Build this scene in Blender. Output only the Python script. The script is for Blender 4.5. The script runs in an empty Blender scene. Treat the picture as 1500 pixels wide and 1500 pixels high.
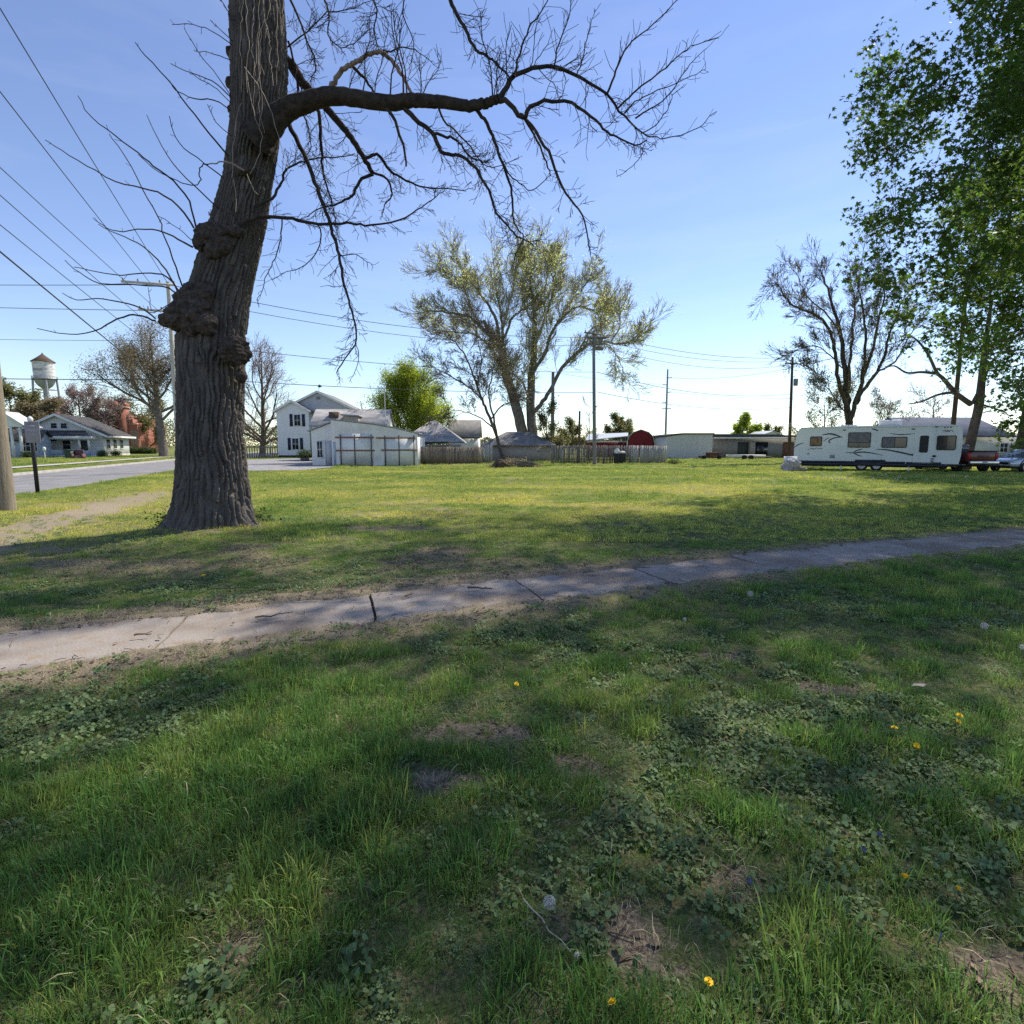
import bpy, math, random
import numpy as np
from mathutils import Vector, Matrix, Quaternion

SC = bpy.context.scene
COL = SC.collection
rad = math.radians

# ------------------------------------------------------------------ camera
FPX = 800.0                       # focal length in pixels of the 1500 px photograph
PITCH = math.atan(98.0 / FPX)
CAMH = 1.7
cam_d = bpy.data.cameras.new('camera')
cam_d.sensor_fit = 'HORIZONTAL'
cam_d.sensor_width = 36.0
cam_d.lens = 36.0 * FPX / 1500.0
cam_d.clip_start = 0.05
cam_d.clip_end = 6000
cam = bpy.data.objects.new('camera', cam_d)
cam.location = (0, 0, CAMH)
cam.rotation_euler = (math.pi / 2 - PITCH, 0, 0)
COL.objects.link(cam)
SC.camera = cam

# ------------------------------------------------------------------ light
SUN_AZ, SUN_EL = rad(46), rad(50)
w = bpy.data.worlds.new('World')
SC.world = w
w.use_nodes = True
nt = w.node_tree
bg = nt.nodes['Background']
sky = nt.nodes.new('ShaderNodeTexSky')
sky.sky_type = 'NISHITA'
sky.sun_disc = False
sky.sun_elevation = SUN_EL
sky.sun_rotation = SUN_AZ
sky.altitude = 200
sky.air_density = 1.0
sky.dust_density = 0.0
sky.ozone_density = 2.6
hs_ = nt.nodes.new('ShaderNodeHueSaturation'); hs_.inputs['Saturation'].default_value = 0.99; hs_.inputs['Hue'].default_value = 0.511
nt.links.new(sky.outputs[0], hs_.inputs['Color']); 
tc_ = nt.nodes.new('ShaderNodeTexCoord'); mp_ = nt.nodes.new('ShaderNodeMapping'); mp_.inputs['Scale'].default_value = (1.2, 1.2, 6.5); mp_.inputs['Rotation'].default_value = (0.12, 0.05, 0.4)
cn_ = nt.nodes.new('ShaderNodeTexNoise'); cn_.inputs['Scale'].default_value = 1.9; cn_.inputs['Detail'].default_value = 7; cn_.inputs['Roughness'].default_value = 0.62; cn_.inputs['Distortion'].default_value = 0.4
cr_ = nt.nodes.new('ShaderNodeMapRange'); cr_.inputs[1].default_value = 0.47; cr_.inputs[2].default_value = 0.80; cr_.inputs[4].default_value = 0.10
cm_ = nt.nodes.new('ShaderNodeMix'); cm_.data_type = 'RGBA'; cm_.inputs['B'].default_value = (6.0, 6.3, 6.8, 1)      # thin high cloud
nt.links.new(tc_.outputs['Generated'], mp_.inputs['Vector']); nt.links.new(mp_.outputs[0], cn_.inputs['Vector']); nt.links.new(cn_.outputs['Fac'], cr_.inputs[0]); nt.links.new(cr_.outputs[0], cm_.inputs['Factor'])
nt.links.new(hs_.outputs[0], cm_.inputs['A']); nt.links.new(cm_.outputs['Result'], bg.inputs[0])
bg.inputs[1].default_value = 0.113
sd = bpy.data.lights.new('sun', 'SUN')
sd.energy = 3.9
sd.angle = rad(0.6)
sd.color = (1.0, 0.93, 0.80)
sun = bpy.data.objects.new('sun', sd)
sdir = Vector((math.sin(SUN_AZ) * math.cos(SUN_EL), math.cos(SUN_AZ) * math.cos(SUN_EL), math.sin(SUN_EL)))
sun.rotation_euler = sdir.to_track_quat('Z', 'Y').to_euler()
sun.location = sdir * 200
COL.objects.link(sun)
SC.view_settings.view_transform = 'Standard'
SC.view_settings.look = 'None'
SC.view_settings.exposure = 0.76
SC.view_settings.gamma = 1.0
try:
    SC.cycles.use_denoising = False
    SC.cycles.max_bounces = 6
    SC.cycles.diffuse_bounces = 3
    SC.cycles.glossy_bounces = 2
    SC.cycles.transmission_bounces = 3
    SC.cycles.transparent_max_bounces = 6
    SC.cycles.caustics_reflective = False
    SC.cycles.caustics_refractive = False
except Exception:
    pass

# ------------------------------------------------------------------ picture -> place
def ray(px, py):
    cx = (px - 750.0) / FPX
    cy = (750.0 - py) / FPX
    return (cx, math.cos(PITCH) + math.sin(PITCH) * cy, -math.sin(PITCH) + math.cos(PITCH) * cy)

def P(px, py, D):
    x, y, z = ray(px, py)
    t = D / y
    return Vector((x * t, D, CAMH + z * t))

def G(px, py):
    x, y, z = ray(px, py)
    t = -CAMH / z
    return Vector((x * t, y * t, 0.0))

def PX(px, D, py=650):
    return P(px, py, D).x

def PZ(py, D):
    return P(750, py, D).z

# ------------------------------------------------------------------ noise (numpy)
def _hash(ix, iy, iz, seed):
    h = (ix.astype(np.int64) * 374761393 + iy.astype(np.int64) * 668265263 + iz.astype(np.int64) * 2147483647 + seed * 974634777) & 0xFFFFFFFF
    h = ((h ^ (h >> 13)) * 1274126177) & 0xFFFFFFFF
    h = (h ^ (h >> 16)) & 0xFFFFFF
    return h / float(0xFFFFFF)

def vnoise(x, y, z=None, seed=0, wrapx=None):
    x = np.asarray(x, float); y = np.asarray(y, float)
    z = np.zeros_like(x) if z is None else np.asarray(z, float)
    ix = np.floor(x); iy = np.floor(y); iz = np.floor(z)
    fx = x - ix; fy = y - iy; fz = z - iz
    fx = fx * fx * (3 - 2 * fx); fy = fy * fy * (3 - 2 * fy); fz = fz * fz * (3 - 2 * fz)
    def h(a, b, c):
        jx = ix + a
        if wrapx:
            jx = np.mod(jx, wrapx)
        return _hash(jx, iy + b, iz + c, seed)
    def lerp(a, b, t):
        return a + (b - a) * t
    r = lerp(lerp(lerp(h(0,0,0), h(1,0,0), fx), lerp(h(0,1,0), h(1,1,0), fx), fy),
             lerp(lerp(h(0,0,1), h(1,0,1), fx), lerp(h(0,1,1), h(1,1,1), fx), fy), fz)
    return r

def fbm(x, y, z=None, seed=0, oct=3):
    s = 0; a = 0.5; t = 0
    for i in range(oct):
        k = 2.03 ** i
        s = s + a * vnoise(np.asarray(x) * k, np.asarray(y) * k, None if z is None else np.asarray(z) * k, seed + i * 17)
        t += a
        a *= 0.5
    return s / t

def sstep(a, b, x):
    t = np.clip((np.asarray(x, float) - a) / (b - a), 0, 1)
    return t * t * (3 - 2 * t)

# ------------------------------------------------------------------ geometry
class Geo:
    def __init__(self):
        self.v = []; self.l = []; self.t = []; self.n = 0
    def add(self, V, F):
        V = np.asarray(V, float).reshape(-1, 3)
        F = np.asarray(F, np.int64)
        self.v.append(V)
        self.l.append((F + self.n).ravel())
        self.t.append(np.full(F.shape[0], F.shape[1], np.int64))
        self.n += len(V)
        return self
    def poly(self, pts):
        return self.add(pts, [list(range(len(pts)))])
    def box(self, x0, x1, y0, y1, z0, z1, M=None):
        V = np.array([(x0,y0,z0),(x1,y0,z0),(x1,y1,z0),(x0,y1,z0),(x0,y0,z1),(x1,y0,z1),(x1,y1,z1),(x0,y1,z1)], float)
        if M is not None:
            V = V @ np.array(M.to_3x3()).T + np.array(M.translation)
        return self.add(V, [(0,3,2,1),(4,5,6,7),(0,1,5,4),(1,2,6,5),(2,3,7,6),(3,0,4,7)])
    def prism(self, pts, d, off):
        """outline pts (list of 3d), extruded by vector d*off"""
        A = np.array(pts, float)
        B = A + np.array(d, float) * off
        n = len(A)
        self.add(A, [list(range(n))])
        self.add(B, [list(range(n))[::-1]])
        i = np.arange(n); j = (i + 1) % n
        self.add(np.vstack([A, B]), np.stack([j, i, i + n, j + n], 1))
        return self
    def tube(self, pts, r, k=6, cap=True):
        Pn = np.array([tuple(p) for p in pts], float)
        n = len(Pn)
        r = np.broadcast_to(np.asarray(r, float), (n,))
        T = np.empty_like(Pn)
        T[1:-1] = Pn[2:] - Pn[:-2]; T[0] = Pn[1] - Pn[0]; T[-1] = Pn[-1] - Pn[-2]
        T /= (np.linalg.norm(T, axis=1)[:, None] + 1e-9)
        ref = np.zeros(3); ref[np.argmin(np.abs(T).mean(0))] = 1
        U = np.cross(T, ref); U /= (np.linalg.norm(U, axis=1)[:, None] + 1e-9)
        W = np.cross(T, U)
        a = np.arange(k) * 2 * math.pi / k
        V = Pn[:, None, :] + r[:, None, None] * (np.cos(a)[None, :, None] * U[:, None, :] + np.sin(a)[None, :, None] * W[:, None, :])
        i = np.arange(n - 1)[:, None] * k
        j = np.arange(k)[None, :]; j2 = (j + 1) % k
        F = np.stack([(i + j), (i + j2), (i + k + j2), (i + k + j)], -1).reshape(-1, 4)
        self.add(V.reshape(-1, 3), F)
        if cap and k > 3:
            self.add(V[0], [list(range(k))[::-1]])
            self.add(V[-1], [list(range(k))])
        return self
    def lathe(self, prof, k=24, c=(0, 0, 0), axis='z'):
        pr = np.array(prof, float)
        a = np.arange(k) * 2 * math.pi / k
        X = pr[:, 0][:, None] * np.cos(a); Y = pr[:, 0][:, None] * np.sin(a)
        Z = np.broadcast_to(pr[:, 1][:, None], X.shape)
        V = np.stack([X, Y, Z], -1).reshape(-1, 3)
        if axis == 'y':
            V = V[:, [0, 2, 1]]
        elif axis == 'x':
            V = V[:, [2, 0, 1]]
        n = len(pr)
        i = np.arange(n - 1)[:, None] * k
        j = np.arange(k)[None, :]; j2 = (j + 1) % k
        F = np.stack([(i + j), (i + j2), (i + k + j2), (i + k + j)], -1).reshape(-1, 4)
        return self.add(V + np.array(c, float), F)
    def mesh(self, name, smooth=False):
        V = np.concatenate(self.v); L = np.concatenate(self.l); T = np.concatenate(self.t)
        me = bpy.data.meshes.new(name)
        me.vertices.add(len(V)); me.vertices.foreach_set('co', V.astype(np.float32).ravel())
        me.loops.add(len(L)); me.loops.foreach_set('vertex_index', L.astype(np.int32))
        me.polygons.add(len(T))
        st = np.concatenate([[0], np.cumsum(T)[:-1]])
        me.polygons.foreach_set('loop_start', st.astype(np.int32))
        if smooth:
            me.polygons.foreach_set('use_smooth', np.ones(len(T), bool))
        me.update(calc_edges=True)
        return me

def obj(name, geo, mat, parent=None, smooth=False, shift=None, bevel=0, link=True):
    if shift is not None:
        geo.v = [v - np.array(tuple(shift), float) for v in geo.v]
    me = geo.mesh(name, smooth)
    o = bpy.data.objects.new(name, me)
    if mat is not None:
        me.materials.append(mat)
    if link:
        COL.objects.link(o)
    if parent is not None:
        o.parent = parent
    if bevel:
        b = o.modifiers.new('bevel', 'BEVEL')
        b.width = bevel; b.segments = 3; b.limit_method = 'ANGLE'
    return o

def tag(o, label=None, cat=None, group=None, kind=None):
    if label: o['label'] = label
    if cat: o['category'] = cat
    if group: o['group'] = group
    if kind: o['kind'] = kind
    return o

def thing(name, label, cat, loc=(0, 0, 0), rz=0, group=None):
    o = bpy.data.objects.new(name, None)
    o.empty_display_size = 0.2
    o.location = loc; o.rotation_euler = (0, 0, rz)
    COL.objects.link(o)
    return tag(o, label, cat, group)

def dup(root, loc, rz, label=None, scale=None):
    r = root.copy(); COL.objects.link(r)
    r.location = loc; r.rotation_euler = (0, 0, rz)
    if scale: r.scale = (scale,) * 3
    if label: r['label'] = label
    for ch in list(root.children):
        c = ch.copy(); COL.objects.link(c); c.parent = r
        for g in list(ch.children):
            d = g.copy(); COL.objects.link(d); d.parent = c
    return r

# ------------------------------------------------------------------ materials
def nodes(name):
    m = bpy.data.materials.new(name)
    m.use_nodes = True
    t = m.node_tree
    return m, t, t.nodes['Principled BSDF']

def mk(name, c1, c2=None, scale=4.0, rough=0.8, bump=0.0, bscale=30.0, stretch=(1, 1, 1), metal=0.0, island=0.0, trans=0.0, detail=4, lo=0.35, hi=0.65, spec=0.3, coat=0.0):
    """procedural: two colours mixed by noise, optional bump, per-island value jitter, translucency"""
    m, t, b = nodes(name)
    N = t.nodes; L = t.links
    tc = N.new('ShaderNodeTexCoord')
    mp = N.new('ShaderNodeMapping'); mp.inputs['Scale'].default_value = stretch
    L.new(tc.outputs['Object'], mp.inputs['Vector'])
    nz = N.new('ShaderNodeTexNoise'); nz.inputs['Scale'].default_value = scale; nz.inputs['Detail'].default_value = detail
    L.new(mp.outputs[0], nz.inputs['Vector'])
    cr = N.new('ShaderNodeMapRange'); cr.inputs[1].default_value = lo; cr.inputs[2].default_value = hi
    L.new(nz.outputs['Fac'], cr.inputs[0])
    mix = N.new('ShaderNodeMix'); mix.data_type = 'RGBA'
    c2 = c2 or tuple(x * 0.8 for x in c1)
    mix.inputs['A'].default_value = (*c1, 1); mix.inputs['B'].default_value = (*c2, 1)
    L.new(cr.outputs[0], mix.inputs['Factor'])
    out = mix.outputs['Result']
    if island:
        ge = N.new('ShaderNodeNewGeometry')
        hv = N.new('ShaderNodeHueSaturation')
        mr = N.new('ShaderNodeMapRange'); mr.inputs[3].default_value = 1 - island; mr.inputs[4].default_value = 1 + island
        L.new(ge.outputs['Random Per Island'], mr.inputs[0])
        L.new(mr.outputs[0], hv.inputs['Value'])
        mh = N.new('ShaderNodeMapRange'); mh.inputs[3].default_value = 0.5 - island * 0.05; mh.inputs[4].default_value = 0.5 + island * 0.05
        L.new(ge.outputs['Random Per Island'], mh.inputs[0])
        L.new(mh.outputs[0], hv.inputs['Hue'])
        L.new(out, hv.inputs['Color'])
        out = hv.outputs[0]
    L.new(out, b.inputs['Base Color'])
    b.inputs['Roughness'].default_value = rough
    b.inputs['Metallic'].default_value = metal
    b.inputs['Specular IOR Level'].default_value = spec
    if coat: b.inputs['Coat Weight'].default_value = coat
    if bump:
        n2 = N.new('ShaderNodeTexNoise'); n2.inputs['Scale'].default_value = bscale; n2.inputs['Detail'].default_value = 5
        L.new(mp.outputs[0], n2.inputs['Vector'])
        bp = N.new('ShaderNodeBump'); bp.inputs['Strength'].default_value = bump; bp.inputs['Distance'].default_value = 0.05
        L.new(n2.outputs['Fac'], bp.inputs['Height'])
        L.new(bp.outputs[0], b.inputs['Normal'])
    if trans:
        tr = N.new('ShaderNodeBsdfTranslucent')
        hs = N.new('ShaderNodeHueSaturation'); hs.inputs['Hue'].default_value = 0.485; hs.inputs['Saturation'].default_value = 1.1; hs.inputs['Value'].default_value = 1.5
        L.new(out, hs.inputs['Color']); L.new(hs.outputs[0], tr.inputs['Color'])
        ms = N.new('ShaderNodeMixShader'); ms.inputs[0].default_value = trans
        L.new(b.outputs[0], ms.inputs[1]); L.new(tr.outputs[0], ms.inputs[2])
        L.new(ms.outputs[0], N['Material Output'].inputs['Surface'])
    return m

def mk_siding(name, c1, c2, pitch=0.15, axis='Z', rough=0.7, depth=0.5, dirt=0.25, wscale=1.2):
    """lap siding or board-and-batten: a saw wave bump plus weather stains"""
    m, t, b = nodes(name)
    N = t.nodes; L = t.links
    tc = N.new('ShaderNodeTexCoord')
    wv = N.new('ShaderNodeTexWave'); wv.wave_type = 'BANDS'; wv.bands_direction = axis
    wv.wave_profile = 'SAW'; wv.inputs['Scale'].default_value = 1.0 / pitch * 0.314
    wv.inputs['Distortion'].default_value = 0.0
    L.new(tc.outputs['Object'], wv.inputs['Vector'])
    nz = N.new('ShaderNodeTexNoise'); nz.inputs['Scale'].default_value = wscale; nz.inputs['Detail'].default_value = 6
    L.new(tc.outputs['Object'], nz.inputs['Vector'])
    mr = N.new('ShaderNodeMapRange'); mr.inputs[1].default_value = 0.45; mr.inputs[2].default_value = 0.75
    L.new(nz.outputs['Fac'], mr.inputs[0])
    mix = N.new('ShaderNodeMix'); mix.data_type = 'RGBA'
    mix.inputs['A'].default_value = (*c1, 1); mix.inputs['B'].default_value = (*c2, 1)
    mu = N.new('ShaderNodeMath'); mu.operation = 'MULTIPLY'; mu.inputs[1].default_value = dirt * 3
    L.new(mr.outputs[0], mu.inputs[0]); L.new(mu.outputs[0], mix.inputs['Factor'])
    L.new(mix.outputs['Result'], b.inputs['Base Color'])
    bp = N.new('ShaderNodeBump'); bp.inputs['Strength'].default_value = depth; bp.inputs['Distance'].default_value = 0.02
    L.new(wv.outputs['Fac'], bp.inputs['Height']); L.new(bp.outputs[0], b.inputs['Normal'])
    b.inputs['Roughness'].default_value = rough
    b.inputs['Specular IOR Level'].default_value = 0.25
    return m

def mk_brick(name, c1, c2, mortar, scale=3.0):
    m, t, b = nodes(name)
    N = t.nodes; L = t.links
    tc = N.new('ShaderNodeTexCoord')
    mp = N.new('ShaderNodeMapping'); mp.inputs['Rotation'].default_value = (math.pi / 2, 0, 0)
    L.new(tc.outputs['Object'], mp.inputs['Vector'])
    bk = N.new('ShaderNodeTexBrick'); bk.inputs['Scale'].default_value = scale
    bk.inputs['Color1'].default_value = (*c1, 1); bk.inputs['Color2'].default_value = (*c2, 1); bk.inputs['Mortar'].default_value = (*mortar, 1)
    bk.inputs['Mortar Size'].default_value = 0.012
    L.new(mp.outputs[0], bk.inputs['Vector'])
    L.new(bk.outputs['Color'], b.inputs['Base Color'])
    b.inputs['Roughness'].default_value = 0.85
    return m

M = {}
M['bark'] = mk('bark', (0.165, 0.145, 0.130), (0.080, 0.070, 0.064), 7, 0.95, 0.8, 40, (1, 1, 0.3), lo=0.3, hi=0.7, spec=0.1)
M['limb_bark'] = mk('limb_bark', (0.075, 0.06, 0.05), (0.036, 0.029, 0.025), 10, 0.95, 0.8, 45, (1, 1, 1), spec=0.1)
M['burl_bark'] = mk('burl_bark', (0.11, 0.088, 0.075), (0.05, 0.04, 0.035), 14, 0.95, 1.0, 30, spec=0.1)
M['dead_bark'] = mk('dead_bark', (0.34, 0.26, 0.2), (0.2, 0.14, 0.11), 6, 0.9, 0.5, 40, spec=0.1)
M['twig'] = mk('twig', (0.06, 0.045, 0.037), (0.035, 0.027, 0.022), 6, 0.9, spec=0.15)
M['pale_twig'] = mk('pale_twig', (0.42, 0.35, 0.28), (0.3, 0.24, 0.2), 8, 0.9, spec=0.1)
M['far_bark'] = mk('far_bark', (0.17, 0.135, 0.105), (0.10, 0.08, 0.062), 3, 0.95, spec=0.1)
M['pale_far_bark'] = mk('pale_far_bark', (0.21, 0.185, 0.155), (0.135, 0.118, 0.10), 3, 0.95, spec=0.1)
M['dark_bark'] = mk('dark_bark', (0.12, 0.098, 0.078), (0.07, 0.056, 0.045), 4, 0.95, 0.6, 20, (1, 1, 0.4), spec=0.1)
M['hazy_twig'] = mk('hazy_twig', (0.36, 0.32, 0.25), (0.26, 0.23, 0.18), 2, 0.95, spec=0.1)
M['far_leaf'] = mk('far_leaf', (0.115, 0.125, 0.065), (0.085, 0.10, 0.05), 0.02, 0.8, island=0.2, trans=0.3)
M['rosy_bark'] = mk('rosy_bark', (0.24, 0.165, 0.15), (0.16, 0.11, 0.10), 3, 0.95, spec=0.1)
M['maple_leaf'] = mk('maple_leaf', (0.080, 0.138, 0.028), (0.054, 0.098, 0.022), 0.6, 0.5, island=0.4, trans=0.58)
M['maple_leaf_far'] = mk('maple_leaf_far', (0.12, 0.19, 0.034), (0.085, 0.14, 0.028), 0.5, 0.55, island=0.4, trans=0.55)
M['spring_leaf'] = mk('spring_leaf', (0.50, 0.55, 0.22), (0.40, 0.45, 0.16), 0.3, 0.6, island=0.3, trans=0.6)
M['fresh_leaf'] = mk('fresh_leaf', (0.30, 0.37, 0.055), (0.21, 0.28, 0.042), 0.6, 0.55, island=0.3, trans=0.55)
M['olive_leaf'] = mk('olive_leaf', (0.19, 0.19, 0.075), (0.13, 0.135, 0.055), 0.4, 0.6, island=0.3, trans=0.5)
M['rosy_bud'] = mk('rosy_bud', (0.34, 0.27, 0.24), (0.25, 0.19, 0.165), 0.6, 0.7, island=0.25, trans=0.3)
M['tan_bud'] = mk('tan_bud', (0.24, 0.20, 0.11), (0.16, 0.13, 0.075), 0.5, 0.7, island=0.25, trans=0.3)
M['hedge_leaf'] = mk('hedge_leaf', (0.075, 0.11, 0.03), (0.045, 0.07, 0.02), 1.2, 0.6, island=0.3, trans=0.3)
M['weed_leaf'] = mk('weed_leaf', (0.075, 0.125, 0.03), (0.05, 0.09, 0.022), 3, 0.55, island=0.3, trans=0.35)
M['pole_wood'] = mk('pole_wood', (0.30, 0.26, 0.20), (0.20, 0.17, 0.13), 7, 0.9, 0.5, 20, (4, 4, 0.25), spec=0.15)
M['grey_pole'] = mk('grey_pole', (0.27, 0.255, 0.235), (0.18, 0.17, 0.155), 6, 0.9, 0.4, 20, (4, 4, 0.25), spec=0.15)
M['pale_pole'] = mk('pale_pole', (0.60, 0.56, 0.48), (0.44, 0.41, 0.36), 6, 0.85, 0.3, 20, (4, 4, 0.2), spec=0.15)
M['brown_pole'] = mk('brown_pole', (0.14, 0.095, 0.065), (0.085, 0.06, 0.045), 6, 0.9, 0.4, 20, (4, 4, 0.25), spec=0.15)
M['steel'] = mk('steel', (0.36, 0.37, 0.38), (0.28, 0.29, 0.30), 3, 0.5, metal=0.3)
M['wire'] = mk('wire', (0.05, 0.05, 0.055), None, 3, 0.6)
M['insulator'] = mk('insulator', (0.35, 0.33, 0.3), None, 3, 0.4)
M['black_metal'] = mk('black_metal', (0.018, 0.018, 0.02), (0.03, 0.03, 0.032), 8, 0.5)
M['grey_metal'] = mk('grey_metal', (0.33, 0.34, 0.36), (0.26, 0.27, 0.29), 5, 0.5, metal=0.2)
M['dark_glass'] = mk('dark_glass', (0.015, 0.018, 0.022), (0.03, 0.034, 0.04), 2, 0.08, spec=0.6)
M['tint_glass'] = mk('tint_glass', (0.035, 0.04, 0.05), (0.06, 0.065, 0.075), 1.5, 0.1, spec=0.6)
M['car_glass'] = mk('car_glass', (0.10, 0.115, 0.125), (0.14, 0.155, 0.165), 1.5, 0.08, spec=0.7)
M['white_paint'] = mk('white_paint', (0.78, 0.78, 0.76), (0.68, 0.68, 0.66), 2, 0.6)
M['white_siding'] = mk_siding('white_siding', (0.74, 0.75, 0.76), (0.60, 0.60, 0.60), 0.2, 'Z', dirt=0.15)
M['grey_siding'] = mk_siding('grey_siding', (0.50, 0.51, 0.54), (0.42, 0.43, 0.45), 0.2, 'Z', dirt=0.15)
M['blue_siding'] = mk_siding('blue_siding', (0.42, 0.50, 0.58), (0.34, 0.40, 0.46), 0.2, 'Z', dirt=0.2)
M['pale_siding'] = mk_siding('pale_siding', (0.68, 0.68, 0.66), (0.56, 0.56, 0.545), 0.2, 'Z', dirt=0.15)
M['batten'] = mk_siding('batten', (0.74, 0.73, 0.72), (0.56, 0.54, 0.52), 0.3, 'X', dirt=0.3, depth=0.7, wscale=0.9)
M['batten_side'] = mk_siding('batten_side', (0.62, 0.66, 0.72), (0.45, 0.44, 0.44), 0.3, 'Y', dirt=0.3, depth=0.7, wscale=0.9)
M['tan_siding'] = mk_siding('tan_siding', (0.42, 0.36, 0.30), (0.34, 0.29, 0.25), 0.25, 'Z', dirt=0.2)
M['beige_siding'] = mk_siding('beige_siding', (0.56, 0.55, 0.49), (0.46, 0.45, 0.41), 0.2, 'Z', dirt=0.2)
M['metal_siding'] = mk_siding('metal_siding', (0.60, 0.61, 0.60), (0.52, 0.53, 0.52), 0.3, 'X', dirt=0.15)
M['dull_siding'] = mk_siding('dull_siding', (0.30, 0.29, 0.27), (0.23, 0.22, 0.21), 0.3, 'X', dirt=0.2)
M['red_siding'] = mk_siding('red_siding', (0.20, 0.022, 0.028), (0.14, 0.018, 0.022), 0.25, 'X', dirt=0.2)
M['shingle'] = mk('shingle', (0.28, 0.27, 0.265), (0.20, 0.195, 0.19), 1.5, 0.95, 0.6, 12, (1, 1, 1), spec=0.1)
M['pale_shingle'] = mk('pale_shingle', (0.42, 0.41, 0.40), (0.27, 0.26, 0.26), 1.1, 0.95, 0.6, 10, (0.6, 1, 3), spec=0.1)
M['dark_shingle'] = mk('dark_shingle', (0.10, 0.098, 0.098), (0.065, 0.063, 0.063), 1.5, 0.95, 0.5, 12, spec=0.1)
M['blue_shingle'] = mk('blue_shingle', (0.115, 0.135, 0.185), (0.085, 0.10, 0.14), 1.5, 0.9, 0.5, 12, spec=0.1)
M['metal_roof'] = mk('metal_roof', (0.50, 0.52, 0.54), (0.42, 0.44, 0.46), 1, 0.5, metal=0.2)
M['dark_trim'] = mk('dark_trim', (0.07, 0.085, 0.075), (0.05, 0.06, 0.055), 3, 0.8)
M['navy_paint'] = mk('navy_paint', (0.02, 0.025, 0.05), (0.03, 0.035, 0.06), 3, 0.6)
M['rust_wood'] = mk('rust_wood', (0.28, 0.135, 0.09), (0.19, 0.095, 0.065), 5, 0.9)
M['dark_wood'] = mk('dark_wood', (0.10, 0.10, 0.115), (0.07, 0.07, 0.08), 5, 0.9)
M['fence_brown'] = mk('fence_brown', (0.29, 0.235, 0.185), (0.19, 0.155, 0.125), 3, 0.95, 0.5, 20, (6, 6, 0.5), island=0.22, spec=0.1)
M['fence_grey'] = mk('fence_grey', (0.33, 0.285, 0.245), (0.20, 0.175, 0.15), 3, 0.95, 0.5, 20, (6, 6, 0.5), island=0.22, spec=0.1)
M['fence_pale'] = mk('fence_pale', (0.48, 0.44, 0.40), (0.36, 0.33, 0.30), 3, 0.9, 0.4, 20, (6, 6, 0.5), island=0.15, spec=0.1)
M['deck_wood'] = mk('deck_wood', (0.25, 0.23, 0.215), (0.16, 0.15, 0.14), 4, 0.95)
M['brick'] = mk_brick('brick', (0.34, 0.115, 0.068), (0.26, 0.085, 0.052), (0.34, 0.24, 0.19), 2.2)
M['dark_brick'] = mk_brick('dark_brick', (0.15, 0.06, 0.05), (0.11, 0.045, 0.04), (0.14, 0.09, 0.08), 2.2)
M['stone_trim'] = mk('stone_trim', (0.52, 0.36, 0.27), (0.42, 0.28, 0.2), 3, 0.9)
M['tower_white'] = mk('tower_white', (0.70, 0.69, 0.68), (0.30, 0.25, 0.23), 0.9, 0.7, 0.2, 4, (1, 1, 3), lo=0.45, hi=0.75)
M['rust_roof'] = mk('rust_roof', (0.13, 0.085, 0.06), (0.08, 0.055, 0.04), 0.8, 0.9)
M['straw'] = mk('straw', (0.40, 0.33, 0.19), (0.27, 0.21, 0.12), 3, 0.95, island=0.35, spec=0.1)
M['stump'] = mk('stump', (0.16, 0.115, 0.085), (0.09, 0.065, 0.05), 6, 0.95, 0.8, 20, spec=0.1)
M['tyre'] = mk('tyre', (0.02, 0.02, 0.021), (0.03, 0.03, 0.03), 10, 0.85)
M['rim_white'] = mk('rim_white', (0.62, 0.60, 0.60), (0.5, 0.48, 0.48), 6, 0.5)
M['chrome'] = mk('chrome', (0.70, 0.70, 0.72), None, 4, 0.2, metal=0.9)
M['trailer_white'] = mk('trailer_white', (0.70, 0.73, 0.73), (0.65, 0.68, 0.68), 0.7, 0.35, coat=0.2)
M['trailer_dark'] = mk('trailer_dark', (0.030, 0.036, 0.055), (0.045, 0.05, 0.07), 2, 0.5)
M['decal'] = mk('decal', (0.04, 0.05, 0.075), (0.06, 0.07, 0.095), 3, 0.45)
M['blind'] = mk('blind', (0.20, 0.19, 0.20), (0.14, 0.13, 0.145), 4, 0.6)
M['orange_blind'] = mk('orange_blind', (0.32, 0.20, 0.10), (0.12, 0.08, 0.06), 6, 0.5)
M['car_red'] = mk('car_red', (0.085, 0.006, 0.01), (0.065, 0.005, 0.008), 2, 0.25, coat=0.6)
M['car_silver'] = mk('car_silver', (0.52, 0.55, 0.60), (0.48, 0.51, 0.56), 2, 0.25, metal=0.35, coat=0.6)
M['car_black'] = mk('car_black', (0.012, 0.013, 0.016), None, 2, 0.25, coat=0.6)
M['red_lens'] = mk('red_lens', (0.35, 0.012, 0.018), None, 3, 0.2)
M['clear_lens'] = mk('clear_lens', (0.65, 0.66, 0.68), None, 3, 0.15)
M['plate'] = mk('plate', (0.6, 0.6, 0.58), None, 3, 0.5)
M['white_plastic'] = mk('white_plastic', (0.75, 0.75, 0.76), (0.66, 0.66, 0.68), 3, 0.5)
M['green_bin'] = mk('green_bin', (0.02, 0.045, 0.03), (0.03, 0.055, 0.04), 3, 0.5)
M['maroon'] = mk('maroon', (0.15, 0.07, 0.08), (0.10, 0.05, 0.06), 3, 0.7)
M['sign_grey'] = mk('sign_grey', (0.30, 0.29, 0.31), (0.22, 0.21, 0.23), 5, 0.6)
M['tarp'] = mk('tarp', (0.42, 0.41, 0.44), (0.26, 0.25, 0.28), 3, 0.7, 0.4, 6)
M['rust_metal'] = mk('rust_metal', (0.16, 0.075, 0.055), (0.10, 0.05, 0.04), 4, 0.8)
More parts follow.
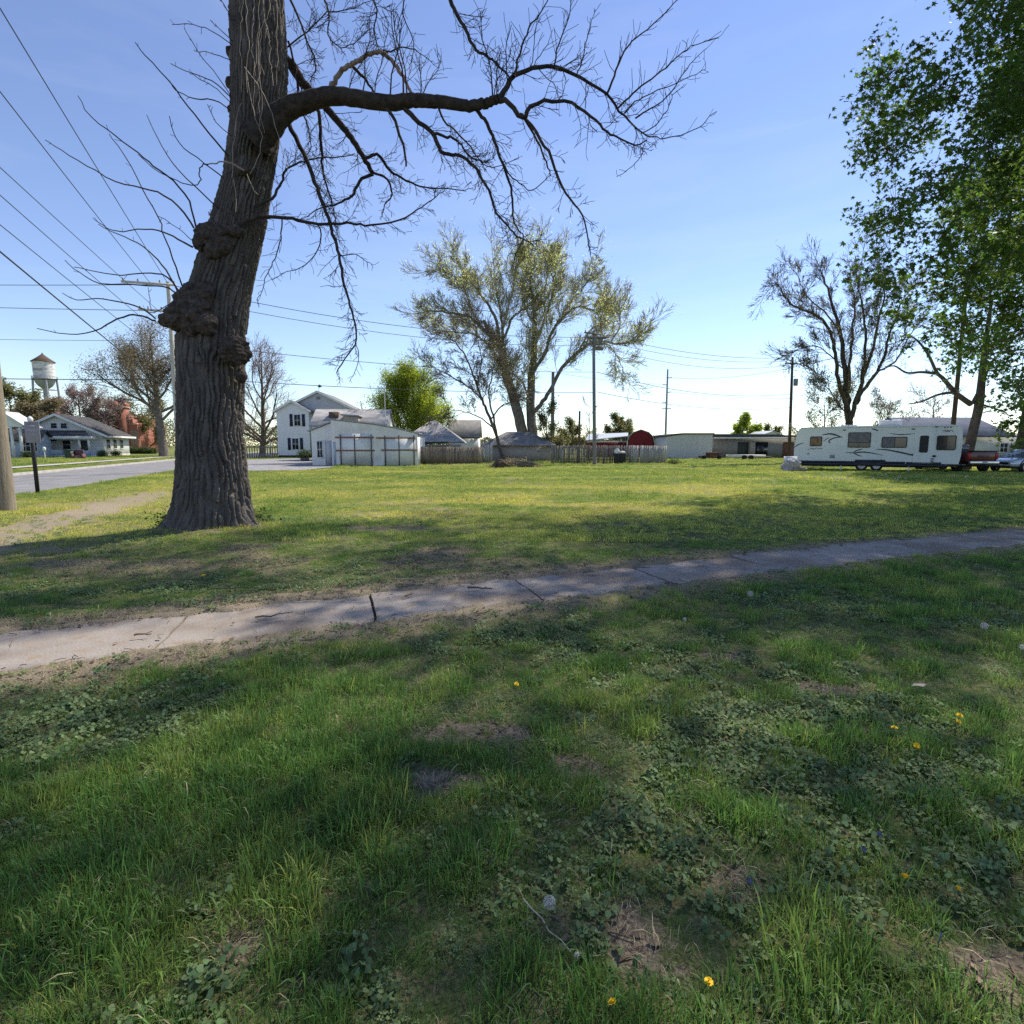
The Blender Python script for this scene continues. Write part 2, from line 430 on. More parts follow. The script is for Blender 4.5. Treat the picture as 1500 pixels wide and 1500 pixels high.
M['stick'] = mk('stick', (0.15, 0.115, 0.09), (0.09, 0.07, 0.055), 12, 0.95)
M['dandelion'] = mk('dandelion', (0.85, 0.58, 0.015), (0.75, 0.45, 0.01), 60, 0.7)
M['seed_fluff'] = mk('seed_fluff', (0.62, 0.62, 0.58), (0.5, 0.5, 0.47), 60, 0.9, trans=0.3)
M['stem_green'] = mk('stem_green', (0.12, 0.17, 0.05), (0.15, 0.12, 0.06), 20, 0.6)
M['violet'] = mk('violet', (0.12, 0.11, 0.42), (0.2, 0.18, 0.5), 50, 0.6)
M['pale_litter'] = mk('pale_litter', (0.36, 0.33, 0.27), (0.25, 0.22, 0.17), 30, 0.8)
# ================================================================== SETTING: ground, sidewalk, street
SU = np.array([0.915, 0.403]); SN = np.array([-0.403, 0.915])        # along / across the old sidewalk
def walk_sn(x, y):
    s = SU[0] * x + SU[1] * (y - 6.2)
    n = SN[0] * x + SN[1] * (y - 6.2) + 0.0036 * s * s - 0.03
    return s, n
RU = np.array([-0.3136, 0.9496]); RN = np.array([0.9496, 0.3136])    # along / across the street
def street_q(x, y):
    return RN[0] * x + RN[1] * y
def street_p(x, y):
    return RU[0] * x + RU[1] * y
DRIVE = [tuple(G(*p))[:2] for p in [(345, 690.5), (440, 689.5), (487, 685), (500, 681.5), (470, 673), (440, 671.5), (345, 674)]]
def in_poly(x, y, poly):
    x = np.asarray(x); y = np.asarray(y)
    c = np.zeros(x.shape, bool)
    n = len(poly)
    for i in range(n):
        x1, y1 = poly[i]; x2, y2 = poly[(i + 1) % n]
        k = ((y1 > y) != (y2 > y)) & (x < (x2 - x1) * (y - y1) / (y2 - y1 + 1e-12) + x1)
        c ^= k
    return c

HW = 0.57
BARE = [(G(640, 1150), 0.30, 0.16), (G(930, 1385), 0.26, 0.22), (G(1085, 1300), 0.22, 0.12),
        (G(840, 1125), 0.28, 0.16), (G(360, 1400), 0.18, 0.10), (G(1455, 1420), 0.26, 0.14), (G(540, 1300), 0.12, 0.08),
        (G(700, 1080), 0.5, 0.2), (G(1060, 965), 0.35, 0.2), (G(180, 1235), 0.12, 0.07), (G(1220, 1010), 0.4, 0.15)]
def f_dirt(x, y):
    s, n = walk_sn(x, y)
    e = np.abs(n) + 0.35 * (fbm(x * 1.6, y * 1.6, seed=3) - 0.5)
    nearw = 1 - sstep(0.62, 1.12 + 0.22 * (1 - sstep(1, 4, s)), e)
    # stronger on the camera side to the left, where the slab has sunk into the soil
    nearw = nearw * (0.65 + 0.45 * (1 - sstep(-2, 4, s)) + 0.1 * (n > 0))
    # worn track beside the street
    ax, ay = -8.6, 6.5
    q = street_q(x, y) - street_q(-10.2, 12.0)
    trk = (1 - sstep(0.35, 1.25, np.abs(q + 0.5 * (fbm(x * .8, y * .8, seed=5) - .5)))) * (1 - sstep(17, 24, y)) * sstep(3.0, 5.5, y)
    # around the old trunk and in the thin turf under it
    d = np.hypot(x + 6.1, (y - 11.0))
    und = 0.7 * (1 - sstep(0.7, 1.3, d + 0.8 * (fbm(x * 2, y * 2, seed=8) - .5)))
    thin = sstep(0.56, 0.72, fbm(x * 0.9, y * 0.9, seed=9)) * (1 - sstep(12, 16, y)) * sstep(6, 8, y) * (1 - sstep(2, 6, x)) * 0.8
    spots = np.zeros_like(np.asarray(x, float))
    for c, rx, ry in BARE:
        e2 = np.hypot((x - c.x) / rx, (y - c.y) / ry) * 1.75 + 2.4 * (fbm(x * 7, y * 7, seed=12) - .5)
        spots = np.maximum(spots, 1 - sstep(0.65, 1.25, e2))
    far = sstep(0.66, 0.75, fbm(x * 0.35, y * 0.35, seed=21)) * sstep(14, 20, y) * 0.5
    return np.clip(np.maximum.reduce([nearw, trk * 0.95, und, thin, spots, far]), 0, 1)

def f_dry(x, y):
    c = G(540, 745)
    band = np.exp(-((y - 15.0 - 0.10 * (x + 3)) / 4.2) ** 2) * (1 - sstep(1.5, 7, x)) * sstep(0.30, 0.62, fbm(x * 0.35, y * 0.55, seed=31))
    lft = np.exp(-((street_q(x, y) - street_q(-10.2, 12.0)) / 2.6) ** 2) * sstep(5, 8, y) * (1 - sstep(24, 32, y)) * 0.8
    gen = sstep(0.52, 0.74, fbm(x * 0.25, y * 0.4, seed=33)) * 0.55 * sstep(9, 16, y)
    nw = (1 - sstep(0.6, 1.3, np.abs(walk_sn(x, y)[1]))) * 0.45
    return np.clip(np.maximum.reduce([band, lft, gen, nw]), 0, 1)

def ground_h(x, y):
    x = np.asarray(x, float); y = np.asarray(y, float)
    near = 1 - sstep(25, 60, np.hypot(x, y))
    z = 0.05 * (fbm(x * 0.45, y * 0.45, seed=41, oct=2) - .5) + 0.030 * (fbm(x * 2.2, y * 2.2, seed=42, oct=3) - .5) * near
    z = z + 0.022 * (vnoise(x * 9, y * 9, seed=43) - .5) * (1 - sstep(10, 18, np.hypot(x, y)))
    s, n = walk_sn(x, y)
    e = np.abs(n) + 0.22 * (fbm(x * 2.1, y * 2.1, seed=44) - .5) + 0.22 * (fbm(x * 6.5, y * 6.5, seed=45, oct=2) - .5)
    e = e + 0.16 * (s < -0.5) * sstep(.45, .7, fbm(x * .9 + 7, y * .9, seed=46)) * (n < 0.2) + 0.05
    k = 1 - sstep(HW - 0.10, HW + 0.04, e)
    k = k * (s > -14) * (s < 40)
    edge = (1 - sstep(HW, HW + 1.2, np.abs(n))) * (1 - k)
    z = z * (1 - edge * 0.7) + edge * 0.034
    z = z * (1 - k) + k * (-0.07)
    # mound round the foot of the old tree
    d = np.hypot(x + 6.1, y - 11.0)
    z = z + 0.16 * np.exp(-(d / 1.15) ** 2)
    q = street_q(x, y)
    st = sstep(-17.25, -17.0, q) * (1 - sstep(-10.5, -10.1, q))
    z = z * (1 - st) + st * (-0.16)
    # gentle rise of the lawn across the street
    z = z + 0.25 * sstep(-17.2, -24, q) * (1 - sstep(0, 1, st))
    return z

def axis(lo, hi, step, far, g=1.13):
    a = list(np.arange(lo, hi + 1e-6, step))
    s = step; v = hi
    while v < far:
        s *= g; v += s; a.append(v)
    s = step; v = lo; b = []
    while v > -far:
        s *= g; v -= s; b.append(v)
    return np.array(b[::-1] + a)

gx = axis(-10, 12, 0.055, 2500); gy = axis(0.6, 13, 0.045, 2500)
X, Y = np.meshgrid(gx, gy)
Z = ground_h(X, Y)
nx, ny = len(gx), len(gy)
i = (np.arange(ny - 1)[:, None] * nx + np.arange(nx - 1)[None, :]).ravel()
g = Geo().add(np.stack([X, Y, Z], -1).reshape(-1, 3), np.stack([i, i + 1, i + nx + 1, i + nx], 1))

m, t, b = nodes('ground')
N = t.nodes; L = t.links
def attr(nm, typ='GEOMETRY'):
    a = N.new('ShaderNodeAttribute'); a.attribute_name = nm; a.attribute_type = typ
    return a
def noise(scale, det=5):
    tc = N.new('ShaderNodeTexCoord'); nz = N.new('ShaderNodeTexNoise')
    nz.inputs['Scale'].default_value = scale; nz.inputs['Detail'].default_value = det
    L.new(tc.outputs['Object'], nz.inputs['Vector']); return nz
def mixc(f, a, b_):
    mx = N.new('ShaderNodeMix'); mx.data_type = 'RGBA'
    for k, v in (('Factor', f), ('A', a), ('B', b_)):
        if isinstance(v, tuple): mx.inputs[k].default_value = (*v, 1)
        elif isinstance(v, float): mx.inputs[k].default_value = v
        else: L.new(v, mx.inputs[k])
    return mx.outputs['Result']
def rng_(src, a, b_):
    mr = N.new('ShaderNodeMapRange'); mr.inputs[1].default_value = a; mr.inputs[2].default_value = b_
    L.new(src, mr.inputs[0]); return mr.outputs[0]
n1 = noise(1.1); n2 = noise(14); n3 = noise(55, 8)
green = mixc(rng_(n1.outputs['Fac'], .35, .65), (0.15, 0.205, 0.04), (0.25, 0.28, 0.055))
green = mixc(rng_(n2.outputs['Fac'], .4, .7), green, (0.08, 0.10, 0.04))
sp = N.new('ShaderNodeSeparateXYZ'); tq = N.new('ShaderNodeTexCoord'); L.new(tq.outputs['Object'], sp.inputs[0])
thatch = mixc(rng_(n3.outputs['Fac'], .38, .62), (0.055, 0.060, 0.030), (0.20, 0.165, 0.095))
thatch = mixc(rng_(n2.outputs['Fac'], .40, .60), thatch, (0.075, 0.105, 0.035))
half = N.new('ShaderNodeMapRange'); half.inputs[1].default_value = 7.0; half.inputs[2].default_value = 14.0; half.inputs[3].default_value = 0.9; half.inputs[4].default_value = 0.15
L.new(sp.outputs['Y'], half.inputs[0])      # thick thatch shows where the turf is long, mown lawn beyond the walk
green = mixc(half.outputs[0], green, thatch)
dryc = mixc(rng_(n2.outputs['Fac'], .35, .65), (0.36, 0.29, 0.13), (0.22, 0.18, 0.09))
soil = mixc(rng_(n3.outputs['Fac'], .35, .65), (0.10, 0.078, 0.058), (0.25, 0.20, 0.145))
soil = mixc(rng_(noise(26, 4).outputs['Fac'], .50, .66), soil, (0.26, 0.215, 0.14))
soil = mixc(rng_(noise(9, 4).outputs['Fac'], .52, .66), soil, (0.085, 0.10, 0.035))
c = mixc(attr('dry').outputs['Fac'], green, dryc)
soil = mixc(attr('dry').outputs['Fac'], soil, mixc(rng_(n3.outputs['Fac'], .35, .65), (0.40, 0.33, 0.235), (0.27, 0.22, 0.155)))
c = mixc(attr('dirt').outputs['Fac'], c, soil)
L.new(c, b.inputs['Base Color'])
b.inputs['Roughness'].default_value = 0.95; b.inputs['Specular IOR Level'].default_value = 0.1
bp = N.new('ShaderNodeBump'); bp.inputs['Strength'].default_value = 0.9; bp.inputs['Distance'].default_value = 0.03
L.new(n3.outputs['Fac'], bp.inputs['Height']); L.new(bp.outputs[0], b.inputs['Normal'])
ground = obj('ground', g, m, smooth=True)
tag(ground, kind='structure')
for nm, fn in (('dirt', f_dirt), ('dry', f_dry)):
    a = ground.data.attributes.new(nm, 'FLOAT', 'POINT')
    v = fn(X, Y).ravel()
    if nm == 'dry':
        v = v
    a.data.foreach_set('value', v.astype(np.float32))

# sidewalk: separate slabs that have settled at slightly different tilts
g = Geo()
rs = np.random.RandomState(5)
for k in range(-7, 18):
    s0 = 0.22 + 1.8 * k; s1 = s0 + 1.8 - rs.uniform(0.020, 0.034)
    ns, nn = 26, 18
    S, T = np.meshgrid(np.linspace(s0, s1, ns), np.linspace(-HW, HW, nn))
    skew = 0.12 * T
    ed = 0.03 * (vnoise(S * 5, T * 5, seed=51) - .5)
    S2 = S + skew + ed * (np.abs(S - (s0 + s1) / 2) > 0.8)
    T2 = T + ed * 2 * (np.abs(T) > HW - .1)
    cx = T2 - 0.0036 * S2 * S2 + 0.03
    Xs = SU[0] * S2 + SN[0] * cx; Ys = 6.2 + SU[1] * S2 + SN[1] * cx
    tl = rs.uniform(-.004, .004); tn = rs.uniform(-.024, .024); dz = rs.uniform(-.004, .006)
    Zs = 0.012 + dz + tl * (S - (s0 + s1) / 2) + tn * T + 0.006 * (fbm(Xs * 3, Ys * 3, seed=52) - .5)
    V = np.stack([Xs, Ys, Zs], -1).reshape(-1, 3)
    i = (np.arange(nn - 1)[:, None] * ns + np.arange(ns - 1)[None, :]).ravel()
    g.add(V, np.stack([i, i + 1, i + ns + 1, i + ns], 1))
    ring = list(range(ns)) + [r * ns + ns - 1 for r in range(1, nn)] + [(nn - 1) * ns + q for q in range(ns - 2, -1, -1)] + [r * ns for r in range(nn - 2, 0, -1)]
    A = V[ring]; B = A - np.array([0, 0, .12]); q = np.arange(len(ring)); q2 = (q + 1) % len(ring)
    g.add(np.vstack([A, B]), np.stack([q, q + len(ring), q2 + len(ring), q2], 1))
m, t, b = nodes('old_concrete')
N = t.nodes; L = t.links
n1 = noise(1.3, 6); n2 = noise(60, 4); n3 = noise(7, 8)
c = mixc(rng_(n1.outputs['Fac'], .3, .7), (0.35, 0.312, 0.275), (0.245, 0.215, 0.19))
c = mixc(rng_(n2.outputs['Fac'], .48, .66), c, (0.26, 0.215, 0.175))
c = mixc(rng_(n3.outputs['Fac'], .54, .68), c, (0.27, 0.205, 0.145))
c = mixc(rng_(noise(0.8, 8).outputs['Fac'], .47, .58), c, (0.20, 0.16, 0.125))
c = mixc(rng_(noise(180, 2).outputs['Fac'], .60, .72), c, (0.46, 0.43, 0.40))
L.new(c, b.inputs['Base Color']); b.inputs['Roughness'].default_value = 0.92; b.inputs['Specular IOR Level'].default_value = 0.15
bp = N.new('ShaderNodeBump'); bp.inputs['Strength'].default_value = 0.6; bp.inputs['Distance'].default_value = 0.01
L.new(n2.outputs['Fac'], bp.inputs['Height']); L.new(bp.outputs[0], b.inputs['Normal'])
tag(obj('sidewalk', g, m, smooth=False), kind='structure')

# street, its far kerb, the gravel drive by the white house
def band(q0, q1, p0, p1, z, n=60):
    p = np.linspace(p0, p1, n)
    A = RN[None, :] * q0 + RU[None, :] * p[:, None]; B = RN[None, :] * q1 + RU[None, :] * p[:, None]
    V = np.vstack([np.c_[A, np.full(n, z)], np.c_[B, np.full(n, z)]])
    i = np.arange(n - 1)
    return V, np.stack([i, i + n, i + n + 1, i + 1], 1)
M['asphalt'] = mk('asphalt', (0.27, 0.26, 0.26), (0.20, 0.195, 0.195), 0.7, 0.9, 0.5, 60, spec=0.2)
M['kerb'] = mk('kerb', (0.50, 0.47, 0.43), (0.38, 0.36, 0.33), 2, 0.9)
M['gravel'] = mk('gravel', (0.36, 0.35, 0.35), (0.22, 0.21, 0.21), 2.2, 0.95, 0.9, 25, spec=0.1)
tag(obj('street', Geo().add(*band(-17.05, -10.15, -40, 260, -0.02)), M['asphalt']), kind='structure')
p = np.linspace(-40, 260, 80)
g = Geo()
for q0, q1, z0, z1 in ((-17.2, -17.02, 0.12, 0.12),):
    V, F = band(q0, q1, -40, 260, z0); g.add(V, F)
    V2 = V.copy(); V3 = V.copy(); n_ = len(V) // 2
    W = np.vstack([V[n_:], V[n_:] - np.array([0, 0, .2])]); i = np.arange(n_ - 1)
    g.add(W, np.stack([i + 1, i, i + n_, i + n_ + 1], 1))
tag(obj('kerb', g, M['kerb']), kind='structure')
V, F = band(-21.6, -20.3, -40, 110, 0.17)
tag(obj('pavement', Geo().add(V, F), M['kerb']), kind='structure')
tag(obj('gravel_drive', Geo().poly([(x, y, 0.035) for x, y in DRIVE]), M['gravel']), kind='structure')

# ================================================================== GRASS
def blades(n, R, h0, h1, w, lean, seed, segs=3, flat=0.0):
    r = np.random.RandomState(seed)
    g = Geo()
    for _ in range(n):
        a = r.uniform(0, 2 * math.pi); q = R * math.sqrt(r.uniform())
        bx, by = q * math.cos(a), q * math.sin(a)
        h = r.uniform(h0, h1); yaw = r.uniform(0, 2 * math.pi)
        la = a + r.normal(0, 0.9)
        le = abs(r.normal(0, lean)) + flat
        le = min(le, 1.45)
        ww = w * r.uniform(0.7, 1.3)
        side = np.array([math.cos(yaw), math.sin(yaw), 0])
        pts = []
        p = np.array([bx, by, -0.006]); ang = le * 0.25
        for k in range(segs + 1):
            pts.append(p.copy())
            dirv = np.array([math.sin(ang) * math.cos(la), math.sin(ang) * math.sin(la), math.cos(ang)])
            p = p + dirv * h / segs
            ang += le * 0.95 / segs * 1.6
            ang = min(ang, 2.2)
        V = []
        for k in range(segs):
            wk = ww * (1 - 0.25 * k / segs) * (0.75 if k == 0 else 1)
            V += [pts[k] - side * wk / 2, pts[k] + side * wk / 2]
        V.append(pts[segs])
        F = [(2 * k, 2 * k + 1, 2 * k + 3, 2 * k + 2) for k in range(segs - 1)]
        V = np.array(V)
        base = g.n
        g.add(V, F) if F else None
        g.l.append(np.array([base + 2 * segs - 2, base + 2 * segs - 1, base + 2 * segs])); g.t.append(np.array([3]))
    return g

def leafy(n, R, h0, h1, size, seed, kind='clover'):
    r = np.random.RandomState(seed)
    g = Geo()
    for _ in range(n):
        a = r.uniform(0, 2 * math.pi); q = R * math.sqrt(r.uniform())
        c = np.array([q * math.cos(a), q * math.sin(a), r.uniform(h0, h1)])
        nrm = np.array([r.normal(0, .45), r.normal(0, .45), 1]); nrm /= np.linalg.norm(nrm)
        u = np.cross(nrm, [math.cos(a), math.sin(a), 0.1]); u /= np.linalg.norm(u); v = np.cross(nrm, u)
        s = size * r.uniform(.6, 1.25)
        if kind == 'clover':
            for j in range(3):
                t0 = j * 2.094 + r.uniform(-.2, .2)
                pts = []
                for rr, da in ((0.05, 0), (.7, -.42), (1.0, -.2), (.93, 0), (1.0, .2), (.7, .42)):
                    pts.append(c + s * rr * (math.cos(t0 + da) * u + math.sin(t0 + da) * v) - nrm * s * .12 * (1 - abs(da)))
                g.poly(pts)
        else:                                     # round, scalloped creeping leaf
            pts = []
            for j in range(8):
                t0 = j * 2 * math.pi / 8 + .39
                rr = 1.0 if j not in (3,) else 0.55
                pts.append(c + s * rr * (math.cos(t0) * u + math.sin(t0) * v) + nrm * s * 0.18 * math.cos(2 * t0))
            g.poly(pts)
    return g

def grass_mat(name, green, green2, dry, rough=0.5, trans=0.4, spec=0.35):
    m, t, b = nodes(name)
    global N, L
    N = t.nodes; L = t.links
    oi = N.new('ShaderNodeObjectInfo'); ge = N.new('ShaderNodeNewGeometry')
    c = mixc(oi.outputs['Random'], green, green2)
    c = mixc(attr('tint', 'INSTANCER').outputs['Fac'], c, dry)
    hv = N.new('ShaderNodeHueSaturation')
    mr = N.new('ShaderNodeMapRange'); mr.inputs[3].default_value = 0.62; mr.inputs[4].default_value = 1.4
    L.new(ge.outputs['Random Per Island'], mr.inputs[0]); L.new(mr.outputs[0], hv.inputs['Value'])
    mh = N.new('ShaderNodeMapRange'); mh.inputs[3].default_value = 0.485; mh.inputs[4].default_value = 0.515
    L.new(ge.outputs['Random Per Island'], mh.inputs[0]); L.new(mh.outputs[0], hv.inputs['Hue'])
    L.new(c, hv.inputs['Color'])
    L.new(hv.outputs[0], b.inputs['Base Color'])
    b.inputs['Roughness'].default_value = rough; b.inputs['Specular IOR Level'].default_value = spec
    tr = N.new('ShaderNodeBsdfTranslucent')
    hs = N.new('ShaderNodeHueSaturation'); hs.inputs['Hue'].default_value = 0.488; hs.inputs['Value'].default_value = 1.5
    L.new(hv.outputs[0], hs.inputs['Color']); L.new(hs.outputs[0], tr.inputs['Color'])
    ms = N.new('ShaderNodeMixShader'); ms.inputs[0].default_value = trans
    L.new(b.outputs[0], ms.inputs[1]); L.new(tr.outputs[0], ms.inputs[2])
    L.new(ms.outputs[0], N['Material Output'].inputs['Surface'])
    return m
M['grass'] = grass_mat('grass', (0.095, 0.198, 0.046), (0.140, 0.250, 0.052), (0.56, 0.54, 0.13))
M['dry_blade'] = grass_mat('dry_blade', (0.46, 0.39, 0.23), (0.34, 0.28, 0.17), (0.5, 0.44, 0.26), 0.8, 0.2, 0.1)
M['clover'] = grass_mat('clover', (0.160, 0.230, 0.092), (0.120, 0.182, 0.074), (0.28, 0.30, 0.11), 0.6, 0.35, 0.25)

def scatter(name, pts, rot, scl, idx, tint, sources, label, cat):
    coll = bpy.data.collections.new(name + '_sources')
    for k, (gg, mm) in enumerate(sources):
        o = bpy.data.objects.new('tuft_%02d' % k, gg.mesh('tuft_%02d' % k)); o.data.materials.append(mm)
        coll.objects.link(o)
    me = bpy.data.meshes.new(name)
    me.vertices.add(len(pts)); me.vertices.foreach_set('co', pts.astype(np.float32).ravel())
    for nm, ty, key, arr in (('rot', 'FLOAT_VECTOR', 'vector', rot), ('scl', 'FLOAT_VECTOR', 'vector', scl), ('idx', 'INT', 'value', idx), ('tint', 'FLOAT', 'value', tint)):
        a = me.attributes.new(nm, ty, 'POINT')
        a.data.foreach_set(key, np.ascontiguousarray(arr, dtype=np.int32 if ty == 'INT' else np.float32).ravel())
    o = bpy.data.objects.new(name, me); COL.objects.link(o)
    ng = bpy.data.node_groups.new(name, 'GeometryNodeTree')
    ng.interface.new_socket('Geometry', in_out='INPUT', socket_type='NodeSocketGeometry')
    ng.interface.new_socket('Geometry', in_out='OUTPUT', socket_type='NodeSocketGeometry')
    n = ng.nodes; l = ng.links
    gi = n.new('NodeGroupInput'); go = n.new('NodeGroupOutput')
    ip = n.new('GeometryNodeInstanceOnPoints')
    ci = n.new('GeometryNodeCollectionInfo'); ci.inputs['Collection'].default_value = coll
    ci.inputs['Separate Children'].default_value = True; ci.inputs['Reset Children'].default_value = True
    def na(nm, ty):
        a = n.new('GeometryNodeInputNamedAttribute'); a.data_type = ty; a.inputs[0].default_value = nm
        return [s for s in a.outputs if s.enabled][0]
    l.new(gi.outputs[0], ip.inputs['Points']); l.new(ci.outputs[0], ip.inputs['Instance'])
    ip.inputs['Pick Instance'].default_value = True
    l.new(na('idx', 'INT'), ip.inputs['Instance Index'])
    l.new(na('rot', 'FLOAT_VECTOR'), ip.inputs['Rotation']); l.new(na('scl', 'FLOAT_VECTOR'), ip.inputs['Scale'])
    l.new(ip.outputs[0], go.inputs[0])
    md = o.modifiers.new('scatter', 'NODES'); md.node_group = ng
    tag(o, label, cat, kind='stuff')
    return o

rs = np.random.RandomState(11)
def cand(d0, d1, dens):
    """random points in the ground that the camera could see, d0..d1 metres out, dens per square metre"""
    k = 0.94 * 1.16
    area = k * (d1 ** 2 - d0 ** 2) + 5.6 * (d1 - d0)
    n = int(area * dens)
    d = np.sqrt(rs.uniform(d0 ** 2, d1 ** 2, n))
    x = rs.uniform(-1, 1, n) * (d * k + 2.8)
    return x, d
def allowed(x, y):
    s, n = walk_sn(x, y)
    e = np.abs(n) + 0.22 * (fbm(x * 2.1, y * 2.1, seed=44) - .5)
    ok = e > HW + 0.02
    q = street_q(x, y)
    ok &= ~((q > -17.3) & (q < -10.2 + 0.25 * (vnoise(x * 2, y * 2, seed=4) - .5)))
    ok &= ~((q > -21.7) & (q < -20.2) & (street_p(x, y) < 110))
    ok &= ~in_poly(x, y, DRIVE)
    ok &= np.hypot(x + 6.12, y - 11.05) > 0.68
    return ok
def lush(x, y):
    a = fbm(x * 0.75, y * 0.75, seed=61, oct=3)
    b = fbm(x * 3.0, y * 3.0, seed=62, oct=2)
    bias = 0.12 * (1 - sstep(-1.8, 0.5, x)) * (1 - sstep(3.6, 4.6, y - 0.42 * x))
    c = fbm(x * 5.5, y * 5.5, seed=68, oct=2)
    return a * 0.42 + b * 0.28 + c * 0.30 + bias

PT = []
def push(x, y, ty, sc, tint, tilt=0.12):
    n = len(x)
    if n == 0: return
    z = ground_h(x, y)
    rot = np.stack([rs.normal(0, tilt, n), rs.normal(0, tilt, n), rs.uniform(0, 6.283, n)], 1)
    sc = np.asarray(sc)
    S = np.stack([sc, sc, sc * rs.uniform(.8, 1.25, n)], 1)
    PT.append((np.stack([x, y, z], 1), rot, S, np.asarray(ty), np.clip(tint, 0, 1)))

# near turf
for d0, d1, dens in ((1.0, 3.0, 520), (3.0, 5.5, 360), (5.5, 9.5, 240)):
    x, y = cand(d0, d1, dens)
    ok = allowed(x, y); x, y = x[ok], y[ok]
    dirt = f_dirt(x, y); lu = lush(x, y); dry = f_dry(x, y)
    beyond = walk_sn(x, y)[1] > 0
    keep = rs.uniform(size=len(x)) > np.clip(dirt * 1.05, 0, 0.93)
    keep &= (rs.uniform(size=len(x)) < 0.45 + 0.55 * sstep(0.43, 0.53, lu))
    x, y, lu, dry, beyond, dirt = x[keep], y[keep], lu[keep], dry[keep], beyond[keep], dirt[keep]
    tall = sstep(0.48, 0.60, lu)
    n = len(x)
    ty = np.where(rs.uniform(size=n) < tall, rs.randint(0, 3, n), rs.randint(3, 6, n))
    ty = np.where(beyond & (rs.uniform(size=n) < .75), rs.randint(3, 6, n), ty)
    sc = (0.35 + 0.62 * fbm(x * 4, y * 4, seed=64) + 0.45 * tall) * rs.uniform(.75, 1.25, n) * (1 - 0.35 * dirt) * np.where(beyond, 0.8, 1.0)
    push(x, y, ty, sc, 0.12 * sstep(.48, .68, fbm(x * 1.7, y * 1.7, seed=67)) + dry * 0.55 * rs.uniform(0.3, 1.3, n) + np.where(rs.uniform(size=n) < .03, .5, 0))
    # dead straw lying in the thin places
    x, y = cand(d0, d1, dens * 0.30)
    ok = allowed(x, y) | (rs.uniform(size=len(x)) < 0.06); x, y = x[ok], y[ok]
    keep = rs.uniform(size=len(x)) < 0.12 + 0.85 * sstep(.2, .7, f_dirt(x, y)) * sstep(.30, .5, fbm(x * 2, y * 2, seed=71)) + .4 * f_dry(x, y)
    keep &= np.abs(walk_sn(x, y)[1]) > HW * .9
    x, y = x[keep], y[keep]; n = len(x)
    push(x, y, rs.randint(6, 8, n), rs.uniform(.7, 1.2, n), rs.uniform(0, .6, n))
# middle and far lawn
for d0, d1, dens in ((9.5, 15, 150), (15, 24, 100), (24, 40, 46), (40, 75, 8)):
    x, y = cand(d0, d1, dens)
    ok = allowed(x, y); x, y = x[ok], y[ok]
    dirt = f_dirt(x, y); dry = f_dry(x, y)
    keep = rs.uniform(size=len(x)) > np.clip(dirt * 1.02, 0, 0.95)
    keep &= rs.uniform(size=len(x)) < 0.35 + 0.65 * sstep(.38, .55, fbm(x * 1.1, y * 1.1, seed=63))
    x, y, dry, dirt = x[keep], y[keep], dry[keep], dirt[keep]; n = len(x)
    dm = (d0 + d1) / 2
    ty = rs.randint(8, 11, n) if dm > 20 else np.where(rs.uniform(size=n) < .5, rs.randint(3, 6, n), rs.randint(8, 11, n))
    big = sstep(.55, .72, fbm(x * .6, y * .6, seed=65))
    sc = rs.uniform(.7, 1.25, n) * (0.75 + 0.5 * big) * (1.0 if dm < 20 else 1.0 + (dm - 20) / 45)
    patch = sstep(.42, .66, fbm(x * .3, y * .45, seed=66))
    push(x, y, ty, sc, 0.22 + rs.normal(0, .16, n) + dry * 0.75 * rs.uniform(.4, 1.2, n) + 0.25 * patch)
pts = [np.concatenate([q[k] for q in PT]) for k in range(5)]
src = [(blades(34, .055, .035, .09, .0030, .75, 1), M['grass']), (blades(32, .05, .03, .085, .0028, .95, 2), M['grass']), (blades(26, .065, .04, .115, .0036, 1.05, 3), M['grass']),
       (blades(38, .07, .02, .055, .0028, .7, 4), M['grass']), (blades(36, .07, .025, .065, .0028, .9, 5), M['grass']), (blades(34, .08, .02, .05, .003, 1.0, 6), M['grass']),
       (blades(12, .07, .05, .11, .0028, .4, 7, flat=1.0), M['dry_blade']), (blades(10, .08, .04, .13, .003, .4, 8, flat=1.1), M['dry_blade']),
       (blades(40, .13, .03, .075, .009, .7, 9, segs=2), M['grass']), (blades(40, .14, .03, .065, .010, .9, 10, segs=2), M['grass']), (blades(36, .13, .04, .10, .009, .8, 12, segs=2), M['grass'])]
scatter('grass', pts[0], pts[1], pts[2], pts[3], pts[4], src, 'uneven green spring grass covering the vacant lot', 'grass')
print('grass tufts', len(pts[0]))

# creeping ground cover between the tufts: clover and round-leaved weeds
PT = []
for d0, d1, dens in ((1.0, 3.5, 330), (3.5, 6.5, 230), (6.5, 13, 95)):
    x, y = cand(d0, d1, dens)
    ok = allowed(x, y); x, y = x[ok], y[ok]
    lu = lush(x, y); dirt = f_dirt(x, y); cl = fbm(x * 1.3, y * 1.3, seed=81)
    keep = rs.uniform(size=len(x)) < (1 - sstep(.46, .60, lu)) * (0.45 + 0.55 * sstep(.36, .5, cl)) + 0.10
    keep &= rs.uniform(size=len(x)) > dirt * 0.75
    x, y = x[keep], y[keep]; n = len(x)
    kind = fbm(x * .9, y * .9, seed=82) + rs.normal(0, .06, n)
    ty = np.where(kind > .5, rs.randint(0, 2, n), rs.randint(2, 4, n))
    push(x, y, ty, rs.uniform(.55, 1.1, n), rs.uniform(0, .5, n) ** 2, .1)
pts = [np.concatenate([q[k] for q in PT]) for k in range(5)]
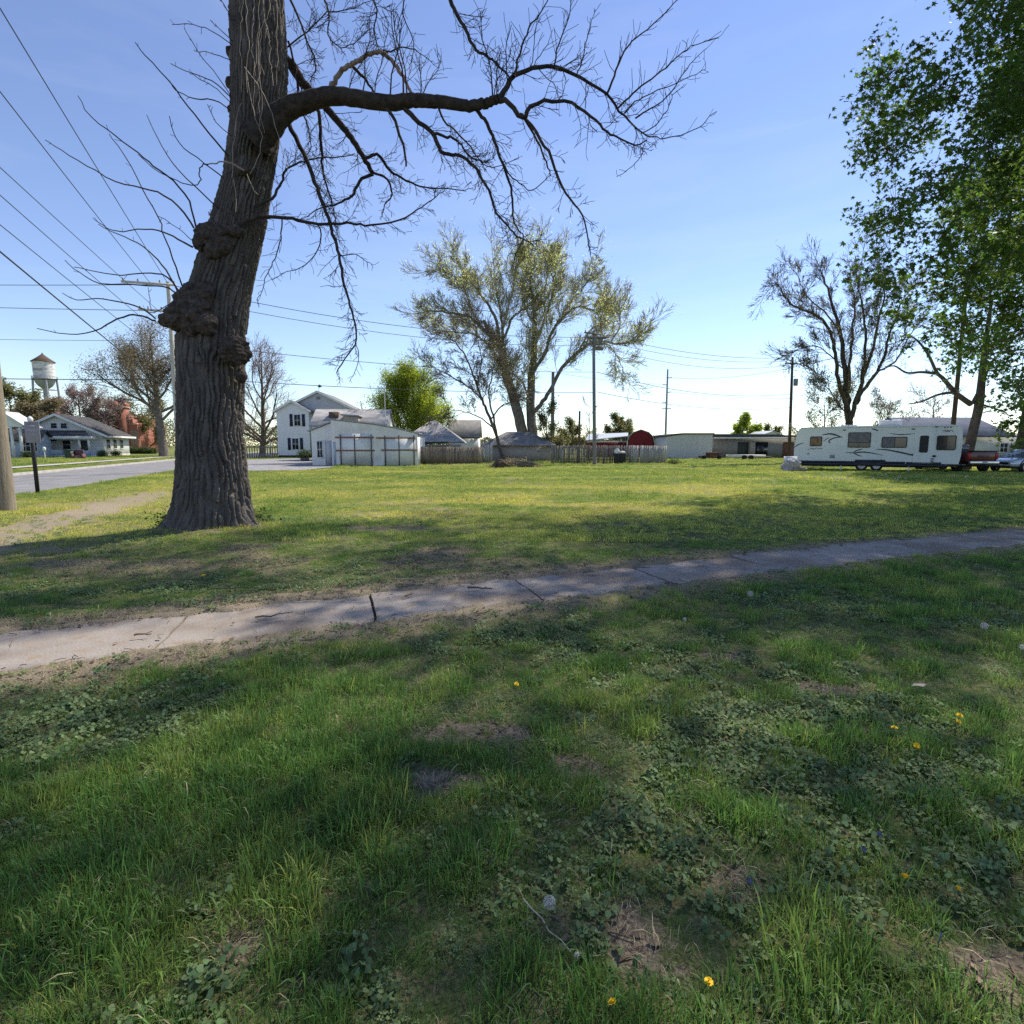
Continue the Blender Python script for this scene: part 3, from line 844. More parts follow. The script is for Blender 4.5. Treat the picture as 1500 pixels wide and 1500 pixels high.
src = [(leafy(16, .06, .012, .045, .0105, 21), M['clover']), (leafy(14, .06, .010, .035, .0115, 22), M['clover']),
       (leafy(20, .06, .008, .035, .011, 23, 'round'), M['clover']), (leafy(16, .065, .010, .04, .0135, 24, 'round'), M['clover'])]
scatter('ground_cover', pts[0], pts[1], pts[2], pts[3], pts[4], src, 'low creeping clover and round leaved weeds between the grass tufts', 'ground cover')
print('cover', len(pts[0]))
# ================================================================== TREES: tools
def smooth(pts, rr, per=5):
    """Catmull-Rom through points, radii interpolated"""
    pts = [Vector(p) for p in pts]; n = len(pts)
    o = []; r = []
    for i in range(n - 1):
        p0 = pts[max(i - 1, 0)]; p1 = pts[i]; p2 = pts[i + 1]; p3 = pts[min(i + 2, n - 1)]
        for k in range(per):
            t = k / per
            o.append(0.5 * ((2 * p1) + (p2 - p0) * t + (2 * p0 - 5 * p1 + 4 * p2 - p3) * t * t + (3 * p1 - p0 - 3 * p2 + p3) * t ** 3))
            r.append(rr[i] + (rr[i + 1] - rr[i]) * t)
    o.append(pts[-1]); r.append(rr[-1])
    return o, r

def lin(a, b, n):
    return [a + (b - a) * i / (n - 1) for i in range(n)]

def perp(d, rng):
    v = Vector((rng.gauss(0, 1), rng.gauss(0, 1), rng.gauss(0, 1)))
    v = v - d * v.dot(d)
    return v.normalized() if v.length > 1e-6 else Vector((1, 0, 0))

def grow(out, tips, p, d, Ln, r, lvl, S, rng):
    n = max(3, min(9, int(Ln / S['seg'])))
    d = d.normalized(); p = Vector(p)
    pts = [p.copy()]; dirs = [d.copy()]
    for i in range(n):
        d = d + Vector((rng.gauss(0, S['wig']), rng.gauss(0, S['wig']), rng.gauss(0, S['wig']) + S['up']))
        d.normalize()
        p = p + d * (Ln / n)
        pts.append(p.copy()); dirs.append(d.copy())
    r1 = max(r * S.get('taper', 0.35), S['rmin'])
    rr = lin(max(r, S['rmin']), r1, n + 1)
    out.append((pts, rr))
    if lvl <= 0:
        tips.append((pts[-1], d)); tips.append((pts[len(pts) // 2], dirs[len(pts) // 2]))
        return
    sprout(out, tips, pts, rr, Ln, lvl - 1, S, rng, S['n'][lvl - 1])
    tips.append((pts[-1], d))

def sprout(out, tips, pts, rr, Ln, lvl, S, rng, n, t0=0.2, t1=1.0):
    m = len(pts) - 1
    for k in range(n):
        t = t0 + (t1 - t0) * (k + rng.random()) / n
        f = t * m; i = min(int(f), m - 1); u = f - i
        p = pts[i].lerp(pts[i + 1], u)
        d = (pts[i + 1] - pts[i]).normalized()
        a = S['ang'] * rng.uniform(.6, 1.3)
        c = d * math.cos(a) + perp(d, rng) * math.sin(a)
        r = (rr[i] + (rr[i + 1] - rr[i]) * u)
        ln = Ln * S['ratio'] * rng.uniform(.55, 1.25) * (1.15 - 0.5 * t)
        grow(out, tips, p, c, ln, min(r * 0.6, r * S.get('rr', .5) * rng.uniform(.8, 1.2), S.get('rl', .0095) * ln + .002), lvl, S, rng)

def build_polys(out, k_big=7):
    g = Geo()
    for pts, rr in out:
        r0 = max(rr)
        k = 12 if r0 > .25 else 9 if r0 > .1 else 6 if r0 > .03 else 4 if r0 > .01 else 3
        g.tube(pts, rr, k, cap=k > 4)
    return g

def leaf_cloud(C, rs, size, kind='diamond', up=0.5, jit=0.35):
    """leaf-size faces at the points C"""
    n = len(C)
    g = Geo()
    nrm = rs.normal(0, 1, (n, 3)); nrm[:, 2] = np.abs(nrm[:, 2]) + up
    nrm /= np.linalg.norm(nrm, axis=1)[:, None]
    a = rs.normal(0, 1, (n, 3)); a[:, 2] -= .3
    u = a - nrm * (a * nrm).sum(1)[:, None]; u /= np.linalg.norm(u, axis=1)[:, None] + 1e-9
    v = np.cross(nrm, u)
    s = (size * rs.uniform(1 - jit, 1 + jit, n))[:, None]
    if kind == 'diamond':
        V = np.stack([C, C + s * (.5 * u + .36 * v) + nrm * s * .12, C + s * u, C + s * (.5 * u - .36 * v) + nrm * s * .12], 1).reshape(-1, 3)
        i = np.arange(n)[:, None] * 4
        g.add(V, np.concatenate([i + np.array([[0, 1, 2]]), i + np.array([[0, 2, 3]])], 0))
    else:                                          # five-pointed maple leaf, slightly cupped
        ang = [(-2.3, .25), (-1.55, .62), (-1.05, .42), (-.72, .95), (-.36, .52), (0, 1.15), (.36, .52), (.72, .95), (1.05, .42), (1.55, .62), (2.3, .25)]
        V = [C + 0 * u]
        for t, rr in ang:
            V.append(C + s * rr * (math.cos(t) * u + math.sin(t) * v) - nrm * s * .25 * (abs(t) / 2.3) * rr)
        V = np.stack(V, 1).reshape(-1, 3)
        k = len(ang) + 1
        i = np.arange(n)[:, None] * k
        F = [i + np.array([[0, j, j + 1]]) for j in range(1, k - 1)]
        g.add(V, np.concatenate(F, 0))
    return g

def pxline(px, D, dD=0.0, bow=0.0):
    n = len(px)
    return [P(a[0], a[1], D + dD * i / (n - 1) + bow * math.sin(math.pi * i / (n - 1))) for i, a in enumerate(px)]

# ================================================================== THE OLD TREE in front
DT = 11.05
base = P(312, 778, DT); base.z = 0
old = thing('old_tree', 'huge old furrowed bare tree with burls and drooping limbs beside the sidewalk', 'tree', base)
prof = [(792, 309, 158), (785, 309, 146), (776, 309, 130), (760, 311, 114), (740, 312, 102), (700, 311, 93), (640, 309, 88), (576, 309, 88), (506, 309, 89), (450, 315, 87), (408, 327, 79), (380, 334, 79),
        (336, 347, 75), (261, 364, 66), (187, 374, 68), (112, 381, 78), (37, 378, 77), (0, 376, 76), (-90, 378, 72), (-230, 386, 62), (-420, 400, 50), (-640, 410, 34)]
cen = []; rw = []
for py, cx, wd in prof:
    c = P(cx, py, DT); e = P(cx + wd / 2, py, DT)
    if not cen:
        c.z = min(c.z, -0.02)
    cen.append(c); rw.append((e - c).length)
cz = np.array([c.z for c in cen]); cxx = np.array([c.x for c in cen]); crr = np.array(rw)
nz_, na_ = 900, 300
zz = np.concatenate([np.linspace(-0.05, 10.4, 780), np.linspace(10.45, cz[-1], 120)])
A = np.linspace(0, 2 * math.pi, na_, endpoint=False)
ZZ, AA = np.meshgrid(zz, A, indexing='ij')
RR = np.interp(ZZ, cz, crr); CX = np.interp(ZZ, cz, cxx)
# smooth the profile a little
u = AA / (2 * math.pi)
wob = (fbm(np.cos(AA) * 1.1 + 5, np.sin(AA) * 1.1, ZZ * .45, seed=101) - .5) * 0.10
flare = np.exp(-ZZ / 0.28) * 0.16 * (np.cos(AA * 5 + 1.0) * .6 + np.cos(AA * 3 + .4) * .5) * np.clip(1 - ZZ / 1.2, 0, 1)
nr = 40
warp = (vnoise(u * 14, ZZ * 1.1, seed=103, wrapx=14) - .5) * 1.0 + (vnoise(u * 28, ZZ * 3.1, seed=113, wrapx=28) - .5) * .9 + (vnoise(u * 56, ZZ * 6, seed=114, wrapx=56) - .5) * .3
def ridge(nn, zs, wp, sd_, a0, a1):
    f_ = u * nn + wp
    t_ = np.abs(f_ - np.floor(f_) - .5) * 2
    br = sstep(.62, .78, vnoise(np.mod(np.floor(f_), nn) * 3.7, ZZ * zs + np.floor(f_) * 1.3, seed=sd_))
    return (1 - sstep(a0, a1, t_)) * (1 - .8 * br)
rid = ridge(nr, 4.2, warp, 104, .35, .95)
rid2 = ridge(nr * 3, 14.0, warp * 3.2, 105, .3, .9)
rid3 = vnoise(np.mod(u * 150, 150), ZZ * 26, seed=106, wrapx=150)
bark = rid * 0.062 + rid2 * 0.017 + rid3 * 0.016
bark = bark * np.interp(ZZ, [0, 9, 16], [1, .85, .6])
R2 = RR + wob * RR + flare * 1.0 + bark - 0.065
Vt = np.stack([CX + R2 * np.cos(AA), DT + R2 * np.sin(AA) * .98, ZZ], -1).reshape(-1, 3)
i = (np.arange(len(zz) - 1)[:, None] * na_ + np.arange(na_)[None, :]).ravel()
j = (np.arange(len(zz) - 1)[:, None] * na_ + ((np.arange(na_) + 1) % na_)[None, :]).ravel()
obj('trunk', Geo().add(Vt, np.stack([i, j, j + na_, i + na_], 1)), M['bark'], old, smooth=True, shift=base)

def lump(c, r, sq, seed, amp=.35, fr=2.2, ringed=0):
    """a gnarled burl: noisy ball"""
    n1, n2 = 90, 60
    a = np.linspace(0, 2 * math.pi, n1, endpoint=False); b = np.linspace(-math.pi / 2, math.pi / 2, n2)
    Bm, Am = np.meshgrid(b, a, indexing='ij')
    D = np.stack([np.cos(Bm) * np.cos(Am), np.cos(Bm) * np.sin(Am), np.sin(Bm)], -1)
    k = 1 + amp * 2 * (fbm(D[..., 0] * fr + seed, D[..., 1] * fr, D[..., 2] * fr, seed=seed, oct=4) - .5)
    k += 0.10 * np.abs(vnoise(D[..., 0] * fr * 3, D[..., 1] * fr * 3, D[..., 2] * fr * 3, seed=seed + 3) - .5)
    k += 0.06 * (vnoise(D[..., 0] * 11, D[..., 1] * 11, D[..., 2] * 11, seed=seed + 7) - .5)
    if ringed:
        k += 0.05 * np.sin(D[..., 2] * ringed + 3 * (fbm(D[..., 0] * 2, D[..., 1] * 2, D[..., 2] * 2, seed=seed + 5)))
    V = D * k[..., None] * np.array([r * sq[0], r * sq[1], r * sq[2]]) + np.array(tuple(c))
    i = (np.arange(n2 - 1)[:, None] * n1 + np.arange(n1)[None, :]).ravel()
    j = (np.arange(n2 - 1)[:, None] * n1 + ((np.arange(n1) + 1) % n1)[None, :]).ravel()
    return V.reshape(-1, 3), np.stack([i, j, j + n1, i + n1], 1)
for (specs) in ([(288, 452, 31, (1.0, .9, 1.15), 1, 10.62, 0), (264, 465, 21, (1.1, 1, 1.0), 2, 10.55, 0), (246, 469, 12, (1.25, 1, .95), 4, 10.58, 0), (302, 474, 17, (1, .9, 1.1), 3, 10.45, 0), (276, 434, 14, (1, 1, 1.25), 9, 10.5, 0), (300, 430, 15, (1, .9, 1.3), 19, 10.5, 0), (280, 480, 13, (1, 1, 1.1), 20, 10.5, 0), (256, 452, 9, (1, 1, 1.2), 23, 10.45, 0)],
                [(320, 354, 21, (1.1, .8, 1.1), 5, 10.62, 0), (300, 345, 15, (1.05, 1, 1.05), 6, 10.58, 0), (291, 357, 9, (1, 1, 1.2), 7, 10.55, 0), (343, 338, 10, (1.5, .8, .8), 11, 10.58, 0), (312, 366, 12, (1, .9, 1.1), 24, 10.52, 0), (306, 334, 8, (1, 1, 1.2), 25, 10.5, 0)],
                [(344, 515, 22, (1.0, 1.15, 1.1), 8, 10.6, 26), (362, 518, 8, (1, 1, 1), 12, 10.62, 0)],
                [(353, 551, 9, (1, 1, 1.3), 13, 10.75, 0)], [(340, 78, 8, (1, 1, 1.2), 14, 10.9, 0)], [(339, 122, 8, (1, 1, 1.2), 15, 10.9, 0)], [(339, 160, 6, (1, 1, 1.1), 16, 10.85, 0)],
                [(361, 250, 9, (1.2, 1, .8), 17, 10.62, 0)]):
    g = Geo()
    for px, py, r, sq, sd_, D, ringed in specs:
        g.add(*lump(P(px, py, D), .88 * r * D / FPX, sq, sd_, ringed=ringed))
    bo = obj('burl', g, M['burl_bark'], old, smooth=True, shift=base)
    rm = bo.modifiers.new('remesh', 'REMESH'); rm.mode = 'VOXEL'; rm.voxel_size = 0.016; rm.use_smooth_shade = True

rng = random.Random(42)
out = []; tips = []
deadout = []; pale = []
def limb(px, r0, r1, D=DT, dD=0.0, bow=0.0, per=3, to=out, n=0, lvl=1, ln=1.2, S=None, t0=.15, jag=0.007):
    """a limb traced in the picture: px -> points; radii in picture pixels at that depth"""
    pts = pxline(px, D, dD, bow)
    pts, rr = smooth(pts, [max(x * .62, .36) * D / FPX for x in lin(r0, r1, len(px))], per)
    if n >= 3 and S.get('n') != [1]: n = int(n * 2.6)
    for q in range(1, len(pts) - 1):
        pts[q] = pts[q] + Vector((rng.gauss(0, jag), rng.gauss(0, jag * 2), rng.gauss(0, jag)))
    to.append((pts, rr))
    if n:
        sprout(out, tips, pts, rr, ln, lvl, S, rng, n, t0)
    return pts, rr
ST = dict(seg=.11, wig=.20, up=0.02, rmin=.0042, taper=.5, n=[4, 4], ang=.85, ratio=.6, rr=.45, rl=.011)
SU_ = dict(ST, up=.10)
SDn = dict(ST, up=-.05)
# the big horizontal limb and its arms (built a little nearer than the trunk's axis)
DL = 10.7
limb([(376, 205), (392, 187), (417, 163), (459, 146), (497, 141), (567, 151), (604, 147), (641, 149), (683, 155), (712, 151), (731, 144)], 31, 8.5, DL, -.6, per=8, jag=.004)
out[-1] = (out[-1][0], [ (P(0,0,DL)-P(1,0,DL)).length * v for v in np.interp(np.linspace(0, 1, len(out[-1][1])), [0, .1, .2, .3, .45, .6, .8, 1], [27, 20.5, 15.5, 13, 11, 9.2, 7.4, 5.5])])
DE = DL - .6
limb([(728, 146), (739, 133), (753, 112), (781, 100), (814, 98), (851, 114), (889, 138), (907, 163), (930, 184), (947, 199)], 6.5, 1.6, DE, .5, n=12, lvl=1, ln=1.1, S=SU_)
limb([(728, 146), (746, 151), (765, 173), (777, 157), (809, 148), (837, 152), (865, 170), (885, 188), (900, 200), (930, 212), (948, 205)], 6, 1.2, DE, -.5, n=9, lvl=1, ln=.9, S=ST)
limb([(762, 168), (772, 177), (791, 203), (809, 234), (823, 275), (842, 299), (856, 322), (861, 350), (865, 374)], 4.2, 1.0, DE, -.7, n=9, lvl=1, ln=.55, S=SDn)
limb([(768, 173), (782, 196), (795, 224), (803, 245), (807, 258)], 3, 1.2, DE, .3, n=5, lvl=0, ln=.4, S=SDn)
limb([(947, 199), (968, 203), (987, 200), (1024, 187), (1038, 172), (1050, 163)], 1.5, .6, DE + .4, .4, n=5, lvl=0, ln=.4, S=SU_)
limb([(945, 210), (938, 230), (926, 243), (912, 254), (903, 259)], 1.2, .6, DE + .2, 0, n=3, lvl=0, ln=.25, S=ST)
limb([(889, 138), (900, 110), (907, 89), (919, 68), (931, 56), (958, 35), (987, 5), (1000, -8)], 2.4, .8, DE + .3, .5, n=9, lvl=0, ln=.6, S=SU_)
limb([(903, 160), (921, 143), (940, 126), (962, 108), (982, 93), (1001, 76), (1018, 66), (1052, 55)], 2.2, .7, DE + .3, -.5, n=9, lvl=0, ln=.55, S=SU_)
limb([(931, 173), (948, 162), (963, 154), (984, 133), (1001, 107), (1016, 88), (1036, 70)], 2, .6, DE + .2, .7, n=8, lvl=0, ln=.5, S=SU_)
limb([(915, 166), (930, 150), (952, 138), (990, 122), (1020, 108), (1034, 100)], 1.7, .6, DE, .6, n=7, lvl=0, ln=.45, S=SU_)
limb([(940, 195), (962, 182), (978, 160), (985, 140), (1001, 128)], 1.3, .6, DE + .2, -.4, n=5, lvl=0, ln=.35, S=SU_)
limb([(753, 112), (757, 98), (759, 85), (769, 58), (778, 37), (790, 20), (802, 2), (806, -14)], 2.8, .9, DE, .5, n=8, lvl=0, ln=.6, S=SU_)
limb([(812, 99), (816, 75), (826, 45), (834, 20), (838, -10)], 1.8, .7, DE, -.4, n=8, lvl=0, ln=.5, S=SU_)
limb([(845, 110), (852, 90), (858, 66), (864, 40), (872, 14)], 1.6, .6, DE, .5, n=7, lvl=0, ln=.45, S=SU_)
limb([(652, -30), (660, 0), (668, 18), (679, 37), (688, 58), (697, 72), (712, 82), (725, 89), (735, 102), (747, 115)], 4.6, 2.0, DE + .2, -.2, n=9, lvl=1, ln=.7, S=ST)
for q in range(11):                                   # upright sprays along the top of the limb
    bx = rng.uniform(500, 735); by = float(np.interp(bx, [497, 567, 604, 641, 683, 712, 731], [141, 151, 147, 149, 155, 151, 144]))
    h_ = rng.uniform(50, 135); lean = rng.uniform(-25, 30)
    limb([(bx, by), (bx + lean * .2, by - h_ * .35), (bx + lean * .8, by - h_ * .7), (bx + lean, by - h_)], rng.uniform(1.2, 2.2), .6, DL - .3, rng.uniform(-.8, .8), n=7, lvl=0, ln=.55, S=SU_)
# hanging arms under the big limb
limb([(560, 153), (575, 170), (585, 196), (592, 220), (595, 243)], 4, 2, DL - .3, -.3, n=6, lvl=0, ln=.5, S=SDn)
limb([(585, 150), (600, 165), (609, 175), (624, 188), (637, 200), (646, 222), (662, 227), (679, 229), (697, 247), (707, 264), (716, 280), (728, 313), (743, 330), (758, 345), (772, 352), (782, 361)], 5.8, 1.0, DL - .3, -.8, n=18, lvl=1, ln=.7, S=SDn)
limb([(637, 196), (654, 200), (669, 206), (679, 216), (688, 229), (702, 236), (717, 239)], 3.6, 1.6, DL - .5, .5, n=7, lvl=1, ln=.6, S=ST)
limb([(695, 157), (706, 170), (716, 187), (724, 205), (730, 224), (740, 250), (749, 275), (751, 300), (752, 322), (759, 336), (767, 348), (756, 372), (749, 394)], 4.4, .9, DL - .5, .8, n=12, lvl=1, ln=.7, S=SDn)
limb([(730, 224), (745, 255), (762, 268), (778, 280), (800, 262), (806, 256)], 1.8, .7, DL - .3, .6, n=5, lvl=0, ln=.4, S=ST)
limb([(640, 152), (650, 175), (665, 190), (690, 215), (700, 233), (722, 245), (760, 232)], 2.5, .8, DL, .8, n=8, lvl=0, ln=.6, S=SDn)
# the limb behind, its forks and curtain of thinner branches
DB = 11.6
limb([(400, 70), (424, 93), (440, 117), (459, 140), (485, 166), (511, 198), (530, 226), (545, 252)], 12, 5.0, DB, .8, n=10, lvl=1, ln=1.1, S=ST, per=6)
limb([(545, 252), (567, 262), (574, 285), (563, 300), (560, 318)], 3, .8, DB + .8, .3, n=6, lvl=1, ln=.5, S=ST)
limb([(547, 255), (530, 262), (522, 275), (516, 287), (500, 296), (490, 301), (470, 305), (450, 318)], 4.2, 1, DB + .8, -.4, n=9, lvl=1, ln=.6, S=SDn)
limb([(535, 232), (553, 226), (567, 245), (581, 257), (602, 267), (623, 275), (652, 276), (683, 280)], 4, .9, DB + .6, .6, n=10, lvl=1, ln=.7, S=ST)
limb([(478, 152), (483, 133), (497, 107), (510, 96), (525, 89), (539, 79), (557, 77), (570, 85), (580, 96), (590, 112), (597, 124), (604, 141)], 6.2, 3, DL + .1, -.2, to=deadout, per=6)
limb([(515, 96), (528, 108), (536, 118), (548, 136), (552, 150)], 3.6, 2, DL + .2, .4, n=5, lvl=0, ln=.5, S=ST)
limb([(557, 77), (580, 72), (600, 70), (620, 82), (640, 98)], 2, .7, DL, .8, n=7, lvl=0, ln=.5, S=SU_)
limb([(418, 170), (427, 190), (445, 224), (455, 250), (464, 275), (474, 300), (483, 327), (490, 352), (497, 373), (500, 396), (504, 420), (510, 440), (516, 458), (521, 480), (520, 504), (505, 525), (493, 547)], 5.2, 1.2, DB - .4, -.8, n=22, lvl=1, ln=.75, S=SDn)
limb([(520, 505), (526, 520), (520, 545), (512, 560)], 1.2, .6, DB - 1.2, 0, n=3, lvl=0, ln=.3, S=SDn)
limb([(460, 150), (469, 173), (469, 201), (471, 228), (473, 252), (480, 278), (487, 299), (492, 330)], 4.4, 1, DB, .6, n=10, lvl=1, ln=.7, S=SDn)
limb([(300, 347), (325, 345), (345, 333), (362, 324), (384, 317), (418, 319), (445, 324), (466, 328), (500, 327), (522, 328), (543, 331), (585, 322), (605, 312), (623, 299), (640, 288), (652, 279)], 5.5, .8, 10.45, .9, n=16, lvl=1, ln=.65, S=SDn)
limb([(380, 300), (403, 285), (412, 268), (417, 252), (428, 243), (441, 238), (455, 234), (473, 231), (497, 230), (520, 225)], 3.6, 1.2, 10.6, .8, n=10, lvl=1, ln=.6, S=ST)
limb([(413, 320), (412, 340), (408, 364), (400, 385), (392, 400), (384, 425), (376, 440)], 1.7, .7, 10.6, .2, n=8, lvl=0, ln=.5, S=SDn)
limb([(466, 330), (470, 352), (460, 375), (440, 392), (420, 398), (398, 410)], 1.7, .6, 10.7, .4, n=8, lvl=0, ln=.45, S=SDn)
limb([(497, 375), (520, 372), (538, 384), (548, 388)], 1.2, .6, 10.8, .5, n=4, lvl=0, ln=.3, S=ST)
limb([(420, -10), (437, 25), (450, 60), (463, 92), (455, 120)], 2.6, 1.0, 11.2, .5, n=9, lvl=1, ln=.6, S=ST)
limb([(470, -15), (482, 20), (480, 50), (500, 70), (520, 62), (545, 40)], 2, .8, 11.4, .8, n=10, lvl=1, ln=.6, S=SU_)
limb([(540, -20), (552, 15), (548, 45), (556, 76)], 2.0, 1, 10.8, .2, n=9, lvl=1, ln=.55, S=ST)
limb([(420, 70), (450, 45), (480, 20), (520, 10), (560, -5)], 2.2, .8, 11.5, 1, n=10, lvl=1, ln=.7, S=SU_)
limb([(422, 60), (433, 100), (438, 150), (452, 190), (455, 215), (445, 235)], 2.4, .8, 11.6, .4, n=8, lvl=1, ln=.6, S=SDn)
limb([(600, -20), (590, 20), (606, 60), (600, 95)], 1.6, .7, 10.7, .4, n=8, lvl=0, ln=.5, S=ST)
# suckers leaning out from the burls on the street side
SK = dict(ST, wig=.07, n=[1], ratio=.4, up=.04)
suck = [([(287, 332), (278, 295), (254, 265), (224, 243), (202, 224), (168, 198), (134, 172), (114, 140)], 2.1),
        ([(284, 334), (261, 302), (231, 282), (209, 276), (168, 265), (127, 243), (90, 220), (66, 205)], 2.1),
        ([(282, 362), (261, 351), (239, 340), (213, 335), (179, 339), (157, 334), (136, 319)], 2.1),
        ([(269, 425), (258, 392), (243, 351), (231, 317), (209, 276), (183, 228), (160, 196)], 1.9),
        ([(261, 429), (243, 396), (224, 373), (202, 356), (172, 343), (144, 328)], 2.1),
        ([(265, 429), (246, 407), (220, 399), (179, 403), (146, 399), (108, 391)], 1.9),
        ([(258, 429), (239, 420), (202, 417), (146, 415), (116, 399), (95, 381)], 1.8),
        ([(228, 467), (209, 452), (175, 442), (142, 437), (112, 439), (91, 429)], 1.9),
        ([(228, 470), (209, 463), (190, 462), (164, 471), (138, 485), (101, 490), (54, 481)], 2.3),
        ([(336, 231), (306, 194), (276, 157), (246, 116), (213, 82), (198, 62)], 1.9),
        ([(321, 306), (284, 272), (254, 239), (231, 202), (215, 168)], 1.5),
        ([(328, 261), (299, 239), (269, 216), (254, 194), (248, 170)], 1.5),
        ([(338, 162), (314, 147), (284, 144), (261, 134), (252, 125)], 1.4),
        ([(338, 142), (317, 123), (295, 112), (270, 103), (250, 93)], 1.3),
        ([(338, 140), (312, 102), (288, 72), (270, 41)], 1.2), ([(340, 66), (310, 45), (284, 37), (252, 36)], 1.2),
        ([(340, 200), (317, 180), (304, 153)], 1.1), ([(338, 88), (312, 78), (284, 74)], 1.0), ([(340, 60), (325, 45), (308, 29)], 1.0),
        ([(340, 152), (318, 130), (300, 120), (278, 108)], 1.0), ([(340, 30), (332, 12), (318, -6)], 1.4), ([(222, 455), (220, 440), (217, 421)], 1.0),
        ([(281, 352), (262, 335), (232, 317)], 1.0), ([(318, 330), (309, 318), (305, 310)], 1.0), ([(258, 440), (225, 458), (212, 453)], 1.3)]
for q, (px, r) in enumerate(suck):
    limb(px, r, .75, 10.5 + .06 * (q % 5), rng.uniform(-1.2, .6), n=2 if len(px) > 4 else 4, lvl=0, ln=.28, S=SK, t0=.45, jag=.006)
limb([(358, 250), (345, 242), (336, 238), (325, 237), (315, 239), (305, 241)], 2.0, 1.4, 10.4, -.1, to=pale)
limb([(305, 241), (295, 243), (292, 255), (294, 266), (285, 271), (268, 268), (254, 263), (224, 246), (202, 226)], 1.6, .7, 10.3, -.2)
# dry vines and shoots hanging on the trunk
for q in range(13):
    x0 = rng.uniform(346, 412); y0 = rng.uniform(-70, 60); ln = rng.uniform(60, 190)
    D = DT - .62 - .1 * rng.random() if 352 < x0 < 400 else DT - .4
    pts = [(x0, y0)]
    for k in range(5):
        pts.append((pts[-1][0] + rng.gauss(0, 3.0), pts[-1][1] + ln / 5))
    pts = [(min(max(a, 346), 414), b_) for a, b_ in pts]
    limb(pts, .65, .4, D, .05, to=pale, jag=.01)
for px in ([(360, 100), (368, 150), (378, 185), (383, 200), (377, 235), (366, 255)], [(358, 98), (375, 120), (392, 150), (408, 200), (415, 225), (422, 248)], [(378, 60), (380, 110), (384, 150), (381, 185)],
           [(345, 200), (347, 165), (354, 150)], [(340, 260), (342, 215), (345, 195)], [(362, 255), (370, 275), (378, 285)], [(345, 310), (346, 285), (342, 262)]):
    limb(px, .9, .6, DT - .68, 0, to=pale, jag=.006)
# the rest of the crown, above the frame
top = cen[-1]
SB = dict(seg=.5, wig=.16, up=.05, rmin=.008, taper=.35, n=[5, 5, 5], ang=.8, ratio=.6, rr=.5)
for q in range(9):
    z0 = rng.uniform(11.2, 15.5); a = q * 2.4 + rng.uniform(-.4, .4)
    grow(out, tips, Vector((np.interp(z0, cz, cxx), DT, z0)), Vector((math.cos(a), math.sin(a), .75)), rng.uniform(4.5, 6.5), .17, 2, SB, rng)
print('old tree branches', len(out))
thick = [q for q in out if max(q[1]) > 0.045]; thin = [q for q in out if max(q[1]) <= 0.045]
obj('limb', build_polys(thick[:1]), M['limb_bark'], old, smooth=True, shift=base)
obj('branches', build_polys(thick[1:]), M['limb_bark'], old, smooth=True, shift=base)
obj('dead_limb', build_polys(deadout), M['dead_bark'], old, smooth=True, shift=base)
obj('twigs', build_polys(thin), M['twig'], old, smooth=True, shift=base)
obj('dry_vines', build_polys(pale), M['pale_twig'], old, smooth=True, shift=base)
# leafy shoots at the foot
rs = np.random.RandomState(3)
for px, py, lab in ((372, 762, 'low leafy weeds sprouting at the right foot of the old trunk'), (256, 768, 'low leafy weeds sprouting at the left foot of the old trunk')):
    c = G(px, py + 8)
    pl = thing('weed_clump', lab, 'weeds', c)
    C_ = rs.normal(0, 1, (420, 3)) * np.array([.19, .17, .11]) + np.array([0, 0, .16]); C_[:, 2] = np.abs(C_[:, 2])
    g = leaf_cloud(C_, rs, .055)
    obj('leaves', g, M['weed_leaf'], pl)
    g = Geo()
    for q in range(26):
        g.tube([(rs.normal(0, .08), rs.normal(0, .08), 0), (rs.normal(0, .14), rs.normal(0, .12), .15), (rs.normal(0, .22), rs.normal(0, .18), rs.uniform(.2, .38))], [.004, .003, .002], 3)
    obj('stems', g, M['stem_green'], pl)

# ================================================================== OTHER TREES
def make_tree(name, label, base, polys, tips, leafC, leafmat, lsize, rs, bark, kind='diamond', group=None, twigmat=None, thr=.12):
    t = thing(name, label, 'tree', base, 0, group)
    big = [q for q in polys if max(q[1]) > thr]; small = [q for q in polys if max(q[1]) <= thr]
    if big: obj('trunk', build_polys(big), bark, t, smooth=True, shift=base)
    if small: obj('branches', build_polys(small), twigmat or bark, t, smooth=True, shift=base)
    if leafC is not None and len(leafC):
        obj('crown', leaf_cloud(leafC, rs, lsize, kind), leafmat, t, shift=base)
    return t

def around(tips, n, sp, rs):
    T = np.array([tuple(p) for p, d in tips]); Dv = np.array([tuple(d) for p, d in tips])
    idx = rs.randint(0, len(T), n)
    return T[idx] + rs.normal(0, sp, (n, 3)) - Dv[idx] * rs.uniform(0, sp * 2, n)[:, None]

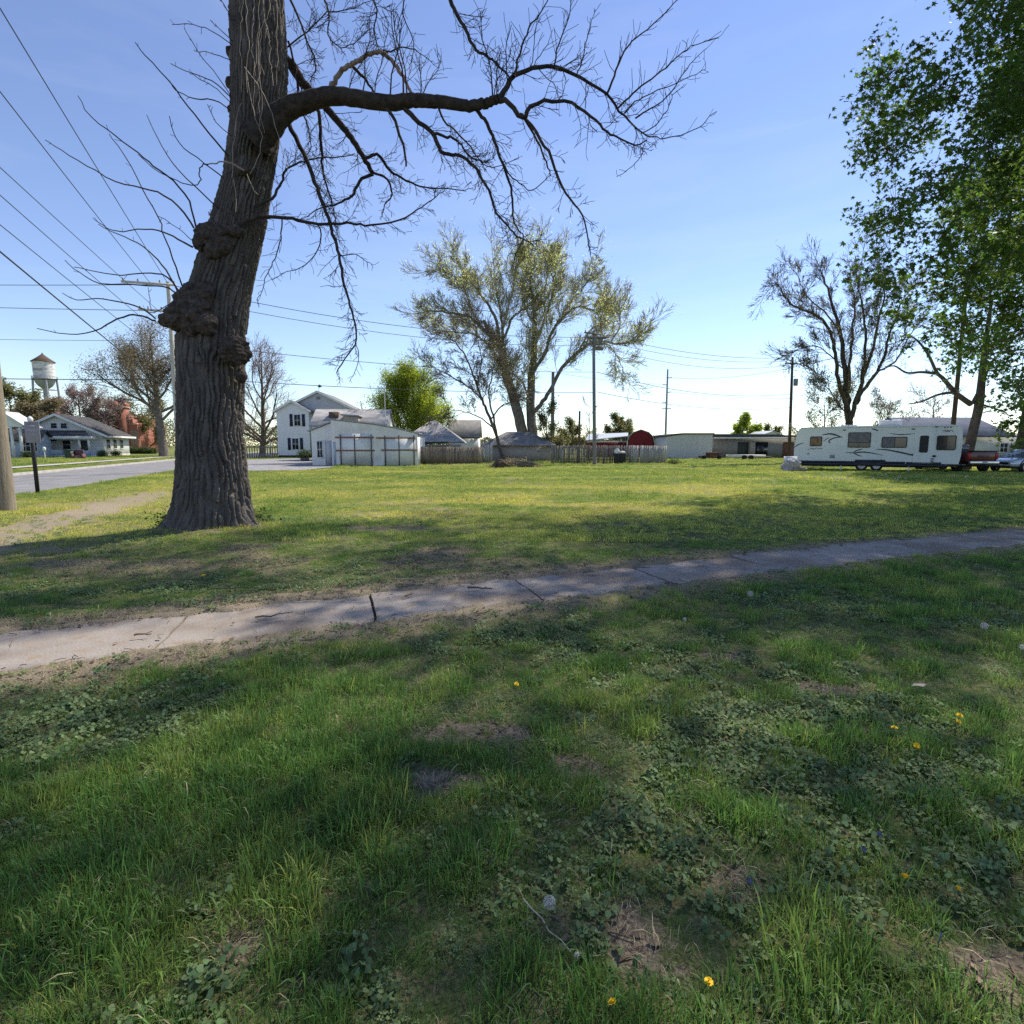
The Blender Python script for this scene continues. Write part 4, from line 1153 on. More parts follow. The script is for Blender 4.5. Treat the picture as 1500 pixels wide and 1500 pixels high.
def guided(spec, D, rng, S, n, ln, lvl, per=4, shrink=None):
    out, tips = [], []
    for px, r0, r1, dD in spec:
        if shrink:
            cx_, cy_, f_ = shrink
            px = [(cx_ + (a - cx_) * (1 - f_ * min(1, max(0, (cy_ - b_) / 180))), cy_ + (b_ - cy_) * (1 - f_ * min(1, max(0, (cy_ - b_) / 180)))) for a, b_ in px]
        d0 = D + (dD[0] if isinstance(dD, tuple) else 0); d1 = dD[1] - dD[0] if isinstance(dD, tuple) else dD
        pts = pxline(px, d0, d1)
        pts, rr = smooth(pts, [x * (.6 if r0 > 9 else .5) * D / FPX for x in lin(r0, r1, len(px))], per)
        for q in range(1, len(pts) - 1):
            pts[q] += Vector((rng.gauss(0, .04), rng.gauss(0, .1), rng.gauss(0, .04)))
        out.append((pts, rr))
        L_ = sum((pts[k + 1] - pts[k]).length for k in range(len(pts) - 1))
        if n:
            sprout(out, tips, pts, rr, ln, lvl, S, rng, max(3, int(n * L_ / 10)), .28)
            grow(out, tips, pts[-1], pts[-1] - pts[-2], ln * .7, rr[-1] * .9, lvl, S, rng)
    return out, tips

# the great cottonwood behind the low shed
rng = random.Random(7); rs = np.random.RandomState(7)
DC = 66
SCt = dict(seg=.7, wig=.12, up=.085, rmin=.016, taper=.45, n=[6, 7], ang=.6, ratio=.62, rr=.55, rl=.010)
spec = [([(768, 668), (765, 632), (754, 588), (742, 553), (733, 515), (727, 500)], 14, 8, 0),
        ([(729, 506), (715, 488), (700, 474), (677, 453), (648, 447), (620, 443), (604, 444)], 6, 1.2, (0, -5)),
        ([(733, 515), (734, 490), (732, 470), (727, 440), (718, 400), (712, 345)], 6, 1.0, (0, 3)),
        ([(731, 500), (722, 460), (704, 427), (683, 398), (664, 372), (645, 339)], 5, 1.0, (0, -3)),
        ([(736, 490), (742, 470), (748, 456), (757, 446), (765, 441), (780, 437), (792, 432)], 4, 1, (0, 4)),
        ([(727, 508), (712, 500), (690, 485), (668, 482), (640, 478), (615, 470)], 3.5, 1, (0, 5)),
        ([(700, 474), (680, 440), (668, 410), (655, 385), (632, 366), (615, 360)], 3.5, 1, (-2, -6)),
        ([(733, 470), (742, 430), (748, 390), (752, 355), (755, 330)], 3.5, .9, (1, -3)),
        ([(782, 668), (780, 632), (777, 590), (779, 545), (783, 515), (784, 471), (783, 427), (777, 383), (786, 339)], 13.5, 1.0, (0, 2)),
        ([(780, 545), (790, 530), (800, 515), (812, 479), (830, 456), (853, 435), (882, 441), (895, 438)], 6, 1, (0, -5)),
        ([(826, 460), (836, 440), (847, 421), (868, 397), (882, 375), (890, 355)], 4, .9, (-2, 3)),
        ([(783, 500), (796, 470), (806, 440), (815, 405), (822, 370), (826, 340)], 4.5, .9, (0, 5)),
        ([(784, 440), (798, 410), (806, 380), (812, 345), (808, 325)], 3, .9, (0, -4)),
        ([(781, 604), (795, 588), (809, 567), (824, 538), (850, 515), (871, 500), (891, 497), (924, 500), (940, 490), (952, 480)], 6.5, 1.2, (0, -4)),
        ([(900, 500), (915, 480), (922, 460), (926, 445)], 2.4, .8, (-4, -5)),
        ([(850, 515), (870, 480), (893, 462), (905, 440), (903, 415)], 3, .8, (-2, 4)),
        ([(891, 497), (905, 512), (912, 530), (915, 545)], 1.8, .8, (-3, -3)),
        ([(776, 590), (768, 565), (755, 550), (742, 543), (728, 536)], 3, 1, (0, -4)),
        ([(784, 471), (770, 440), (766, 405), (768, 370), (770, 335)], 3.2, .9, (0, 5))]
o1, t1 = guided(spec, DC, rng, SCt, 26, 4.6, 2, shrink=(775, 560, .17))
b0 = P(775, 668, DC); b0.z = 0
C_ = around(t1, 48000, .45, rs)
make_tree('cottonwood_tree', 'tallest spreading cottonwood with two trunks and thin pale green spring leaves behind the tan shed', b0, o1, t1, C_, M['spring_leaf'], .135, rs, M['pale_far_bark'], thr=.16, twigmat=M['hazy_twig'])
print('cottonwood', len(o1), len(t1))
# slighter leafless tree left of it
spec = [([(735, 672), (728, 640), (714, 605), (707, 588), (697, 560), (689, 538), (678, 515), (663, 497), (650, 480)], 5, .9, (0, -3)),
        ([(730, 650), (722, 610), (716, 580), (720, 550), (725, 525), (722, 500)], 3.4, .8, (0, 3)),
        ([(718, 615), (735, 595), (748, 588), (742, 560)], 2.4, .8, (0, -2)),
        ([(705, 585), (690, 570), (668, 555), (650, 545), (630, 535)], 2.4, .8, (0, 3)),
        ([(720, 625), (700, 610), (675, 602), (655, 600)], 2, .7, (0, -3)), ([(700, 565), (705, 530), (700, 500), (695, 470)], 2.2, .7, (0, 2))]
o1, t1 = guided(spec, 58, rng, dict(SCt, up=.03, wig=.15), 13, 4.2, 2)
b0 = P(735, 672, 58); b0.z = 0
make_tree('bare_tree', 'slim leafless dark tree leaning left beside the cottonwood trunks', b0, o1, t1, around(t1, 6000, .25, rs), M['tan_bud'], .09, rs, M['far_bark'])

# bare fan-shaped tree behind the travel trailer
spec = [([(1245, 665), (1245, 640), (1244, 622), (1241, 595), (1240, 560), (1235, 520), (1228, 480), (1218, 440), (1205, 400), (1195, 372)], 10, 1, (0, 2)),
        ([(1241, 600), (1232, 570), (1226, 540), (1222, 510), (1212, 475), (1190, 455), (1165, 445), (1145, 430), (1130, 405), (1122, 400)], 6, 1, (0, -3)),
        ([(1246, 620), (1253, 590), (1262, 560), (1267, 520), (1268, 470), (1262, 420), (1262, 380)], 7, 1, (0, -2)),
        ([(1254, 592), (1268, 565), (1285, 545), (1300, 510), (1312, 470), (1330, 430), (1345, 410)], 6, 1, (0, 3)),
        ([(1242, 570), (1246, 520), (1250, 470), (1252, 430), (1246, 390)], 4.5, 1, (0, 4)),
        ([(1262, 560), (1280, 510), (1290, 460), (1300, 420), (1298, 385)], 4.5, 1, (0, -4)),
        ([(1228, 480), (1205, 450), (1180, 430), (1165, 400), (1150, 375)], 2.8, .8, (0, 3)),
        ([(1240, 545), (1215, 520), (1190, 505), (1165, 512)], 2.2, .7, (0, -2)),
        ([(1285, 545), (1310, 530), (1330, 500), (1350, 470)], 3, .8, (2, -2)),
        ([(1241, 610), (1225, 585), (1205, 560), (1190, 540), (1175, 535)], 2, .6, (0, -3))]
rng = random.Random(17); rs = np.random.RandomState(17)
SBt = dict(seg=.6, wig=.13, up=.08, rmin=.013, taper=.45, n=[6, 7], ang=.55, ratio=.6, rr=.5, rl=.009)
o1, t1 = guided(spec, 55, rng, SBt, 19, 3.6, 2, shrink=(1245, 540, .14))
b0 = P(1245, 665, 55); b0.z = 0
C_ = around(t1, 5000, .25, rs)
t2 = [q for q in t1 if q[0].z < 9]
C_ = np.vstack([C_, around(t2, 3500, .45, rs)])
make_tree('bare_tree', 'nearly leafless dark tree with fanned stems rising behind the white travel trailer', b0, o1, t1, C_, M['olive_leaf'], .13, rs, M['dark_bark'], thr=.16, twigmat=M['far_bark'])

def wild_tree(name, label, px, py, D, H, spread, r0, lean=0, seed=1, leaves=4000, lmat='tan_bud', ls=.12, bark='far_bark', nl=8, lsp=.4, trunkh=.25, up=.06, lvl=2, group=None, n=(6, 8)):
    rng = random.Random(seed); rs = np.random.RandomState(seed)
    b0 = G(px, py) if py else P(px, 660, D); b0 = Vector((b0.x * D / b0.y, D, 0))
    out, tips = [], []
    k = H / 12.0
    S = dict(seg=.6 * k, wig=.13, up=up, rmin=.010 + D * .00012, taper=.45, n=list(n), ang=.62, ratio=.58, rr=.5, rl=.010)
    trunk = [b0 + Vector((0, 0, -.05)), b0 + Vector((lean * .3, 0, H * trunkh * .5)), b0 + Vector((lean * .6, 0, H * trunkh)), b0 + Vector((lean * .8, 0, H * .5)), b0 + Vector((lean, 0, H * .78)), b0 + Vector((lean * 1.1, 0, H * .97))]
    pts, rr = smooth(trunk, [r0 * 1.25, r0, r0 * .85, r0 * .5, r0 * .25, r0 * .06], 3)
    out.append((pts, rr))
    for q in range(nl):
        t = trunkh + (.8 - trunkh) * (q + .3 * rng.random()) / nl
        f = t * (len(pts) - 1); i = int(f)
        a = q * 2.4 + rng.uniform(-.4, .4)
        d = Vector((math.cos(a), math.sin(a), rng.uniform(.35, .8) + t * .5))
        grow(out, tips, pts[i].lerp(pts[i + 1], f - i), d, spread * rng.uniform(.8, 1.15) * (1.15 - .65 * t), min(rr[i] * .5, .022 * spread), lvl, S, rng)
    return make_tree(name, label, b0, out, tips, around(tips, int(leaves * 1.5), lsp * .6, rs), M[lmat], ls, rs, M[bark], group=group, thr=.1 + .02 * k)

wild_tree('shade_tree', 'broad half leafed tree behind the white utility pole across the street', 240, 0, 74, 16.5, 8.5, .5, -.6, 21, 26000, 'tan_bud', .15, 'pale_far_bark', 17, .9, .34, up=.05)
wild_tree('shade_tree', 'leafless brown tree standing left of the white two storey house', 384, 0, 88, 17.0, 8.8, .45, .6, 22, 9000, 'rosy_bud', .12, 'far_bark', 18, .6, .2, up=.03)
wild_tree('green_tree', 'bushy fresh green tree growing behind the garage roof', 603, 0, 74, 10.2, 7.0, .3, .3, 23, 48000, 'fresh_leaf', .17, 'far_bark', 20, .75, .12, up=.085)
wild_tree('budding_tree', 'pinkish budding tree behind the bungalow and below the water tower', 122, 0, 108, 12.5, 7.0, .35, 0, 24, 11000, 'rosy_bud', .24, 'rosy_bark', 10, .6, .2)
wild_tree('budding_tree', 'low pink brown tree beside the dark brick building roof', 160, 0, 112, 11.5, 6.5, .35, 0, 25, 8000, 'rosy_bud', .24, 'rosy_bark', 9, .6, .2)
wild_tree('budding_tree', 'pink grey budding tree against the legs of the water tower', 82, 0, 120, 11.5, 7.0, .35, 0, 26, 9000, 'rosy_bud', .24, 'rosy_bark', 9, .6, .2)
wild_tree('olive_tree', 'olive green bushy tree at the far left behind the white porch house', 22, 0, 105, 12.0, 7.5, .4, 0, 27, 17000, 'olive_leaf', .36, 'far_bark', 10, .8, .15)
wild_tree('olive_tree', 'brownish olive tree behind the left end of the bungalow roof', 62, 0, 100, 9.0, 6.0, .35, 0, 28, 13000, 'tan_bud', .30, 'far_bark', 9, .7, .15)
wild_tree('olive_tree', 'dark olive tree behind the brick building and the white pole', 212, 0, 118, 10.5, 6.5, .3, 0, 29, 9000, 'olive_leaf', .3, 'dark_bark', 9, .7, .15)
wild_tree('sapling', 'thin leafless sapling rising behind the board fence beside the bare grey pole', 861, 0, 50.5, 7.3, 1.5, .05, .15, 31, 200, 'tan_bud', .07, 'far_bark', 10, .1, .12, up=.12, lvl=1)
wild_tree('far_tree', 'hazy green tree behind the white box and the grey fence', 838, 0, 105, 6.6, 3.8, .22, 0, 32, 4500, 'olive_leaf', .26, 'far_bark', 8, .5, .15)
wild_tree('far_tree', 'hazy green tree showing above the red barn roof', 908, 0, 150, 9.8, 5.5, .25, 0, 33, 4500, 'olive_leaf', .42, 'far_bark', 8, .6, .15)
wild_tree('far_tree', 'round green tree beyond the long flat roofed building', 1093, 0, 130, 8.2, 4.2, .25, 0, 34, 6000, 'fresh_leaf', .42, 'far_bark', 8, .6, .15)
wild_tree('far_tree', 'small pale tree beyond the flat roof beside the brown power pole', 1128, 0, 140, 6.5, 3.5, .2, 0, 35, 3000, 'olive_leaf', .4, 'far_bark', 7, .6, .15)
wild_tree('scrub_tree', 'scrubby thin leafed tree just left of the fan shaped tree behind the trailer', 1212, 0, 57, 7.4, 3.6, .12, -.6, 36, 2600, 'olive_leaf', .15, 'dark_bark', 10, .35, .1)
wild_tree('scrub_tree', 'pale scrubby tree behind the air conditioner on the trailer roof', 1298, 0, 60, 7.5, 4.2, .12, 0, 37, 2600, 'tan_bud', .14, 'pale_far_bark', 10, .35, .1)
wild_tree('scrub_tree', 'pinkish bare brush tree behind the front end of the trailer', 1362, 0, 62, 8.0, 4.2, .12, 0, 38, 2200, 'rosy_bud', .13, 'rosy_bark', 10, .35, .1)
wild_tree('scrub_tree', 'thin vine covered tree leaning at the right foot of the cottonwood', 798, 0, 61, 6.2, 2.6, .1, .2, 39, 3600, 'olive_leaf', .17, 'far_bark', 9, .35, .1)

# ------------------------------------------------------------------ leafy maples at the right
def maple(name, label, base, H, r0, lobes, seed, per_m3, lsize, mat, forks, kind='maple', bark='dark_bark', extra=()):
    """trunk, limbs to each crown lobe, sprays of leaves on the sub-branches"""
    rng = random.Random(seed); rs = np.random.RandomState(seed)
    out = []; tips = []; C_ = []
    fork = base + Vector(forks)
    pts, rr = smooth([base + Vector((0, 0, -.05)), base.lerp(fork, .15), base.lerp(fork, .6), fork, fork + Vector((0, 0, H * .25)), fork + Vector((.3, .2, H * .5))], [r0 * 1.35, r0 * 1.02, r0 * .92, r0 * .9, r0 * .55, r0 * .25], 5)
    out.append((pts, rr))
    nodes_ = [(fork + Vector((0, 0, H * .04 * k)), r0 * (.55 - .03 * k)) for k in range(7)]
    for c, rad_ in sorted(((Vector(c), r_) for c, r_ in lobes), key=lambda q: (q[0] - fork).length):
        # each limb forks off the nearest part of the tree that is already grown
        st, sr0 = min(nodes_, key=lambda nd: (nd[0] - c).length + .35 * max(0, nd[0].z - c.z) + .25 * (nd[0] - fork).length)
        dist = (c - st).length
        mid = st.lerp(c, .5) + Vector((rng.gauss(0, .07), rng.gauss(0, .07), .08 + rng.gauss(0, .05))) * dist
        rb = min(.012 + .010 * dist + .012 * max(0, 9 - (st - fork).length) / 9, sr0 * .8)
        lp, lr = smooth([st, mid, c], [rb, rb * .6, max(.010, rb * .3)], 6)
        for q in range(1, len(lp) - 1):
            lp[q] += Vector((rng.gauss(0, .05), rng.gauss(0, .05), rng.gauss(0, .04)))
        out.append((lp, lr))
        nodes_ += [(lp[q], lr[q]) for q in range(3, len(lp), 2)]
        vol = 4.19 * rad_ ** 3
        nb = max(8, int(vol * 2.4))
        for k in range(nb):
            d = Vector((rng.gauss(0, 1), rng.gauss(0, 1), rng.gauss(0, .8))).normalized()
            e = c + d * rad_ * rng.uniform(.45, 1.08)
            s = lp[rng.randint(len(lp) // 2, len(lp) - 1)]
            m_ = s.lerp(e, .55) + Vector((0, 0, .08 * rad_))
            sp, sr = smooth([s, m_, e, e + (e - m_).normalized() * .25], [.010, .007, .004, .003], 3)
            out.append((sp, sr))
            nl = max(3, int(vol * per_m3 / nb * rng.uniform(.5, 1.4)))
            f = rs.uniform(.35, 1.0, nl) * (len(sp) - 1)
            ii = np.minimum(f.astype(int), len(sp) - 2)
            A_ = np.array([tuple(p) for p in sp])
            Q = A_[ii] + (A_[ii + 1] - A_[ii]) * (f - ii)[:, None]
            C_.append(Q + rs.normal(0, .20, (nl, 3)) * np.array([1, 1, .75]))
    for px, ra, rb, D, dD in extra:
        p_, r_ = smooth(pxline(px, D, dD), [x * D / FPX for x in lin(ra, rb, len(px))], 5)
        out.append((p_, r_))
        S = dict(seg=.4, wig=.16, up=.04, rmin=.01, taper=.4, n=[4], ang=.7, ratio=.55, rr=.45)
        sprout(out, tips, p_, r_, 2.0, 1, S, rng, 7, .3)
    C_ = np.vstack(C_)
    t = thing(name, label, 'tree', base)
    big = [q for q in out if max(q[1]) > .12]; small = [q for q in out if max(q[1]) <= .12]
    obj('trunk', build_polys(big), M[bark], t, smooth=True, shift=base)
    obj('branches', build_polys(small), M[bark], t, smooth=True, shift=base)
    obj('crown', leaf_cloud(C_, rs, lsize, kind, up=.3, jit=.5), M[mat], t, shift=base)
    print(name, len(C_), 'leaves')
    return t
def lob(px, py, r, D):
    return (P(px, py, D), r * D / FPX)
A_lobes = [lob(1310, 100, 42, 20), lob(1275, 150, 30, 20), lob(1345, 165, 50, 20.5), lob(1300, 215, 45, 20), lob(1395, 120, 45, 21), lob(1440, 60, 40, 21), lob(1470, 10, 50, 20), lob(1440, 200, 60, 21),
           lob(1490, 130, 55, 20), lob(1370, 245, 50, 20), lob(1310, 300, 45, 19.5), lob(1278, 330, 26, 19.5), lob(1450, 290, 60, 20), lob(1385, 330, 48, 19.5), lob(1330, 375, 45, 19), lob(1265, 395, 26, 19), lob(1290, 420, 34, 19),
           lob(1480, 370, 55, 20), lob(1415, 400, 45, 19), lob(1360, 440, 38, 19), lob(1310, 470, 26, 18.5), lob(1465, 450, 48, 19.5), lob(1500, 500, 45, 20), lob(1400, 480, 30, 19), lob(1345, 500, 16, 19), lob(1440, 520, 30, 19.5), lob(1495, 575, 26, 20),
           # out of the frame: the rest of the crown
           lob(1560, 60, 75, 20), lob(1600, 220, 90, 20), lob(1560, 350, 80, 20), lob(1640, 420, 80, 19), lob(1700, 150, 90, 19), lob(1500, -70, 75, 20), lob(1420, -110, 70, 21), lob(1600, -120, 90, 20), lob(1500, -220, 80, 21), lob(1700, -60, 90, 19), lob(1780, 250, 80, 18), lob(1420, -230, 60, 22), lob(1600, -300, 80, 21), lob(1370, -170, 55, 22)]
rA = random.Random(5)
A2_ = []
for c_, r_ in A_lobes:
    for k in range(2 if rA.random() < .45 or c_.x / c_.y < .66 else 1):
        D_ = rA.uniform(15.5, 20.5) if k == 0 else rA.uniform(20.5, 27)
        q_ = (c_ - Vector((0, 0, CAMH))) * (D_ / c_.y) + Vector((0, 0, CAMH))
        A2_.append((q_, r_ * D_ / c_.y * (1.0 if k == 0 else .95)))
A_lobes = A2_
baseA = Vector((21.5, 20.5, 0))
maple('maple_tree', 'near leafy maple whose crown fills the upper right of the picture', baseA, 15, .55, A_lobes, 51, 56, .125, 'maple_leaf', (-.3, -.1, 4.6))
B_lobes = [lob(1400, 500, 26, 38), lob(1440, 470, 30, 38), lob(1420, 430, 34, 38), lob(1470, 420, 34, 39), lob(1390, 545, 18, 37), lob(1445, 540, 22, 37), lob(1465, 505, 28, 38), lob(1440, 380, 40, 40), lob(1400, 350, 30, 40), lob(1480, 350, 36, 40), lob(1375, 525, 12, 37), lob(1410, 520, 24, 36), lob(1430, 505, 26, 39), lob(1460, 560, 22, 36), lob(1480, 545, 26, 37), lob(1455, 590, 14, 36), lob(1395, 470, 22, 37)]
baseB = P(1413, 688, 38.5); baseB.z = 0
maple('maple_tree', 'leafy maple with a straight grey trunk behind the dark red pickup', baseB, 14, .31, B_lobes, 52, 34, .16, 'maple_leaf_far', (.55, 0, 4.6), bark='far_bark',
      extra=[([(1422, 592), (1405, 580), (1395, 570), (1382, 555), (1372, 545), (1360, 520), (1345, 500), (1330, 490)], 4, .8, 38.4, -1), ([(1420, 590), (1400, 576), (1375, 578), (1350, 588), (1330, 592)], 2.6, .7, 38.4, -1.5),
             ([(1374, 547), (1350, 545), (1328, 546), (1310, 536), (1295, 540)], 2.2, .6, 38, -1), ([(1425, 590), (1440, 560), (1450, 535)], 2.6, 1, 38.4, 1), ([(1425, 590), (1450, 596), (1475, 605)], 2, .8, 38.4, -1)])
C_lobes = [lob(1488, 620, 22, 36), lob(1478, 590, 22, 36), lob(1495, 560, 26, 36), lob(1470, 625, 12, 36), lob(1495, 650, 14, 35.5), lob(1500, 590, 28, 38), lob(1465, 640, 14, 36.5), lob(1515, 640, 26, 36), lob(1530, 560, 40, 38), lob(1490, 480, 34, 40), lob(1540, 470, 46, 40), lob(1580, 560, 45, 39), lob(1560, 380, 60, 41), lob(1510, 330, 40, 41), lob(1620, 450, 60, 40), lob(1610, 330, 60, 41), lob(1560, 260, 60, 41), lob(1500, 230, 50, 41), lob(1440, 260, 50, 42), lob(1560, 150, 60, 42), lob(1480, 150, 50, 43), lob(1420, 310, 40, 43), lob(1540, 60, 60, 43)]
baseC = P(1497, 688, 39.5); baseC.z = 0
maple('maple_tree', 'leafy maple with a thick dark trunk behind the silver car at the right edge', baseC, 15, .62, C_lobes, 53, 30, .17, 'maple_leaf_far', (.3, 0, 5.0))
# unseen maple added right of frame; crown placed along sun rays to shade lawn
pool = []
rD = random.Random(9)
trunkD = Vector((23.5, 17.5, 0))
for gx_ in np.arange(-7, 17, 1.25):
    far_ = float(np.interp(gx_, [-7, -2.6, 3.3, 11, 16], [10.0, 13.4, 17.4, 19.4, 16.8]))
    for gy_ in np.arange(1.5, far_ - .4, 1.25):
        q0 = Vector((gx_ + rD.uniform(-.7, .7), gy_ + rD.uniform(-.7, .7), 0))
        if rD.random() < (.03 if gy_ < 4.6 and gx_ < 3.5 else .10 if gx_ < 2 else .24) or (q0.x < -1.5 and abs(walk_sn(q0.x, q0.y)[1]) < .9) or (q0.x > 7 and abs(walk_sn(q0.x, q0.y)[1]) < .9): continue
        ok = []
        for s_ in np.arange(10, 40, .8):
            q = q0 + sdir * float(s_)
            if q.z > 28.5 or q.z < 7: continue
            px_ = 750 + FPX * q.x / q.y; py_ = 652 - FPX * (q.z - CAMH) / q.y * 1.0
            rp = 1.35 * FPX / q.y
            if (py_ < -rp - 8 or px_ > 1500 + rp) and (q - trunkD).to_2d().length < 17:
                ok.append(q)
        if ok:
            q = ok[min(len(ok) - 1, int(rD.random() * 4))]
            if all((q - p_).length > .9 for p_, r_ in pool):
                pool.append((q, rD.uniform(1.0, 1.3) * (1.12 if gy_ < 4.6 and gx_ < 3 else 1)))
print('shade lobes', len(pool))
maple('maple_tree', 'unseen spreading maple added right of the frame to shade the lawn', trunkD, 16, .6, pool, 61, 46, .15, 'maple_leaf', (-.2, 0, 6.5), kind='diamond')
# ================================================================== BUILDINGS: tools
def part(name, parent, mat, *boxes, M_=None, bevel=0):
    g = Geo()
    for b_ in boxes: g.box(*b_, M=M_)
    return obj(name, g, mat, parent, bevel=bevel)

def fr(kind, off):
    """frame of a wall: (along, outward, up) -> local xyz"""
    if kind == 'front': return lambda a, c, z: (a, off - c, z)
    if kind == 'right': return lambda a, c, z: (off + c, a, z)
    if kind == 'left': return lambda a, c, z: (off - c, a, z)
    return lambda a, c, z: (a, off + c, z)

def wb(g, F, a0, a1, c0, c1, z0, z1):
    p = F(a0, c0, z0); q = F(a1, c1, z1)
    g.box(min(p[0], q[0]), max(p[0], q[0]), min(p[1], q[1]), max(p[1], q[1]), z0, z1)

def window(parent, F, a, z, w, h, frame='white_paint', glass='dark_glass', bars=(1, 1), fw=.07, name='window'):
    """a frame (thing part) with its pane (sub-part)"""
    g = Geo(); x0, x1, z0, z1 = a - w / 2, a + w / 2, z - h / 2, z + h / 2
    wb(g, F, x0 - fw, x0, -.02, .06, z0, z1); wb(g, F, x1, x1 + fw, -.02, .06, z0, z1)
    wb(g, F, x0 - fw, x1 + fw, -.02, .063, z1, z1 + fw); wb(g, F, x0 - fw - .03, x1 + fw + .03, -.02, .09, z0 - fw, z0)
    for k in range(1, bars[0] + 1):
        c = x0 + (x1 - x0) * k / (bars[0] + 1); wb(g, F, c - .018, c + .018, .012, .04, z0, z1)
    for k in range(1, bars[1] + 1):
        c = z0 + (z1 - z0) * k / (bars[1] + 1); wb(g, F, x0, x1, .012, .043, c - .022, c + .022)
    f_ = obj(name, g, M[frame], parent)
    g = Geo(); wb(g, F, x0, x1, -.02, .012, z0, z1)
    obj('pane', g, M[glass], f_)
    return f_

def gable(x0, x1, y0, y1, ze, zr, axis_='y', ov=.35, th=.14, xm=None, lift=.02, ovx=None):
    """chevron roof; ridge along axis_"""
    ovx = ov if ovx is None else ovx
    if axis_ == 'y':
        xm = (x0 + x1) / 2 if xm is None else xm
        sl = (zr - ze) / (xm - x0); sr = (zr - ze) / (x1 - xm)
        a = [(x0 - ovx, ze - sl * ovx), (xm, zr), (x1 + ovx, ze - sr * ovx)]
        pts = [(p[0], y0 - ov, p[1] + lift) for p in a] + [(p[0], y0 - ov, p[1] + lift + th) for p in a[::-1]]
        return Geo().prism(pts, (0, 1, 0), y1 - y0 + 2 * ov)
    ym = (y0 + y1) / 2
    sl = (zr - ze) / (ym - y0)
    a = [(y0 - ovx, ze - sl * ovx), (ym, zr), (y1 + ovx, ze - sl * ovx)]
    pts = [(x0 - ov, p[0], p[1] + lift) for p in a] + [(x0 - ov, p[0], p[1] + lift + th) for p in a[::-1]]
    return Geo().prism(pts[::-1], (1, 0, 0), x1 - x0 + 2 * ov)

def gwall(x0, x1, y0, y1, ze, zr, axis_='y', z0=-.2):
    if axis_ == 'y':
        xm = (x0 + x1) / 2
        return Geo().prism([(x0, y0, z0), (x1, y0, z0), (x1, y0, ze), (xm, y0, zr), (x0, y0, ze)], (0, 1, 0), y1 - y0)
    ym = (y0 + y1) / 2
    return Geo().prism([(x0, y0, z0), (x0, y0, ze), (x0, ym, zr), (x0, y1, ze), (x0, y1, z0)][::-1], (1, 0, 0), x1 - x0)

def hip(x0, x1, y0, y1, ze, zr, ov=.4, ins=None):
    x0 -= ov; x1 += ov; y0 -= ov; y1 += ov
    d = min(x1 - x0, y1 - y0) / 2
    if (x1 - x0) >= (y1 - y0):
        r0 = (x0 + d, (y0 + y1) / 2, zr); r1 = (x1 - d, (y0 + y1) / 2, zr)
        V = [(x0, y0, ze), (x1, y0, ze), (x1, y1, ze), (x0, y1, ze), r0, r1]
        g = Geo(); g.add(V, [(0, 1, 5, 4), (2, 3, 4, 5)]); g.add(V, [(1, 2, 5), (3, 0, 4)])
    else:
        r0 = ((x0 + x1) / 2, y0 + d, zr); r1 = ((x0 + x1) / 2, y1 - d, zr)
        V = [(x0, y0, ze), (x1, y0, ze), (x1, y1, ze), (x0, y1, ze), r0, r1]
        g = Geo(); g.add(V, [(1, 2, 5, 4), (3, 0, 4, 5)]); g.add(V, [(0, 1, 4), (2, 3, 5)])
    g.box(x0, x1, y0, y1, ze - .14, ze - .002)
    return g

def house(name, label, cat, px, py, D, rz):
    b = P(px, py, D); return thing(name, label, cat, (b.x, b.y, 0), rz)

# ------------------------------------------------------------------ bungalow across the street
D = 72
h = house('bungalow', 'pale blue bungalow with a wide front gable and shaded porch across the street', 'house', 153, 668, D, rad(18))
W_, L_, ZE, ZR = 9.6, 9.5, 3.1, 5.5
obj('wall', gwall(-W_, 0, 0, L_, ZE, ZR), M['pale_siding'], h)
obj('roof', gable(-W_, 0, 0, L_, ZE, ZR, ov=.55, ovx=.75), M['dark_shingle'], h)
g = Geo()                                            # bargeboards and eave fascia
sl = (ZR - ZE) / (W_ / 2)
for s in (-1, 1):
    xe = -W_ / 2 + s * (W_ / 2 + .75); ze = ZE - sl * .75
    g.prism([(-W_ / 2, -.62, ZR - .12), (xe, -.62, ze - .12), (xe, -.62, ze + .18), (-W_ / 2, -.62, ZR + .18)], (0, 1, 0), .06)
g.box(.76, .80, -.6, L_ + .6, ZE - sl * .75 - .1, ZE - sl * .75 + .17)
obj('fascia', g, M['white_paint'], h)
Ff = fr('front', 0); Fr = fr('right', 0)
for a in (-5.15, -4.1): window(h, Ff, a, 4.15, .62, .6, bars=(0, 0))
g = Geo().prism([(-8.6, -2.6, 2.72), (-.55, -2.6, 2.72), (-1.9, -.05, 3.5), (-7.3, -.05, 3.5)], (0, 0, 1), .08)
obj('porch_roof', g, M['dark_shingle'], h)
part('porch_fascia', h, M['white_paint'], (-8.65, -.5, -2.66, -2.6, 2.42, 2.80), (-.55, -.49, -2.6, -.02, 2.42, 2.80))
part('porch_floor', h, M['blue_siding'], (-8.5, -.6, -2.5, -.02, -.1, .45))
part('porch_wall', h, M['blue_siding'], (-8.5, -3.6, -2.52, -2.4, .45, 1.0), (-1.9, -.6, -2.52, -2.4, .45, 1.0))
part('porch_rail', h, M['white_paint'], (-8.52, -3.55, -2.55, -2.37, 1.0, 1.08))
for a in (-8.35, -5.9, -1.75, -.75): part('porch_post', h, M['white_paint'], (a - .1, a + .1, -2.5, -2.3, 1.09, 2.42))
part('steps', h, M['kerb'], (-3.4, -2.0, -2.9, -2.53, 0, .3), (-3.4, -2.0, -3.25, -2.91, 0, .15))
window(h, Ff, -6.6, 1.75, .9, .9); window(h, Ff, -4.0, 1.75, .8, 1.1, bars=(0, 1))
